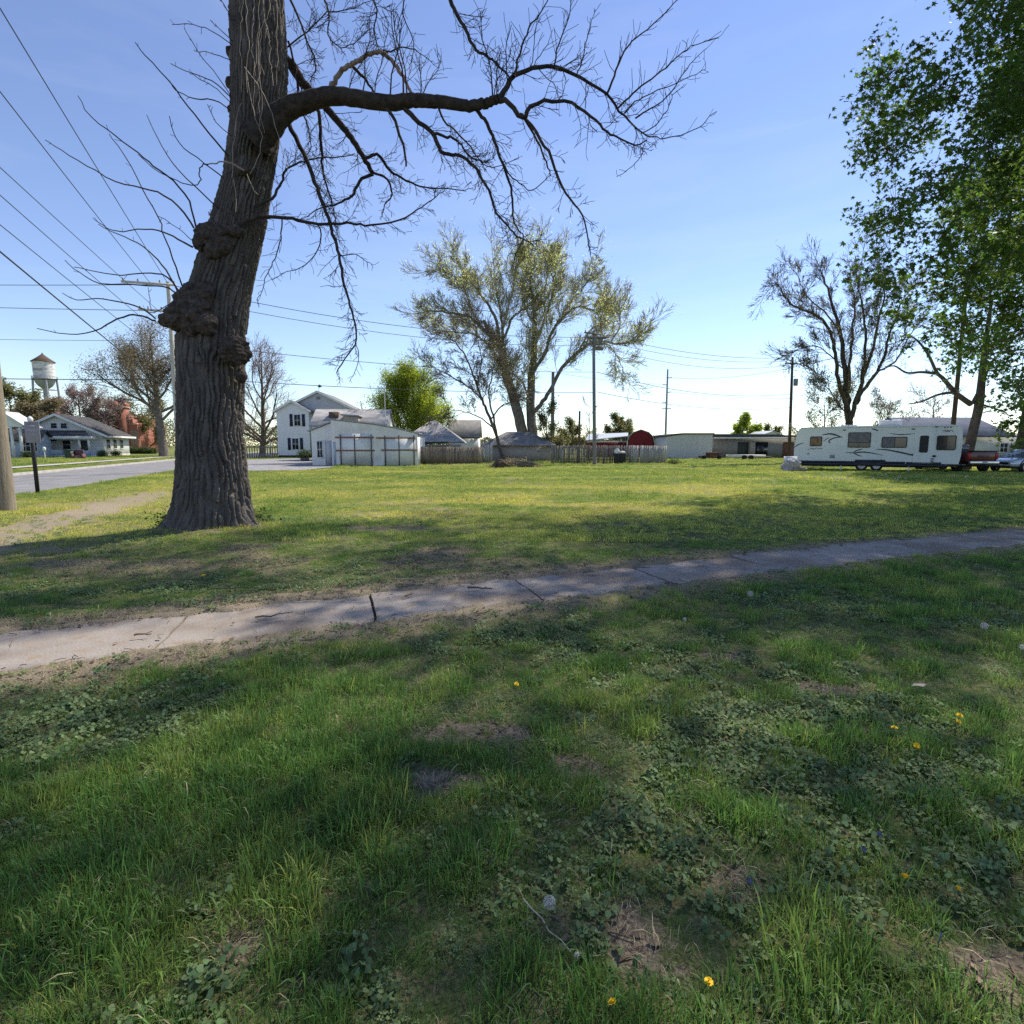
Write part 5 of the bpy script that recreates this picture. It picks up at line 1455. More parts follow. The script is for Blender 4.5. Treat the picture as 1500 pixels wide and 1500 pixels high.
g = Geo(); wb(g, Ff, -2.55, -1.75, -.02, .05, .45, 2.3); d_ = obj('door', g, M['dark_trim'], h)
for a in (1.6, 4.0, 6.4): window(h, Fr, a, 1.85, 1.1, 1.25)
part('chimney', h, M['dark_brick'], (-6.4, -5.9, 3.2, 3.8, 4.6, 6.1))
part('foundation', h, M['kerb'], (.01, .05, .05, L_ - .05, -.1, .5))

# porch house at the far left
D = 62
h = house('porch_house', 'white house with tall porch columns at the left edge', 'house', 14, 668, D, rad(18))
part('column', h, M['white_paint'], (1.15, 1.37, -.2, .02, .3, 3.75)); part('column', h, M['white_paint'], (.35, .57, -.2, .02, .3, 3.75)); part('column', h, M['white_paint'], (-1.5, -1.28, -.2, .02, .3, 3.75))
obj('portico', gwall(-1.75, 1.6, -.25, 2.8, 4.0, 5.3, z0=3.75), M['white_siding'], h)
obj('portico_roof', gable(-1.75, 1.6, -.25, 2.8, 4.0, 5.3, ov=.3, ovx=.5), M['white_paint'], h)
part('porch_floor', h, M['kerb'], (-1.9, 1.75, -.4, 2.9, 0, .3))
obj('wall', gwall(-9, 1.5, 2.95, 6.2, 2.4, 3.4, 'x'), M['blue_siding'], h)
obj('roof', gable(-9, 1.5, 2.95, 6.2, 2.4, 3.4, 'x', ov=.4), M['dark_shingle'], h)
Ff = fr('front', 2.95); window(h, Ff, .3, 1.6, .9, 1.2); window(h, Ff, 1.15, 1.5, .5, 1.0)

# brick building with a stepped gable
D = 112
h = house('brick_building', 'old orange brick building with arched windows and a stepped parapet', 'building', 189, 666, D, rad(12)); h.scale = (.74, 1, 1.05)
obj('wall', Geo().prism([(-3.6, 0, -.2), (2.6, 0, -.2), (2.6, 0, 5.9), (1.6, 0, 5.9), (1.6, 0, 6.6), (.4, 0, 6.6), (.4, 0, 7.4), (-1.8, 0, 7.4), (-1.8, 0, 6.6), (-3.6, 0, 6.6)], (0, 1, 0), 14), M['brick'], h)
part('tower', h, M['brick'], (-2.3, 1.0 - .6, -.7, .9, -.2, 9.0), (-2.45, -1.9, -.85, 1.05, 9.0, 9.9), (0.1, .55, -.85, 1.05, 9.0, 9.6))
part('cornice', h, M['stone_trim'], (-2.6, .7, -.95, 1.1, 8.7, 8.95)); part('cornice', h, M['stone_trim'], (.8, 2.75, -.14, .1, 5.55, 5.8))
for a, z1 in ((-1.5, 4.6), (-.35, 4.6), (1.15, 4.4), (2.05, 4.4)):
    yy = -.7 if a < .4 else 0
    pts = [(a - .33, yy - .03, 1.2), (a + .33, yy - .03, 1.2)] + [(a + .33 * math.cos(t), yy - .03, z1 - .3 + .33 * math.sin(t)) for t in np.linspace(0, math.pi, 9)]
    w_ = obj('window', Geo().prism(pts, (0, 1, 0), .06), M['stone_trim'], h)
    obj('pane', Geo().prism([(p[0] * .78 + a * .22, p[1] - .02, p[2]) for p in pts], (0, 1, 0), .03), M['dark_glass'], w_)
part('wing', h, M['dark_brick'], (-11.5, -3.62, 2, 15, -.2, 6.4))
obj('roof', gable(-11.5, -3.62, 2, 15, 6.4, 8.4, 'x', ov=.3), M['dark_shingle'], h)
part('lamp', h, M['white_plastic'], (-4.9, -4.2, 1.4, 1.9, 4.7, 5.5))

# water tower
D = 165
b = P(64.5, 545, D); b.z = 0
h = thing('water_tower', 'old white water tower with a rusty conical roof on the left skyline', 'water tower', b)
s = D / FPX * .76
zt = lambda py: P(64, py, D).z
obj('tank', Geo().lathe([(16.2 * s, zt(556)), (16.8 * s, zt(530))], 40), M['tower_white'], h, smooth=True)
obj('bowl', Geo().lathe([(.5, zt(570.5)), (6 * s, zt(569)), (11 * s, zt(565.5)), (14.5 * s, zt(561)), (16.2 * s, zt(556))], 40), M['grey_metal'], h, smooth=True)
obj('roof', Geo().lathe([(18.8 * s, zt(530.6)), (18.7 * s, zt(529.9)), (9.5 * s, zt(524.3)), (.25, zt(518.8))], 40), M['rust_roof'], h)
obj('finial', Geo().lathe([(.16, zt(519)), (.2, zt(517.8)), (.05, zt(516.6))], 10), M['rust_roof'], h)
g = Geo().lathe([(16.3 * s, zt(555.6)), (19.3 * s, zt(555.6)), (19.3 * s, zt(554.8)), (16.3 * s, zt(554.8))], 40)
for q in range(28):
    a = q * math.pi / 14; g.tube([(19.2 * s * math.cos(a), 19.2 * s * math.sin(a), zt(555.6)), (19.2 * s * math.cos(a), 19.2 * s * math.sin(a), zt(551.6))], .05, 4)
g.lathe([(19.1 * s, zt(552)), (19.25 * s, zt(552)), (19.25 * s, zt(551.6)), (19.1 * s, zt(551.6))], 40)
obj('balcony', g, M['steel'], h)
for q in range(4):
    a = math.pi / 4 + q * math.pi / 2
    obj('leg', Geo().tube([(17.5 * s * math.cos(a), 17.5 * s * math.sin(a), zt(556)), (23 * s * math.cos(a), 23 * s * math.sin(a), 0)], .28, 8), M['steel'], h)
obj('riser', Geo().tube([(0, 0, 0), (0, 0, zt(570))], .7, 12), M['steel'], h)
for z_ in (9, 18):
    g = Geo()
    R_ = 23 * s + (17.5 - 23) * s * z_ / zt(556)
    for q in range(4):
        a = math.pi / 4 + q * math.pi / 2; a2 = a + math.pi / 2
        g.tube([(R_ * math.cos(a), R_ * math.sin(a), z_), (R_ * math.cos(a2), R_ * math.sin(a2), z_)], .1, 4)
    obj('brace', g, M['steel'], h)
g = Geo()                                             # a weathered band of illegible lettering
rq = np.random.RandomState(2)
for q in range(9):
    a = -math.pi / 2 - .55 + q * .135
    for k in range(2):
        a0 = a + k * .055; R_ = 16.72 * s
        g.poly([(R_ * math.cos(a0), R_ * math.sin(a0), zt(544.5)), (R_ * math.cos(a0 + .03), R_ * math.sin(a0 + .03), zt(544.5)), (R_ * math.cos(a0 + .03), R_ * math.sin(a0 + .03), zt(541)), (R_ * math.cos(a0), R_ * math.sin(a0), zt(541))])
obj('lettering', g, M['sign_grey'], h)

# ------------------------------------------------------------------ two-storey house
D = 75
h = house('farmhouse', 'white two storey house with black shutters left of the garage', 'house', 408, 668, D, rad(3))
k = D / FPX
obj('wall', gwall(0, 4.3, 0, 6, 6.35, 7.55), M['white_siding'], h)
obj('roof', gable(0, 4.3, 0, 6, 6.35, 7.55, ov=.3, ovx=.35), M['shingle'], h)
mg = thing  # (main block is part of the same house)
obj('main_wall', gwall(-.05, 10.5, 1.4, 9.5, 6.35, 8.95), M['grey_siding'], h)
obj('main_roof', gable(-.05, 10.5, 1.4, 9.5, 6.35, 8.95, ov=.35, ovx=.4), M['shingle'], h)
g = Geo()
for (xa, za, xb, zb, y_) in ((-.45, 6.15, 5.22, 8.95, 1.0), (5.22, 8.95, 10.9, 6.15, 1.0), (-.35, 6.15, 2.15, 7.55, -.36), (2.15, 7.55, 4.65, 6.15, -.36)):
    g.prism([(xa, y_, za - .1), (xb, y_, zb - .1), (xb, y_, zb + .2), (xa, y_, za + .2)], (0, 1, 0), .04)
obj('fascia', g, M['white_paint'], h)
Ff = fr('front', 0)
for z_ in (5.05, 1.85):
    a_ = 2.75 if z_ > 3 else 2.35
    window(h, Ff, a_, z_, .8, 1.45)
    for s_ in (-.82, .82):
        g = Geo(); wb(g, Ff, a_ + s_ - .2, a_ + s_ + .2, 0, .05, z_ - .82, z_ + .82); obj('shutter', g, M['navy_paint'], h)
g = Geo(); wb(g, fr('front', 1.4), 5.0, 5.5, 0, .06, 7.95, 8.3); obj('vent', g, M['sign_grey'], h)
part('foundation', h, M['black_metal'], (-.02, 4.32, -.03, 6, -.2, .32))
part('basement_window', h, M['dark_glass'], (1.5, 2.0, -.06, -.035, .05, .28))
part('porch_roof', h, M['rust_wood'], (-1.35, -.01, .4, 3.2, 2.35, 2.55))
for y_ in (.5, 3.0): part('porch_post', h, M['white_paint'], (-1.3, -1.18, y_, y_ + .12, .55, 2.35))
g = Geo(); g.box(-4.2, -.02, -.1, 3.0, .45, .55)
for q in range(12): g.box(-4.2 + q * .34, -4.1 + q * .34, -.1, -.02, .55, 1.35)
g.box(-4.2, -.1, -.12, .02, 1.36, 1.46)
for q in range(14): g.box(-4.2 + q * .3, -3.95 + q * .3, -.13, -.11, 0, .44)
obj('deck', g, M['deck_wood'], h)
g = Geo()
for q in range(3): g.box(-4.9 - q * .3, -4.6 - q * .3, 0, 1.3, 0, .4 - q * .13)
g.prism([(-5.9, -.05, .75), (-4.25, -.05, 1.38), (-4.25, -.05, 1.48), (-5.9, -.05, .85)], (0, 1, 0), .06)
obj('steps', g, M['deck_wood'], h)
g = Geo().tube([(5.4, 1.4, 8.95), (5.4, 1.4, 10.0)], .03, 5)
g.prism([(5.2, 1.38, 9.7), (5.5, 1.38, 9.55), (5.85, 1.38, 9.72), (5.55, 1.38, 9.98)], (0, 1, 0), .04)
obj('weathervane', g, M['black_metal'], h)
# wing behind the garage
D = 60
h = house('rear_wing', 'old outbuilding roof with pale patched shingles behind the garage', 'outbuilding', 456, 668, D, rad(4))
kx = D / FPX
obj('wall', gwall(.2, 8.1, 0, 6, 3.9, 5.5, 'x'), M['batten'], h)
obj('roof', gable(0, 8.2, 0, 6, 3.75, 5.6, 'x', ov=.1), M['pale_shingle'], h)
obj('dormer', Geo().prism([(3.6, -.2, 4.0), (5.2, -.2, 4.0), (5.2, -.2, 4.75), (3.6, -.2, 4.85)], (0, 1, 0), 2.0), M['tan_siding'], h)
g = Geo().prism([(3.35, -.4, 4.9), (5.35, -.4, 4.78), (5.35, -.4, 4.92), (3.35, -.4, 5.04)], (0, 1, 0), 2.3); obj('dormer_roof', g, M['pale_shingle'], h)
part('chimney', h, M['stump'], (1.75, 2.75, 1.2, 2.0, 4.2, 5.35))
obj('pipe', Geo().tube([(8.05, .3, 3.0), (8.05, .3, 8.3)], .045, 6), M['white_paint'], h)

# ------------------------------------------------------------------ garage with brown strapped doors
D = 45
h = house('garage', 'white board sided double garage with brown strapping on its doors', 'garage', 487, 681, D, rad(5))
s = D / FPX; w_ = 6.95
X_ = lambda px: (px - 487) * s / math.cos(rad(5)) * 1.012
Z_ = lambda py: 1.7 + (652 - py) * s
Zg = lambda py: Z_(py) + .0
obj('wall', Geo().prism([(0, 0, -.1), (w_, 0, -.1), (w_, 0, 2.6), (5.2, 0, 3.05), (3.4, 0, 3.35), (0, 0, 3.72)], (0, 1, 0), 8.5), M['batten'], h)
g = Geo().prism([(-.05, -.06, 3.75), (3.4, -.06, 3.38), (5.2, -.06, 3.08), (w_ + .15, -.06, 2.6), (w_ + .15, -.06, 2.7), (5.2, -.06, 3.17), (3.4, -.06, 3.46), (-.05, -.06, 3.83)], (0, 1, 0), 8.7)
obj('roof', g, M['pale_shingle'], h)
g = Geo().prism([(0, .8, -.1), (0, .8, 3.0), (0, 3.5, 3.72), (0, 8.4, 3.3), (0, 8.4, -.1)], (-1, 0, 0), .06)
# lean-to on its left side
lt = Geo().prism([(-.03, .6, -.1), (-1.75, .6, -.1), (-1.75, .6, 2.85), (-.03, .6, 3.55)], (0, 1, 0), 7.5); obj('lean_to', lt, M['batten'], h)
lr = Geo().prism([(-.02, .45, 3.60), (-2.0, .45, 2.80), (-2.0, .45, 2.90), (-.02, .45, 3.70)], (0, 1, 0), 7.8); obj('lean_to_roof', lr, M['pale_shingle'], h)
Fl = fr('front', .6)
g = Geo(); wb(g, Fl, -.62, -.12, 0, .05, 0, 2.05); wb(g, Fl, -.66, -.62, 0, .07, 0, 2.1); wb(g, Fl, -.12, -.08, 0, .07, 0, 2.1)
obj('side_door', g, M['grey_siding'], h)
window(h, Fl, -1.1, 1.35, .4, 1.3, glass='tint_glass')
g = Geo(); wb(g, fr('front', 0), .12, .30, 0, .04, .05, 1.95); obj('drain_board', g, M['blue_siding'], h)
for (ra, rb, va) in (((492.5, 546), (551, 607), None),):
    pass
for k_, (hx0, hx1, hx2, hx3, vs) in enumerate(((492.5, 546.5, 493, 547, (499.5, 519.3, 543)), (550, 605, 556.5, 608.5, (562, 582, 603.5)))):
    Fg = fr('front', 0)
    g = Geo(); wb(g, Fg, X_(vs[0]) - .12, X_(vs[2]) + .12, 0, .035, -.02, 2.62 if k_ == 0 else 2.3)
    dr = obj('garage_door', g, M['batten'], h)
    for z_, (a0, a1) in ((2.33 if k_ == 0 else 2.28, (X_(hx0), X_(hx1))), (1.26 if k_ == 0 else 1.29, (X_(hx2), X_(hx3)))):
        g = Geo(); wb(g, Fg, a0, a1, .036, .085, z_ - .055, z_ + .055); obj('rail', g, M['rust_wood'], dr)
    for v in vs:
        g = Geo(); wb(g, Fg, X_(v) - .038, X_(v) + .038, .036, .075, 0, 2.55 if k_ == 0 else 2.48); obj('strap', g, M['dark_wood'], dr)
# bins by the house corner
c = G(447, 676)
h = thing('planter_shrub', 'dark green potted shrub in front of the white house corner', 'shrub', c)
rs = np.random.RandomState(9)
C_ = rs.normal(0, 1, (900, 3)); C_ /= np.linalg.norm(C_, axis=1)[:, None]; C_ *= rs.uniform(.4, 1, (900, 1)) * np.array([.85, .6, .6]); C_[:, 2] += .7
obj('crown', leaf_cloud(C_, rs, .14), M['hedge_leaf'], h)
obj('pot', Geo().lathe([(.01, 0), (.35, 0), (.45, .4), (.01, .4)], 16), M['dark_wood'], h)

# outbuildings behind the fence
D = 60
h = house('shed', 'grey hipped roof shed with a dark green eave behind the brown fence', 'shed', 642, 668, D, 0)
s = D / FPX
part('wall', h, M['beige_siding'], (-3.8, 2.2, 0, 5, -.1, 1.75))
obj('roof', hip(-4.0, 2.3, 0, 5.6, 2.05, 4.45, .35), M['pale_shingle'], h)
part('eave_trim', h, M['dark_trim'], (-4.36, 1.2, -.40, -.36, 1.85, 2.06))
part('lean_roof', h, M['pale_shingle'], (-2.1, 1.3, -1.2, -.42, 1.62, 1.72))
D = 72
h = house('cottage', 'small white cottage with a plain grey roof left of the cottonwood', 'house', 660, 668, D, 0)
part('wall', h, M['white_siding'], (0, 3.6, 0, 5, -.1, 2.85))
obj('roof', gable(-.3, 3.7, 0, 5, 2.85, 4.9, 'x', ov=.2), M['shingle'], h)
part('eave_trim', h, M['dark_trim'], (-.5, 3.9, -.42, -.38, 2.55, 2.80))
D = 58.5
h = house('low_shed', 'low tan shed with a grey hipped roof behind the brush pile', 'shed', 722, 675, D, 0)
s = D / FPX
part('wall', h, M['tan_siding'], (0, 6.3, 0, 4.6, -.1, 1.62))
part('corner_board', h, M['white_siding'], (-.9, -.01, .2, 4.6, -.1, 1.9))
obj('roof', hip(-.9, 6.35, 0, 4.6, 1.75, 3.15, .35), M['shingle'], h)
D = 62
h = house('vent_box', 'white rooftop vent box showing above the grey fence', 'vent', 818, 648, D, 0)
zb = PZ(648, D)
part('box', h, M['white_plastic'], (0.1, .65, 0, .5, 0, zb + .1)); part('cap', h, M['white_plastic'], (0, .75, -.08, .58, zb + .1, zb + .2)); part('grille', h, M['black_metal'], (-.55, -.02, 0, .4, 0, zb + .28))
# long low shed left of barn (pale roof)
D = 76
h = house('red_barn', 'grey roofed barn with a dark red gambrel end behind the fence', 'barn', 938, 668, D, rad(-12))
s = D / FPX
arc = [(-1.72, 1.9), (-1.5, 2.75), (-.95, 3.35), (0, 3.72), (.95, 3.35), (1.5, 2.75), (1.72, 1.9)]
obj('wall', Geo().prism([(-1.72, 0, -.1), (1.72, 0, -.1)] + [(a, 0, b_) for a, b_ in arc[::-1]], (0, 1, 0), 13), M['red_siding'], h)
pts = [(a * 1.06, -.12, b_ + .05) for a, b_ in arc] + [(a * 1.12, -.12, b_ + .15) for a, b_ in arc[::-1]]
obj('roof', Geo().prism(pts, (0, 1, 0), 13.3), M['metal_roof'], h)
part('side_wing', h, M['red_siding'], (-7.6, -1.75, 3, 9, -.1, 2.3))
obj('wing_roof', Geo().prism([(-7.8, 2.8, 2.3), (-1.74, 2.8, 2.9), (-1.74, 9, 3.5), (-7.8, 9, 3.3)], (0, 0, 1), .12), M['metal_roof'], h)
part('wing_trim', h, M['white_paint'], (-1.9, -1.74, -.05, .0, -.1, 2.2), (-7.6, -1.9, 2.95, 2.99, 2.1, 2.28))
# long white metal building
D = 70
h = house('metal_building', 'long low white metal building at the right end of the fence', 'building', 975, 672, D, 0)
obj('wall', Geo().prism([(0, 0, -.1), (5.9, 0, -.1), (5.9, 0, 3.05), (2.0, 0, 3.05), (0, 0, 2.75)], (0, 1, 0), 10), M['metal_siding'], h)
obj('roof', Geo().prism([(-.15, -.2, 2.78), (2.0, -.2, 3.08), (6.05, -.2, 3.08), (6.05, -.2, 3.22), (2.0, -.2, 3.22), (-.15, -.2, 2.92)], (0, 1, 0), 10.4), M['dark_trim'], h)
D = 73
h = house('flat_building', 'long flat roofed commercial building with dark doorways behind the power pole', 'building', 1040, 672, D, 0)
part('wall', h, M['dull_siding'], (0.3, 13.5, 0, 10, -.1, 2.55))
part('roof', h, M['dark_trim'], (.1, 8.8, -.7, 10.3, 2.75, 3.15), (8.82, 13.8, -.7, 10.3, 2.7, 3.0))
part('fascia', h, M['white_paint'], (.1, 13.8, -.76, -.71, 2.55, 2.74))
for a0, a1, mt in ((3.6, 5.0, 'dark_trim'), (6.0, 7.6, 'dark_glass'), (9.6, 11.0, 'rust_wood'), (11.6, 12.2, 'dark_trim')):
    part('doorway', h, M[mt], (a0, a1, -.04, -.001, 0, 2.1))
part('leaning_panel', h, M['tan_siding'], (5.1, 5.8, -.3, -.1, 0, 2.2))
D = 118
h = house('far_house', 'pale gabled house far beyond the flat building left of the brown pole', 'house', 1130, 668, D, 0)
obj('wall', gwall(-3.6, 3.6, 0, 9, 3.2, 4.6), M['pale_siding'], h); obj('roof', gable(-3.6, 3.6, 0, 9, 3.2, 4.6), M['metal_roof'], h)
part('annex', h, M['metal_siding'], (3.7, 12, 1, 8, -.1, 3.7))

# house at the right behind the cars
D = 52
h = house('side_house', 'beige house with a blue grey roof behind the trailer and pickup', 'house', 1345, 668, D, 0)
obj('wall', Geo().box(0.5, 9.5, 0, 9, -.1, 2.65), M['beige_siding'], h)
obj('roof', gable(.1, 8.6, 0, 9, 2.55, 4.35, 'x', ov=.2, ovx=.35), M['blue_shingle'], h)
part('porch', h, M['beige_siding'], (8.9, 14, -1.5, 7, -.1, 2.0))
window(h, fr('front', 0), 8.0, 1.45, .7, .8)

# ------------------------------------------------------------------ fences
def fence(name, label, p0, p1, h0, h1, bw, mat, seed, gap=.012, dark=False):
    p0 = Vector(p0); p1 = Vector(p1); d = p1 - p0; ln = d.length; a = math.atan2(d.y, d.x)
    t = thing(name, label, 'fence', p0, a)
    r = np.random.RandomState(seed); g = Geo(); x = 0
    while x < ln - bw * .5:
        w = bw * r.uniform(.9, 1.1); hh = h0 + (h1 - h0) * x / ln + r.normal(0, .018); yo = r.uniform(-.012, .012)
        Mx = Matrix.Translation((x, yo, 0)) @ Matrix.Rotation(r.normal(0, .012), 4, 'Y')
        g.box(0, w - gap * r.uniform(.6, 2.2), -.012, .012, 0.02 + r.uniform(0, .05), hh, M=Mx)
        x += w
    obj('board_panel', g, M[mat], t)
    for z_ in (.35, h0 * .85):
        g = Geo(); g.box(0, ln, .03, .075, z_, z_ + .09); obj('rail', g, M[mat], t)
    n = max(2, int(ln / 2.4) + 1)
    for q in range(n):
        x = ln * q / (n - 1); g = Geo(); g.box(x - .05, x + .05, .08, .18, -.1, h0 + .04); obj('post', g, M[mat], t)
    return t
f0 = P(610, 679, 48.6); f1 = P(706, 678, 49.5); f0.z = f1.z = 0
fence('board_fence', 'brown weathered board fence beside the garage', f0, f1, 1.58, 1.5, .14, 'fence_brown', 1, .006)
f0 = P(707, 678, 54); f1 = P(721, 678, 54.2); f0.z = f1.z = 0
fence('gate_panel', 'short pale grey board panel left of the low tan shed', f0, f1, 1.75, 1.75, .16, 'fence_pale', 2)
f0 = P(808, 678, 51); f1 = P(923, 678, 50.5); f0.z = f1.z = 0
fence('board_fence', 'grey weathered board fence with dark gaps behind the bare grey pole', f0, f1, 1.66, 1.66, .15, 'fence_grey', 3, .022)
f0 = P(923.5, 678, 50.6); f1 = P(976, 678, 50.9); f0.z = f1.z = 0
fence('board_fence', 'pale newer board fence at the right end of the fence line', f0, f1, 1.66, 1.62, .16, 'fence_pale', 4, .008)

# hedge, mailbox, bins and other small things across the street
rs = np.random.RandomState(4)
c = P(207, 667, 92); c.z = 0
h = thing('hedge', 'low clipped green hedge in front of the brick building', 'hedge', c)
C_ = rs.uniform(-1, 1, (3800, 3)) * np.array([2.3, .8, .55]); C_[:, 2] += .68 + .12 * np.sin(C_[:, 0] * 3)
obj('crown', leaf_cloud(C_, rs, .2), M['hedge_leaf'], h)
g = Geo()
for q in range(9): g.tube([(-2 + q * .5, 0, 0), (-2 + q * .5, .05, .6)], .03, 4)
obj('stems', g, M['far_bark'], h)
for px, lab, D in ((150, 'low green shrub at the right end of the bungalow porch', 68), (170, 'small green shrub under the bungalow side windows', 70), (40, 'low green shrub by the porch columns at far left', 60)):
    c = P(px, 668, D); c.z = .2
    h = thing('shrub', lab, 'shrub', c)
    C_ = rs.normal(0, 1, (700, 3)); C_ /= np.linalg.norm(C_, axis=1)[:, None]; C_ *= rs.uniform(.3, 1, (700, 1)) * np.array([.75, .5, .5]); C_[:, 2] += .42
    obj('crown', leaf_cloud(C_, rs, .13), M['hedge_leaf'], h)
    obj('stem', Geo().tube([(0, 0, -.2), (0, 0, .5)], .04, 5), M['far_bark'], h)
c = P(103.5, 672, 58.5); c.z = .12
h = thing('wheelie_bin', 'dark green wheeled rubbish bin in front of the bungalow', 'bin', c)
obj('body', Geo().prism([(-.28, -.3, .05), (.28, -.3, .05), (.34, -.36, 1.0), (-.34, -.36, 1.0)], (0, 1, 0), .66), M['green_bin'], h)
part('lid', h, M['green_bin'], (-.37, .37, -.4, .36, 1.0, 1.08)); obj('wheel', Geo().lathe([(.01, -.05), (.11, -.05), (.11, .05), (.01, .05)], 12, (.3, .3, .11), 'x'), M['tyre'], h)
obj('wheel', Geo().lathe([(.01, -.05), (.11, -.05), (.11, .05), (.01, .05)], 12, (-.3, .3, .11), 'x'), M['tyre'], h)
c = P(115, 672, 58.5); c.z = .12
h = thing('armchair', 'maroon cushioned chair standing beside the green bin', 'chair', c, .3)
part('seat', h, M['maroon'], (-.4, .4, -.35, .4, .15, .45), bevel=.06); part('backrest', h, M['maroon'], (-.4, .4, .25, .48, .46, 1.1), bevel=.08)
part('armrest', h, M['maroon'], (-.52, -.41, -.35, .45, .1, .65)); part('armrest', h, M['maroon'], (.41, .52, -.35, .45, .1, .65))
c = P(66, 671, 60); c.z = .15
h = thing('yard_post', 'short white post with a cap in the bungalow front yard', 'post', c)
obj('post', Geo().tube([(0, 0, -.2), (0, 0, .95)], .04, 6), M['white_paint'], h); obj('cap', Geo().lathe([(.01, .9), (.14, .9), (.16, 1.25), (.08, 1.34), (.01, 1.36)], 12), M['white_paint'], h)
c = P(239.5, 669, 84); c.z = .1
h = thing('mailbox', 'small white roadside box on a post at the foot of the half leafed tree', 'mailbox', c)
obj('post', Geo().tube([(0, 0, -.2), (0, 0, .9)], .06, 6), M['grey_pole'], h); part('box', h, M['white_plastic'], (-.25, .25, -.3, .3, .9, 1.45), bevel=.05)
# brush pile with an old stump
c = G(755, 684)
h = thing('brush_pile', 'mound of dry branches and straw on the lawn before the tan shed', 'brush pile', c)
g = Geo(); r = np.random.RandomState(8)
for q in range(420):
    a = r.uniform(0, 6.28); rr_ = math.sqrt(r.uniform()) ; x0 = 2.0 * rr_ * math.cos(a); y0 = .9 * rr_ * math.sin(a)
    z0 = .62 * (1 - rr_ ** 1.6) * r.uniform(.5, 1.1) + .03; th_ = r.normal(0, .8); ln = r.uniform(.3, .95); dz = r.normal(0, .14)
    g.tube([(x0 - ln / 2 * math.cos(th_), y0 - ln / 2 * math.sin(th_), max(.02, z0 - dz)), (x0, y0, z0 + .05), (x0 + ln / 2 * math.cos(th_), y0 + ln / 2 * math.sin(th_), max(.02, z0 + dz))], r.uniform(.006, .02), 4)
obj('sticks', g, M['straw'], h)
n_ = 40; A2, B2 = np.meshgrid(np.linspace(0, 2 * math.pi, n_, endpoint=False), np.linspace(0, math.pi / 2, 14))
K = 1 + .35 * (fbm(np.cos(A2) * np.cos(B2) * 3, np.sin(A2) * np.cos(B2) * 3, np.sin(B2) * 3, seed=9) - .5)
V = np.stack([1.75 * np.cos(A2) * np.cos(B2) * K, .75 * np.sin(A2) * np.cos(B2) * K, .5 * np.sin(B2) * K - .02], -1).reshape(-1, 3)
i = (np.arange(13)[:, None] * n_ + np.arange(n_)[None, :]).ravel(); j = (np.arange(13)[:, None] * n_ + ((np.arange(n_) + 1) % n_)[None, :]).ravel()
obj('mound', Geo().add(V, np.stack([i, j, j + n_, i + n_], 1)), mk('mound_soil', (0.2, 0.165, 0.10), (0.12, 0.10, 0.065), 6, .95, .8, 20), h, smooth=True)
c = G(733, 685)
h = thing('stump', 'grey broken tree stump at the left end of the brush pile', 'stump', c)
obj('body', Geo().add(*lump((0, 0, .2), .42, (1.2, .9, 1.0), 31, amp=.5)), M['stump'], h, smooth=True)
g = Geo()
for q in range(7):
    a = 2.4 + r.normal(0, .5); ln = r.uniform(.6, 1.1)
    g.tube([(0, 0, .3), (ln * .5 * math.cos(a), -.2, .22), (ln * math.cos(a), -.35 + r.normal(0, .15), .04)], [.09, .06, .02], 6)
obj('roots', g, M['stump'], h, smooth=True)
c = G(641, 679); h = thing('fence_stub', 'short split wooden stub standing in front of the brown fence', 'post', c)
part('post', h, M['fence_grey'], (-.08, .06, -.05, .05, -.05, .7)); part('brace', h, M['fence_grey'], (.1, .32, -.04, .04, .25, .33))
for px, lab in ((619, 'green weeds at the foot of the fence beside the garage'), (986, 'green weeds at the end of the pale fence')):
    c = G(px, 680); h = thing('weed_clump', lab, 'weeds', c)
    C_ = rs.normal(0, 1, (500, 3)) * np.array([.4, .2, .2]) ; C_[:, 2] = np.abs(C_[:, 2]) + .05
    obj('leaves', leaf_cloud(C_, rs, .11), M['weed_leaf'], h)
    g = Geo()
    for q in range(12): g.tube([(r.normal(0, .2), 0, 0), (r.normal(0, .35), 0, .45)], .008, 3)
    obj('stems', g, M['stem_green'], h)
# black bins with white bags
for px, lab in ((903.5, 'black bin with a tall white bag on top before the grey fence'), (911.5, 'black bin with a low white bag on top before the pale fence')):
    c = P(px, 679, 49.6); c.z = 0
    h = thing('trash_bin', lab, 'bin', c)
    obj('body', Geo().prism([(-.2, -.2, .06), (.2, -.2, .06), (.25, -.25, .88), (-.25, -.25, .88)], (0, 1, 0), .45), M['black_metal'], h)
    obj('lid', Geo().box(-.27, .27, -.29, .24, .881, .93), M['black_metal'], h)
    b_ = tag(obj('white_bag', Geo().add(*lump((c.x, c.y - .02, 1.13 if px < 907 else 1.04), .24, (1, .9, .95 if px < 907 else .5), int(px))), M['white_plastic'], smooth=True), 'crumpled white plastic bag on the left black bin' if px < 907 else 'flattened white plastic bag on the right black bin', 'bag')
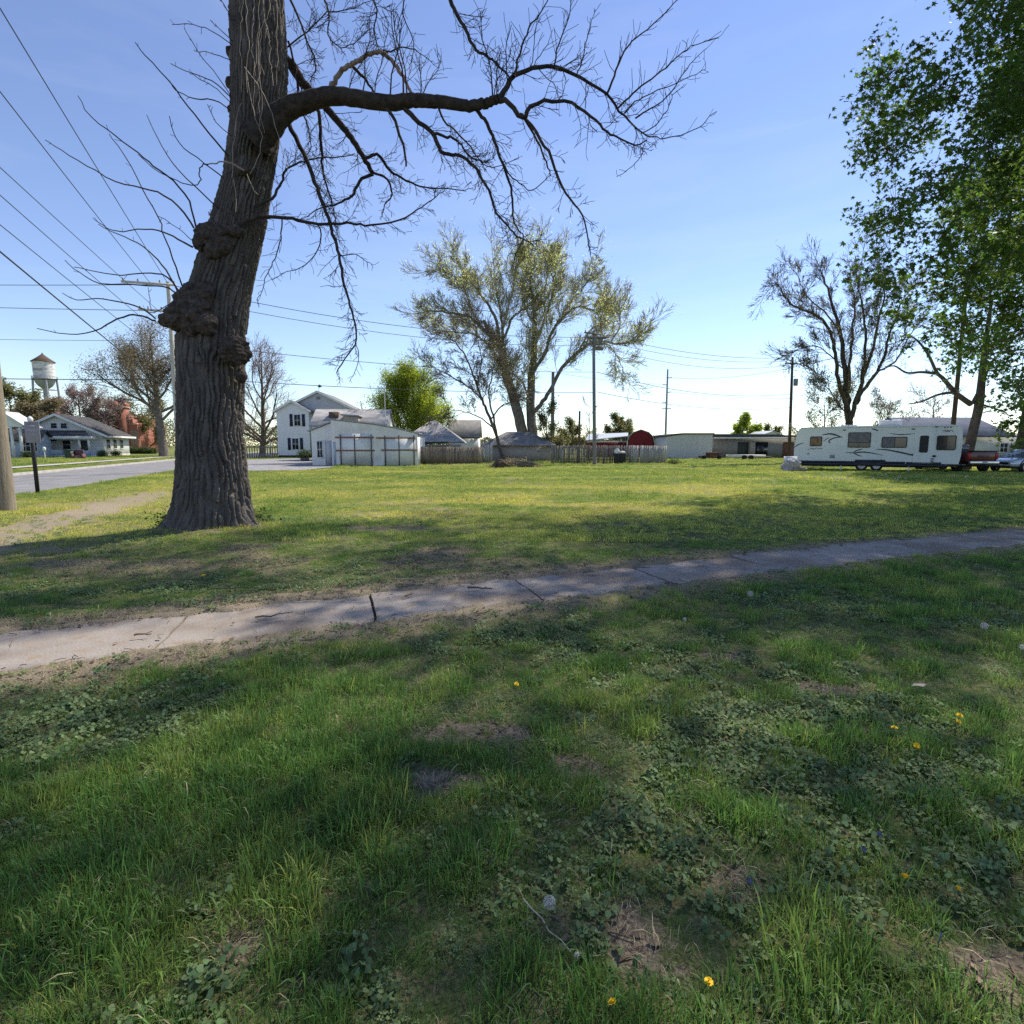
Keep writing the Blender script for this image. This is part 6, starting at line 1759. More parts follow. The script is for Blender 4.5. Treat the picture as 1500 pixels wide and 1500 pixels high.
# low things before the flat building
c = P(1092, 674, 66); c.z = 0
h = thing('flatbed_trailer', 'long low white flatbed trailer in front of the flat building', 'trailer', c)
part('bed', h, M['white_paint'], (-2.1, 2.1, -.7, .7, .25, .55)); part('tongue', h, M['steel'], (2.1, 3.0, -.06, .06, .3, .38))
for x_ in (-.5, .3): obj('wheel', Geo().lathe([(.01, -.1), (.27, -.1), (.27, .1), (.01, .1)], 16, (x_, -.82, .27), 'y'), M['tyre'], h)
c = P(1040, 674, 66); c.z = 0
h = thing('farm_implement', 'rusty red brown implement lying before the white metal building', 'implement', c)
part('frame', h, M['rust_metal'], (-1.3, 1.3, -.4, .4, .18, .42)); part('hopper', h, M['rust_metal'], (-.4, .9, -.5, .5, .43, .85), bevel=.05)
for x_ in (-.9, .9): obj('wheel', Geo().lathe([(.01, -.08), (.25, -.08), (.25, .08), (.01, .08)], 14, (x_, -.5, .25), 'y'), M['tyre'], h)
c = G(1158, 690)
h = thing('junk_heap', 'heap of grey tarp and white scrap beside the rear of the travel trailer', 'heap', c)
obj('tarp', Geo().add(*lump((0, .1, .28), .55, (1.1, .8, .8), 77, amp=.7, fr=1.6)), M['tarp'], h, smooth=True)
part('white_box', h, M['white_plastic'], (-.1, .55, .3, .8, .5, .95)); part('scrap', h, M['pale_litter'], (.4, 1.0, -.2, .2, .02, .22), (.2, .9, -.3, -.1, .24, .29))
# the wooded horizon, one far mass
rs = np.random.RandomState(14)
n_ = 110000
a = rs.uniform(rad(-62), rad(62), n_); R_ = rs.uniform(300, 380, n_)
hgt = 2.5 + 4.5 * fbm(a * 22, a * 0 + .3, seed=91) + 3 * fbm(a * 90, a * 0, seed=92) + 7 * sstep(-.25, -.5, a)
C_ = np.stack([R_ * np.sin(a), R_ * np.cos(a), rs.uniform(0, 1, n_) ** .8 * hgt], -1)
tag(obj('far_wood', leaf_cloud(C_, rs, .85), M['far_leaf']), 'distant band of woods along the horizon', 'woods', kind='stuff')
# ================================================================== VEHICLES
def wheel(parent, c, r, w, rim='rim_white', axis_='y', name='wheel'):
    t = obj(name, Geo().lathe([(r * .62, -w / 2), (r * .93, -w / 2), (r, -w * .32), (r, w * .32), (r * .93, w / 2), (r * .62, w / 2)], 28, c, axis_), M['tyre'], parent, smooth=True)
    obj('rim', Geo().lathe([(.001, -w * .36), (r * .18, -w * .42), (r * .22, -w * .30), (r * .5, -w * .26), (r * .6, -w * .46), (r * .66, -w * .46), (r * .66, w * .46), (.001, w * .40)], 24, c, axis_), M[rim], t, smooth=False)
    return t

# ---- travel trailer
tl = P(1162, 686, 38.5); tr_ = P(1404, 691, 34.0); tl.z = tr_.z = 0
ta = math.atan2(tr_.y - tl.y, tr_.x - tl.x); TL = (tr_ - tl).length
tu = Vector((math.cos(ta), math.sin(ta), 0)); tn = Vector((-math.sin(ta), math.cos(ta), 0))
def TR(px, py):
    """picture point on the trailer's near side -> (x along, z)"""
    d = Vector(ray(px, py)); o = Vector((0, 0, CAMH))
    t = (tl - o).dot(tn) / d.dot(tn)
    q = o + d * t
    return (q - tl).dot(tu), q.z
h = thing('travel_trailer', 'long white travel trailer with dark swooshes parked on the lawn', 'trailer', tl, ta)
zt_ = 2.93; z0 = .52; Wt = 2.4
prof = [(0.0, z0), (-.02, 1.6), (.12, 2.55), (.22, 2.80), (.42, zt_ - .02), (3, zt_ + .03), (TL - .7, zt_ + .05), (TL - .12, zt_ - .02), (TL + .02, 2.6), (TL + .06, 1.9), (TL + .04, 1.0), (TL - .04, z0)]
obj('body', Geo().prism([(x, 0, z) for x, z in prof], (0, 1, 0), Wt), M['trailer_white'], h, bevel=.05)
Ft = fr('front', 0)
g = Geo(); wb(g, Ft, .12, TL - .3, -Wt + .05, -.03, .34, z0 - .004); obj('skirt', g, M['trailer_dark'], h)
g = Geo(); wb(g, Ft, .0, 6.4, .002, .02, z0 + .0, z0 + .12); wb(g, Ft, 6.45, TL - .9, .002, .02, z0 - .02, z0 + .1); obj('skirt_band', g, M['trailer_dark'], h)
g = Geo(); wb(g, Ft, .3, TL - .3, .0, .05, zt_ - .07, zt_ - .02); obj('awning_rail', g, M['white_plastic'], h)
def rrect(x0, x1, z0_, z1_, y, r=.09):
    pts = []
    for cx, cz_, a0 in ((x1 - r, z0_ + r, -90), (x1 - r, z1_ - r, 0), (x0 + r, z1_ - r, 90), (x0 + r, z0_ + r, 180)):
        for k in range(5):
            a = rad(a0 + k * 22.5); pts.append((cx + r * math.cos(a), y, cz_ + r * math.sin(a)))
    return pts
def twin(p0, p1, split=None, glass='tint_glass', hsplit=None, inner=None, name='window'):
    (x0, z1), (x1, z0_) = TR(*p0), TR(*p1)
    f_ = obj(name, Geo().prism(rrect(x0, x1, z0_, z1, -.035), (0, 1, 0), .03), M['black_metal'], h)
    xs = [x0 + .05] + ([x0 + (x1 - x0) * split] if split else []) + [x1 - .05]
    zs0 = z0_ + .05; zs1 = z1 - .05
    for k in range(len(xs) - 1):
        a, b_ = xs[k] + (.015 if k else 0), xs[k + 1] - (.015 if k + 2 < len(xs) else 0)
        if hsplit:
            zm = z0_ + (z1 - z0_) * hsplit
            obj('pane', Geo().prism(rrect(a, b_, zm + .02, zs1, -.045, .04), (0, 1, 0), .01), M[glass], f_)
            obj('pane', Geo().prism(rrect(a, (a + b_) / 2 - .015, zs0, zm - .02, -.045, .03), (0, 1, 0), .01), M['tint_glass'], f_)
            obj('pane', Geo().prism(rrect((a + b_) / 2 + .015, b_, zs0, zm - .02, -.045, .03), (0, 1, 0), .01), M['tint_glass'], f_)
        else:
            obj('pane', Geo().prism(rrect(a, b_, zs0, zs1, -.045, .05), (0, 1, 0), .01), M[(inner[k] if inner else glass)], f_)
twin((1187, 639.4), (1203.6, 653.6), glass='orange_blind')
twin((1243, 633.4), (1274.6, 655.8), glass='blind', hsplit=.33)
twin((1292, 640), (1328, 656), split=.52, inner=('blind', 'tint_glass'))
twin((1373, 638), (1399.5, 659.5), split=.5, inner=('dark_glass', 'tint_glass'))
(xa, za), (xb, zb) = TR(1341, 629), TR(1366, 684)
d_ = obj('door', Geo().prism(rrect(xa, xb, .56, 2.66, -.02, .06), (0, 1, 0), .018), M['trailer_white'], h)
(x0, z1), (x1, z0_) = TR(1348, 638), TR(1358.8, 663)
f_ = obj('door_window', Geo().prism(rrect(x0, x1, z0_, z1, -.04, .1), (0, 1, 0), .02), M['black_metal'], d_)
g = Geo(); q = TR(1367.5, 669)
wb(g, Ft, q[0] - .06, q[0] + .1, .022, .06, q[1] - .02, q[1] + .1); obj('door_handle', g, M['black_metal'], d_)
g = Geo(); wb(g, Ft, q[0] - .14, q[0] + .02, .002, .03, q[1] - .4, q[1] - .08); obj('service_hatch', g, M['grey_metal'], h)
def swoosh(pts, wmax, name='swoosh'):
    wmax *= .68
    C3 = [Vector((TR(*p)[0], 0, TR(*p)[1])) for p in pts]
    sp, wr = smooth(C3, [0.004] + [wmax * 1.0] * (len(pts) - 2) + [.004] if len(pts) > 2 else [.004, wmax], 6)
    n = len(sp); A_, B_ = [], []
    for k in range(n):
        t_ = (sp[min(k + 1, n - 1)] - sp[max(k - 1, 0)]).normalized(); nn_ = Vector((-t_.z, 0, t_.x))
        w_ = max(.004, wmax * math.sin(math.pi * (.04 + .92 * k / (n - 1))) ** .8) / 2
        A_.append(sp[k] + nn_ * w_); B_.append(sp[k] - nn_ * w_)
    g = Geo()
    for y_ in (-.006,):
        V = [(p.x, y_, p.z) for p in A_] + [(p.x, y_, p.z) for p in B_]
        i = np.arange(n - 1); g.add(V, np.stack([i, i + n, i + n + 1, i + 1], 1))
    obj(name, g, M['decal'], h)
swoosh([(1203, 637.2), (1216, 635.6), (1225, 637.5), (1234, 641)], .16)
swoosh([(1234, 640.2), (1222, 641.5), (1214, 646), (1217, 649.5)], .12)
swoosh([(1206, 646.5), (1211, 642.8), (1216, 641)], .07)
swoosh([(1162, 656.5), (1169, 651.5), (1178, 648.6)], .10)
swoosh([(1239, 662.8), (1252, 663.4), (1262, 662.2), (1276, 663.5), (1294, 667)], .13)
swoosh([(1250, 662.6), (1256, 659.5), (1264, 657.6)], .11)
swoosh([(1250, 663.4), (1256, 666.5), (1263, 668.5)], .10)
swoosh([(1283, 658.2), (1298, 658.8), (1318, 662.5), (1340, 667.5), (1352, 669.5)], .15)
swoosh([(1334, 665), (1348, 666.2), (1364, 665.8)], .12)
swoosh([(1290, 673), (1295, 675.5), (1302, 677.6)], .13)
swoosh([(1277, 628), (1282, 629.2), (1287, 631.5)], .12)
swoosh([(1302, 634.8), (1320, 636.6), (1340, 635)], .09)
swoosh([(1354, 636.6), (1362, 635), (1367, 632.8)], .12)
# script-like marks: three little stars and a scrawl by the front, a longer scrawl at the rear
def scrawl(px0, px1, py, amp, n, seed):
    r = np.random.RandomState(seed); g = Geo(); last = None
    for k in range(n):
        px = px0 + (px1 - px0) * k / (n - 1); x, z = TR(px, py + r.uniform(-amp, amp) * (1 if k % 2 else -1))
        if last is not None:
            g.tube([(last[0], -.005, last[1]), ((last[0] + x) / 2 + .02, -.007, (last[1] + z) / 2), (x, -.005, z)], .014, 4)
        last = (x, z)
    obj('scrawl', g, M['decal'], h)
scrawl(1381, 1396, 630.8, 1.7, 17, 3); scrawl(1183, 1204, 657.2, 1.3, 24, 5)
for px in (1384, 1388.6, 1393):
    x, z = TR(px, 625.8); pts = [(x + (.07 if k % 2 == 0 else .03) * math.sin(k * math.pi / 5), -.004, z + (.07 if k % 2 == 0 else .03) * math.cos(k * math.pi / 5)) for k in range(10)]
    obj('star', Geo().poly(pts), M['decal'], h)
for px, py in ((1237, 630), (1338, 628.5), (1372, 625)):
    x, z = TR(px, py); g = Geo(); wb(g, Ft, x - .07, x + .07, 0, .05, z - .04, z + .04); obj('marker_lamp', g, M['blind'], h)
for px, py, wd, hh in ((1219, 668.5, .3, .22), (1184, 664.5, .12, .1)):
    x, z = TR(px, py); g = Geo(); wb(g, Ft, x - wd / 2, x + wd / 2, 0, .012, z - hh / 2, z + hh / 2); obj('vent', g, M['grey_metal'], h)
for px in (1261.5, 1283.5):
    x, _ = TR(px, 688); wheel(h, (x, .2, .36), .36, .24)
x0, _ = TR(1252, 680); x1, _ = TR(1296, 680)
g = Geo(); wb(g, Ft, x0, x1, -.28, .035, .62, .74); obj('fender', g, M['trailer_dark'], h)
for px in (1232, 1332):
    x, _ = TR(px, 680); part('stabiliser', h, M['white_plastic'], (x - .04, x + .04, .12, .2, .02, .34), (x - .15, x + .15, .08, .24, 0, .02))
(xa, _), (xb, _) = TR(1290, 620), TR(1324, 620)
part('air_conditioner', h, M['white_plastic'], (xa, xb, .8, 1.6, zt_ + .05, zt_ + .42), bevel=.08)
for px in (1238, 1251):
    x, _ = TR(px, 620); part('roof_vent', h, M['white_plastic'], (x - .22, x + .22, .9, 1.4, zt_ + .03, zt_ + .14))
part('hitch', h, M['steel'], (TL - .5, TL + 1.1, 1.1, 1.3, .42, .52)); part('rear_bumper', h, M['steel'], (-.22, -.02, .2, Wt - .2, .42, .52))
part('underframe', h, M['black_metal'], (.5, TL - .5, .5, .62, .25, .34), (.5, TL - .5, Wt - .62, Wt - .5, .25, .34))

# ---- cars by lofting rounded cross sections
def loft(stations, k=20, pw=3.2):
    """stations: (x, y half-width, z bottom, z top) -> closed smooth tube along x"""
    g = Geo(); n = len(stations)
    a = np.linspace(0, 2 * math.pi, k, endpoint=False)
    ca = np.sign(np.cos(a)) * np.abs(np.cos(a)) ** (2 / pw); sa = np.sign(np.sin(a)) * np.abs(np.sin(a)) ** (2 / pw)
    V = []
    for x, w_, zb_, zt2 in stations:
        V.append(np.stack([np.full(k, x), ca * w_, (zb_ + zt2) / 2 + sa * (zt2 - zb_) / 2], -1))
    V = np.concatenate(V)
    i = (np.arange(n - 1)[:, None] * k + np.arange(k)[None, :]).ravel(); j = (np.arange(n - 1)[:, None] * k + ((np.arange(k) + 1) % k)[None, :]).ravel()
    g.add(V, np.stack([i, i + k, j + k, j], 1))
    g.poly(V[:k]); g.poly(V[-k:][::-1])
    return g
# dark red pickup, seen from behind
c = P(1437.5, 692, 34.3); c.z = 0
h = thing('pickup_truck', 'dark red pickup truck parked nose away in front of the trailer', 'pickup', c, rad(88))
# local x forward (away), y left
w2 = .93
obj('bed', Geo().box(.05, 2.05, -w2, w2, .62, 1.30), M['car_red'], h, bevel=.07)
part('tailgate', h, M['car_red'], (-.02, .045, -w2 + .2, w2 - .2, .66, 1.28), bevel=.02)
part('tailgate_panel', h, M['maroon'], (-.035, -.021, -.35, .35, .92, 1.06))
part('bed_rail', h, M['black_metal'], (.0, 2.05, w2 - .1, w2 + .012, 1.305, 1.345), (.0, 2.05, -w2 - .012, -w2 + .1, 1.305, 1.345), (-.03, .1, -w2 + .1, w2 - .1, 1.29, 1.34))
for s in (-1, 1):
    part('tail_light', h, M['red_lens'], (-.035, .06, s * .83 - .095, s * .83 + .095, .82, 1.22), bevel=.02)
part('bumper', h, M['chrome'], (-.2, -.03, -w2 + .05, w2 - .05, .52, .70), bevel=.03)
part('number_plate', h, M['plate'], (-.215, -.203, -.15, .15, .54, .68))
obj('cab', loft([(2.0, .80, .6, 1.72), (2.15, .84, .6, 1.80), (2.9, .86, .6, 1.83), (3.4, .84, .6, 1.74), (3.75, .9, .6, 1.3)], 24, 5), M['car_red'], h, smooth=True)
part('rear_window', h, M['car_glass'], (1.985, 2.0, -.62, .62, 1.32, 1.66))
for s in (-1, 1): part('side_window', h, M['car_glass'], (2.3, 3.35, s * .84 - .02, s * .84 + .02, 1.28, 1.66))
obj('hood', loft([(3.7, .92, .55, 1.22), (4.6, .92, .55, 1.18), (5.2, .88, .55, 1.08), (5.35, .8, .58, 1.0)], 24, 5), M['car_red'], h, smooth=True)
for x in (.95, 4.4):
    for s in (-1, 1): wheel(h, (x, s * .82, .38), .38, .26, 'chrome')
part('chassis', h, M['black_metal'], (.0, 5.1, -.7, .7, .36, .6))
part('hitch', h, M['black_metal'], (-.35, -.205, -.06, .06, .42, .5))
for s in (-1, 1): obj('wheel_arch', Geo().tube([(.95 + .5 * math.cos(t), s * (w2 + .005), .42 + .5 * math.sin(t)) for t in np.linspace(.1, math.pi - .1, 14)], .045, 6), M['black_metal'], h)

# silver car, nose towards the pickup
c = P(1500, 691, 35.6); c.z = 0
h = thing('parked_car', 'silver blue car facing left beside the dark red pickup at the right edge', 'car', c, rad(196))
body = loft([(-2.3, .6, .45, .80), (-2.15, .80, .34, .95), (-1.6, .87, .26, .98), (-.6, .89, .24, .97), (.5, .89, .24, .96), (1.1, .88, .24, .93), (1.75, .86, .28, .84), (2.15, .78, .32, .74), (2.3, .60, .38, .66)], 28, 4.5)
obj('body', body, M['car_silver'], h, smooth=True)
obj('cabin', loft([(-1.95, .60, .85, .98), (-1.35, .66, .85, 1.30), (-.6, .68, .85, 1.42), (.1, .68, .85, 1.40), (.55, .66, .85, 1.25), (1.25, .62, .85, .93)], 24, 4), M['car_glass'], h, smooth=True)
obj('roof', loft([(-1.3, .56, 1.27, 1.34), (-.9, .60, 1.34, 1.43), (-.5, .61, 1.37, 1.455), (0, .60, 1.36, 1.44), (.3, .56, 1.30, 1.37)], 20, 3), M['car_silver'], h, smooth=True)
for s in (-1, 1):
    obj('pillar', Geo().tube([(1.2, s * .66, .93), (.6, s * .665, 1.22), (.25, s * .63, 1.37)], .035, 6), M['car_silver'], h)
    obj('pillar', Geo().tube([(-.35, s * .71, .93), (-.4, s * .66, 1.40)], .03, 6), M['car_silver'], h)
    part('headlight', h, M['clear_lens'], (1.98, 2.2, s * .60 - .15, s * .60 + .15, .62, .74), bevel=.03)
    part('mirror', h, M['car_silver'], (.75, .92, s * .95 - .1, s * .95 + .1, .92, 1.06), bevel=.03)
    for x in (1.42, -1.4): wheel(h, (x, s * .78, .33), .33, .22, 'rim_white')
    obj('wheel_arch', Geo().tube([(1.42 + .40 * math.cos(t), s * .87, .36 + .40 * math.sin(t)) for t in np.linspace(0, math.pi, 14)], .035, 6), M['black_metal'], h)
part('grille', h, M['car_black'], (2.2, 2.31, -.5, .5, .50, .62), bevel=.02); part('lower_grille', h, M['car_black'], (2.12, 2.30, -.6, .6, .30, .42), bevel=.02)
part('number_plate', h, M['plate'], (2.315, 2.325, -.15, .15, .43, .5))
part('side_skirt', h, M['car_black'], (-1.1, 1.1, -.86, .86, .2, .30))

# ================================================================== POLES AND WIRES
def pole(name, label, cat, base, H, r0, r1, mat, arms=(), extras=True, lean=(0, 0)):
    t = thing(name, label, cat, base)
    obj('pole', Geo().tube([(0, 0, -.2), (lean[0] * .5, lean[1] * .5, H / 2), (lean[0], lean[1], H)], [r0, (r0 + r1) / 2, r1], 14), M[mat], t, smooth=True)
    for z, x0, x1, yaw in arms:
        c_ = math.cos(yaw); s_ = math.sin(yaw); lx = lean[0] * z / H
        Mx = Matrix.Translation((lx, lean[1] * z / H - r0 - .05, z)) @ Matrix.Rotation(yaw, 4, 'Z')
        g = Geo(); g.box(x0, x1, -.05, .05, -.06, .06, M=Mx); a_ = obj('crossarm', g, M[mat], t)
        for q in (x0 + .1, x0 + (x1 - x0) * .3, x0 + (x1 - x0) * .7, x1 - .1):
            p_ = Mx @ Vector((q, 0, .06)); obj('insulator', Geo().lathe([(.02, 0), (.05, .03), (.05, .08), (.03, .1), (.055, .12), (.03, .17), (.01, .18)], 8, p_), M['insulator'], a_)
    return t
b0 = G(7.5, 747)
pole('utility_pole', 'close weathered wooden pole cut off by the left edge', 'utility pole', b0, 11.5, .235, .19, 'pole_wood')
b1 = G(264, 691); D1 = b1.y
H1 = P(245, 413, D1).z
t1_ = pole('utility_pole', 'pale utility pole with crossarms standing behind the old tree', 'utility pole', b1, H1, .165, .11, 'pale_pole', arms=((P(245, 418, D1).z, -2.4, .55, .25), (P(247, 457, D1).z, -1.6, .2, .25)), lean=(P(246, 413, D1).x - b1.x, 0))
b2 = G(871, 680); D2 = 48.4; b2 = Vector((b2.x * D2 / b2.y, D2, 0))
H2 = P(869.5, 485, D2).z
t2_ = pole('utility_pole', 'bare grey utility pole with a bracket frame in front of the board fence', 'utility pole', b2, H2, .17, .12, 'grey_pole', arms=((H2 - .25, -1.0, 1.0, .5), (H2 - 1.15, -.7, .9, -.3)), lean=(P(869.5, 485, D2).x - b2.x, 0))
g = Geo(); g.box(-.35, .55, -.12, .12, H2 - 1.6, H2 - 1.3); g.box(-1.0, 1.0, -.3, -.16, H2 - .62, H2 - .48); g.box(-.8, .8, .16, .3, H2 - .62, H2 - .48); g.box(-.3, -.1, -.35, -.1, H2 - 1.25, H2 - .7); g.box(.2, .38, -.35, -.1, H2 - 1.2, H2 - .75); g.tube([(-.9, 0, H2 - .3), (-.2, 0, H2 - 1.5)], .03, 4); g.tube([(.9, 0, H2 - .3), (.3, 0, H2 - 1.5)], .03, 4)
obj('bracket', g, M['grey_pole'], t2_)
b3 = P(1155.5, 676, 62); b3.z = 0; D3 = 62
H3 = P(1161, 523, D3).z
t3_ = pole('utility_pole', 'dark brown utility pole with a crossarm and transformer left of the trailer', 'utility pole', b3, H3, .19, .12, 'brown_pole', arms=((P(1160, 533, D3).z, -1.15, 1.15, .35),), lean=(P(1161, 523, D3).x - b3.x, 0))
zt3 = P(1163, 560, D3).z
obj('transformer', Geo().lathe([(.01, -.4), (.22, -.38), (.24, .3), (.2, .38), (.01, .4)], 18, ((P(1165, 560, D3).x - b3.x), -.1, zt3)), M['grey_metal'], t3_)
g = Geo(); zc = P(1153, 544, D3).z; g.tube([(P(1154, 540, D3).x - b3.x, -.25, zc + .5), (P(1154, 548, D3).x - b3.x, -.25, zc - .3)], .06, 6); obj('cutout', g, M['insulator'], t3_)
g = Geo(); zc = P(1153, 622, D3).z; g.box(-.35, -.05, -.3, -.1, zc - .15, zc + .15); obj('meter_box', g, M['grey_metal'], t3_)
b4 = P(974, 664, 92); b4.z = 0; H4 = P(974, 541, 92).z
t4_ = thing('steel_pole', 'slim grey monopole with short insulator arms behind the barn', 'utility pole', b4)
obj('pole', Geo().tube([(0, 0, -.2), (0, 0, H4)], [.22, .13], 12), M['steel'], t4_, smooth=True)
for py, s_ in ((553, 1), (563, -1), (574, 1), (589, -1), (598, 1), (598, -1)):
    z_ = P(974, py, 92).z; obj('arm', Geo().tube([(0, 0, z_ - .1), (s_ * .75, 0, z_)], .07, 6), M['insulator'], t4_)
b5 = P(848, 676, 51.6); b5.z = 0
pole('short_pole', 'short dark wooden post rising above the grey fence', 'post', b5, P(848, 602, 51.6).z, .10, .09, 'brown_pole')
b6 = P(809, 668, 64); b6.z = 0
pole('grey_mast', 'plain grey pole partly hidden beside the cottonwood', 'pole', b6, P(807, 545, 64).z, .24, .17, 'grey_pole')
b7 = P(1392, 668, 47); b7.z = 0
pole('utility_pole', 'dark pole rising through the maple leaves behind the trailer roof', 'utility pole', b7, P(1400, 428, 47).z, .19, .13, 'brown_pole')
b8 = G(55.5, 722.5)
sg = thing('sign_post', 'square black post carrying a small grey sign beside the street', 'sign', b8, rad(24))
zz_ = P(52, 614, b8.y).z
part('post', sg, M['black_metal'], (-.05, .05, -.05, .05, -.1, zz_ - .1))
part('panel', sg, M['sign_grey'], (-.16, .26, -.085, -.055, zz_ - .82, zz_ - .08), bevel=.012)
g = Geo()
for q, (a, b_) in enumerate(((-.1, .2), (-.11, .21), (-.06, .16), (-.1, .12))): g.box(a, b_, -.0895, -.0855, zz_ - .26 - q * .14, zz_ - .22 - q * .14)
obj('faded_lines', g, M['tarp'], sg)
obj('finial', Geo().lathe([(.03, zz_ - .1), (.08, zz_ - .06), (.09, zz_ + .02), (.05, zz_ + .08), (.01, zz_ + .1)], 12), M['white_plastic'], sg)

def wire(label, a, b_, sag=.25, r=.013, group=None):
    a = Vector(a); b_ = Vector(b_)
    n = 14; pts = []
    for k in range(n + 1):
        t = k / n; p = a.lerp(b_, t); p.z -= sag * 4 * t * (1 - t); pts.append(p)
    o = obj('power_line', Geo().tube(pts, r, 5, cap=False), M['wire'], smooth=True)
    return tag(o, label, 'power line', group)
gl = 'power lines from the pale pole over the street'
wire('uppermost wire crossing the sky above the street at far left', P(-110, -170, 13), P(247, 417, D1), .05, .016, gl)
wire('second wire from the top of the fan above the street', P(-110, -8, 13), P(222, 417, D1), .05, .016, gl)
wire('third wire of the fan, ending at the lower crossarm', P(-110, 144, 13), P(240, 462, D1), .05, .013, gl)
wire('fourth wire of the fan, just under the third', P(-110, 188, 13), P(250, 500, D1), .1, .013, gl)
wire('fifth wire of the fan, thin and dropping to mid pole', P(-110, 240, 13), P(255, 532, D1), .05, .013, gl)
wire('lowest and thickest wire of the fan over the street', P(-110, 277, 13), P(259, 580, D1), .05, .024, gl)
gh_ = 'level power lines left of the pale pole'
wire('level wire meeting the upper crossarm of the pale pole', P(-160, 416, D1 + 6), P(225, 417, D1), .05, .02, gh_)
wire('level wire meeting the lower crossarm of the pale pole', P(-160, 446, D1 + 6), P(232, 455, D1), .05, .02, gh_)
wire('faint level wire above the water tower', P(-160, 494, 60), P(250, 499, 62), .1, .022, gh_)
wire('dark level wire passing in front of the water tower tank', P(-160, 552, 58), P(260, 556, 58), .1, .045, gh_)
gm = 'power lines between the pale pole and the bare grey pole'
wire('upper wire behind the drooping twigs right of the old trunk', P(248, 417, D1), P(868, 494, D2), .9, .02, gm)
wire('second wire behind the drooping twigs', P(248, 432, D1), P(868, 506, D2), .9, .018, gm)
wire('third wire passing above the white house roof', P(252, 500, D1), P(868, 545, D2), .5, .018, gm)
wire('lowest wire passing just above the white house ridge', P(257, 552, D1), P(868, 575, D2), .3, .022, gm)
gr = 'power lines between the bare grey pole and the brown pole'
wire('upper wire right of the bare grey pole', P(872, 488, D2), P(1152, 524, D3), .7, .024, gr)
wire('second wire right of the bare grey pole', P(872, 496, D2), P(1168, 527, D3), .9, .02, gr)
wire('third wire right of the bare grey pole', P(874, 506, D2), P(1152, 535, D3), 1.0, .02, gr)
wire('middle wire passing the slim monopole', P(874, 545, D2), P(1158, 577, D3), .9, .026, gr)
wire('lowest wire passing the slim monopole', P(874, 574, D2), P(1156, 597, D3), .7, .026, gr)
gx_ = 'far power lines from the slim monopole'
wire('far wire rising right from the top of the slim monopole', P(976, 553, 92), P(1235, 520, 75), 1.2, .022, gx_)
wire('far wire level right of the slim monopole', P(978, 574, 92), P(1260, 582, 90), .6, .024, gx_)
wire('far wire rising from the middle of the slim monopole', P(976, 589, 92), P(1240, 562, 75), 1.5, .022, gx_)
wire('lowest far wire right of the slim monopole', P(976, 598, 92), P(1300, 618, 90), .6, .022, gx_)
wire('far wire left of the slim monopole', P(700, 520, 75), P(973, 563, 92), .8, .022, gx_)
wire('wire running right from the brown pole behind the fan shaped tree', P(1166, 533, D3), P(1400, 470, 47), .6, .024, gx_)

# ================================================================== SMALL THINGS ON THE GROUND
def Gz(px, py, z):
    x, y, zz0 = ray(px, py); t = (z - CAMH) / zz0
    return Vector((x * t, y * t, 0))
for px, py, ln, yaw, lab in ((703, 868, .30, -.25, 'short thick dead stick lying on the middle sidewalk slab'), (402, 908, .34, .5, 'thin dead stick on the shaded sidewalk slab'), (210, 938, .14, .1, 'small dark twig on the left sidewalk slab'),
                             (600, 878, .13, .8, 'stubby twig near the left joint of the middle slab'), (862, 843, .16, .1, 'flat twig at the upper edge of the slab'), (596, 855, .3, 0.02, 'pale bark strip beside the upper sidewalk edge'), (940, 837, .22, .2, 'dead stick on the joint between two slabs'),
                             (345, 868, .5, .15, 'long dead twig on bare soil above the sidewalk'), (985, 862, .2, -.3, 'curled dry twig at the lower sidewalk edge'), (800, 1380, .26, -.95, 'pale dry stalk lying in the foreground grass')):
    c = G(px, py); c.z = .055 if py < 1000 else .07
    r = np.random.RandomState(int(px)); pts = [(k * ln / 5 - ln / 2, r.normal(0, .012) * (ln if 'stalk' in lab else .7), r.normal(0, .003)) for k in range(6)]
    g = Geo().tube(pts, np.linspace(.011, .005, 6) * (1.3 if 'thick' in lab else .3 if 'stalk' in lab else .8), 6)
    if 'stalk' not in lab: g.tube([pts[3], (pts[3][0] + .04, pts[3][1] + .04, .01)], [.005, .003], 4)
    o = obj('stick', g, M['pale_litter'] if 'pale' in lab else M['stick'], smooth=True); o.location = c; o.rotation_euler = (0, 0, yaw); tag(o, lab, 'stick')

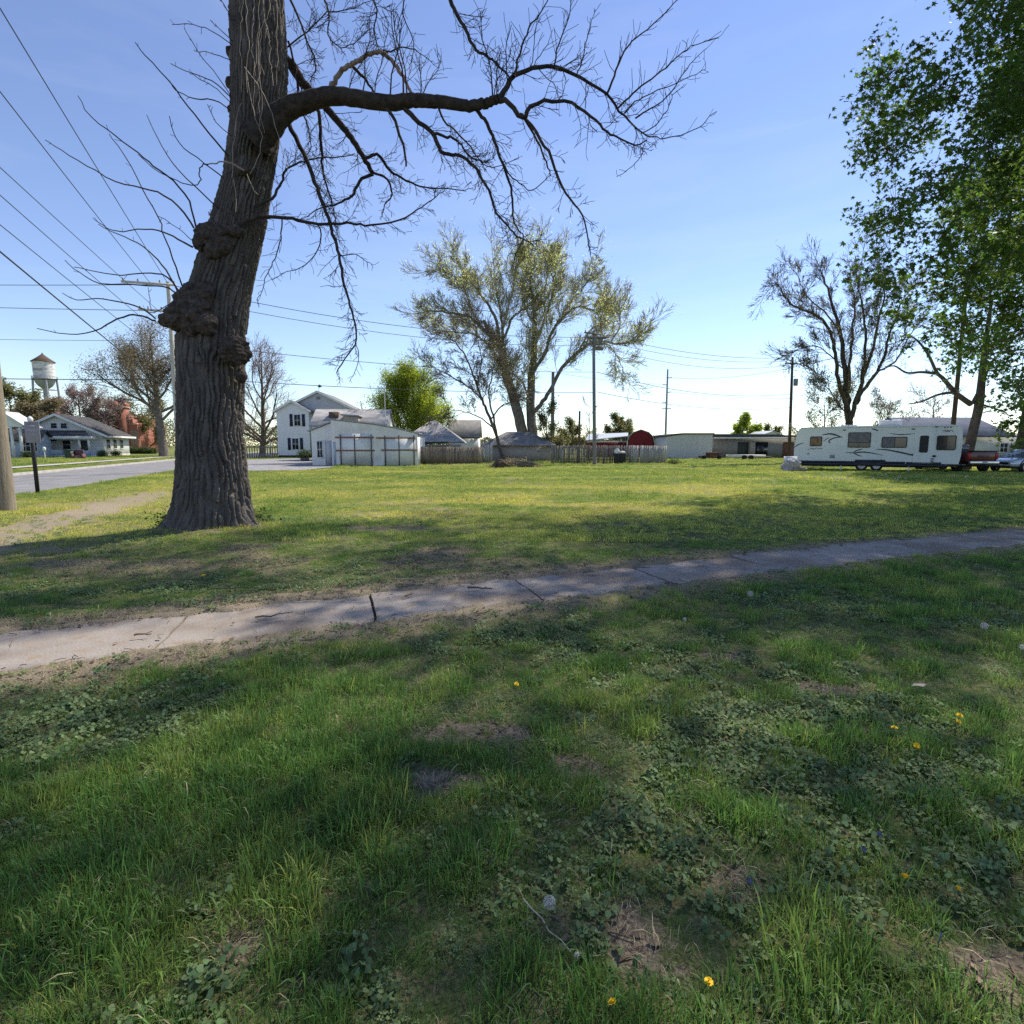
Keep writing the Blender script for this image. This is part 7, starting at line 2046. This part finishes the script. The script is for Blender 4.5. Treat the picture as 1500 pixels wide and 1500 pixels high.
def flower_head(r, rs_, rows=3):
    g = Geo()
    for row in range(rows):
        n = 20 - row * 5
        for q in range(n):
            a = 2 * math.pi * (q + .5 * row) / n + rs_.normal(0, .06); rr_ = r * (1 - .27 * row) * rs_.uniform(.85, 1.08)
            el = .12 + .42 * row; wv = r * .13
            t_ = np.array([math.cos(a) * math.cos(el), math.sin(a) * math.cos(el), math.sin(el)]); s_ = np.array([-math.sin(a), math.cos(a), 0])
            c0 = np.array([0, 0, .002 * row])
            g.poly([c0 - s_ * wv * .5, c0 + t_ * rr_ * .8 - s_ * wv, c0 + t_ * rr_, c0 + t_ * rr_ * .8 + s_ * wv, c0 + s_ * wv * .5])
    g.lathe([(.001, r * .35), (r * .3, r * .25), (r * .34, 0), (.001, -r * .2)], 10)
    return g
def fluff(r, rs_, n=260):
    g = Geo()
    d = rs_.normal(0, 1, (n, 3)); d /= np.linalg.norm(d, axis=1)[:, None]
    for v in d:
        v = v * rs_.uniform(.8, 1.06)
        u = np.cross(v, [.3, .5, .8]); u /= np.linalg.norm(u); w_ = np.cross(v, u)
        g.tube([v * r * .25, v * r * .92], r * .007, 3, cap=False)
        for k in range(4):
            a = k * math.pi / 4
            e_ = (math.cos(a) * u + math.sin(a) * w_) * r * .2
            f2 = (math.cos(a + 1.57) * u + math.sin(a + 1.57) * w_) * r * .018
            g.poly([v * r * .92 - e_ + v * r * .1, v * r * .9 + f2, v * r * .92 + e_ + v * r * .1, v * r * .9 - f2])
    g.lathe([(.001, r * .2), (r * .2, 0), (.001, -r * .2)], 8)
    return g
def plant(name, label, cat, px, py, hgt, r, kind, seed, group=None, tilt=(.1, 0)):
    rs_ = np.random.RandomState(seed)
    c = Gz(px, py, hgt)
    gz = float(ground_h(np.array([c.x]), np.array([c.y]))[0]); c.z = gz
    t = thing(name, label, cat, c, rs_.uniform(0, 6.28), group)
    obj('stem', Geo().tube([(-.02, 0, -.01), (-.012, .004, hgt * .5), (0, 0, hgt - gz)], .0022, 5), M['stem_green'], t)
    if kind == 'yellow':
        o = obj('flower_head', flower_head(r, rs_), M['dandelion'], t); o.location = (0, 0, hgt - gz); o.rotation_euler = (tilt[0] + .35 * math.sin(seed), tilt[1], 0)
    elif kind == 'fluff':
        o = obj('seed_head', fluff(r, rs_), M['seed_fluff'], t); o.location = (0, 0, hgt - gz)
    else:
        g = Geo()
        for q in range(5):
            a = q * 1.2566; g.poly([(0, 0, 0), (r * .6 * math.cos(a - .4), .3 * r, r * .6 * math.sin(a - .4)), (r * math.cos(a), .2 * r, r * math.sin(a)), (r * .6 * math.cos(a + .4), .3 * r, r * .6 * math.sin(a + .4))])
        o = obj('petals', g, M['violet'], t); o.location = (0, 0, hgt - gz)
    return t
yl = [(1326, 1285, .07, .021, 'largest yellow dandelion flower at the lower right of the lawn'), (1405, 1303, .06, .018, 'yellow dandelion just right of the largest flower'), (897, 1468, .07, .014, 'yellow dandelion at the bottom edge beside bare soil'),
      (1038, 1438, .06, .015, 'ragged yellow dandelion near the bottom edge, right of the bare soil'), (1310, 1066, .09, .02, 'yellow dandelion left of the pair on the right'), (1406, 1048, .09, .020, 'upper flower of the touching dandelion pair at right'),
      (1404, 1057, .08, .018, 'lower flower of the touching dandelion pair at right'), (1343, 1092, .07, .017, 'small pale yellow dandelion below the pair'), (757, 1002, .14, .018, 'greenish yellow dandelion on a tall stem below the sidewalk'), (298, 843, .1, .035, 'yellow flower in the weeds under the old tree')]
for q, (px, py, hg, r, lab) in enumerate(yl): plant('dandelion', lab, 'dandelion', px, py, hg, r, 'yellow', q + 1, 'yellow dandelions in the grass', tilt=(.35, .1 * (q % 3)))
fl = [(805, 1322, .16, .022, 'round white dandelion seed head in the lower middle of the lawn'), (845, 1399, .08, .009, 'small closed white seed head beside the bare soil'), (1099, 870, .13, .032, 'white dandelion seed head just below the sidewalk'), (1442, 917, .13, .030, 'white dandelion seed head at the right edge of the lawn'),
      (1003, 907, .1, .018, 'tiny white seed head left of the sidewalk puff'), (1498, 948, .12, .022, 'white seed head cut by the right edge')]
for q, (px, py, hg, r, lab) in enumerate(fl): plant('dandelion_clock', lab, 'dandelion', px, py, hg, r, 'fluff', q + 21, 'white dandelion seed heads')
for q, (px, py, lab) in enumerate(((1290, 1222, 'upper violet blue flower in the clover'), (1264, 1243, 'dark violet flower left of the upper one'), (1379, 1372, 'violet flower on a lying stalk near the lower right corner'), (1098, 1292, 'small violet flower beside dry bare soil'))):
    plant('violet', lab, 'violet', px, py, .05, .016, 'violet', q + 41, 'violets in the clover')
proto = None
rf = np.random.RandomState(77)
for q in range(46):
    px = rf.uniform(1150, 1330) if q < 30 else rf.uniform(880, 1480); py = rf.uniform(697, 708) if q < 30 else rf.uniform(695, 722)
    c = G(px, py)
    if proto is None:
        proto = thing('seed_puff', 'small white dandelion seed head standing in the far lawn', 'dandelion', c, 0, 'white seed heads in the far lawn')
        obj('stem', Geo().tube([(0, 0, 0), (0, 0, .15)], .004, 4), M['stem_green'], proto)
        obj('seed_head', Geo().lathe([(.001, .12), (.03, .13), (.036, .155), (.025, .185), (.001, .195)], 8), M['seed_fluff'], proto, smooth=True)
    else:
        dup(proto, c, q, scale=rf.uniform(.7, 1.25))
o = obj('fallen_leaf', Geo().poly([(-.05, 0, 0), (-.02, .018, .012), (.03, .02, .004), (.06, .004, .014), (.02, -.016, 0.002), (-.02, -.014, .01)]), M['pale_litter'])
c = Gz(1345, 1008, .06); o.location = (c.x, c.y, .075); tag(o, 'pale curled fallen leaf lying on the clover at right', 'leaf')

# crumbs of bark, dead leaves and twig bits along the sidewalk and on the bare soil
rl_ = np.random.RandomState(99); g = Geo(); kept = 0
while kept < 4200:
    x, y = rl_.uniform(-7, 7, 400), rl_.uniform(1.4, 10, 400)
    dd = f_dirt(x, y); s_, n_ = walk_sn(x, y)
    for k in range(400):
        onw = abs(n_[k]) < HW
        if rl_.uniform() > (0.025 + .35 * (abs(n_[k]) > .40) if onw else dd[k] * .8): continue
        z = .028 if onw else float(ground_h(x[k:k + 1], y[k:k + 1])[0]) + .006
        a = rl_.uniform(0, 6.28); ln = rl_.uniform(.012, .05); u_ = np.array([math.cos(a), math.sin(a), rl_.normal(0, .15)]); c_ = np.array([x[k], y[k], z])
        if rl_.uniform() < .55:
            g.tube([c_ - u_ * ln * rl_.uniform(.5, 1.6), c_ + np.array([rl_.normal(0, .004), 0, .004]), c_ + u_ * ln * rl_.uniform(.5, 1.6)], rl_.uniform(.0015, .004), 4)
        else:
            v_ = np.array([-math.sin(a), math.cos(a), rl_.normal(0, .3)]) * ln * .35
            g.poly([c_ - u_ * ln * .6, c_ + v_ + [0, 0, .006], c_ + u_ * ln * .6 + [0, 0, .004], c_ - v_ + [0, 0, .003]])
        kept += 1
tag(obj('leaf_litter', g, mk('leaf_litter', (0.20, 0.15, 0.105), (0.10, 0.075, 0.055), 3, .95, island=.4, spec=.1)), 'crumbs of dead leaves and twigs strewn along the old sidewalk', 'litter', kind='stuff')
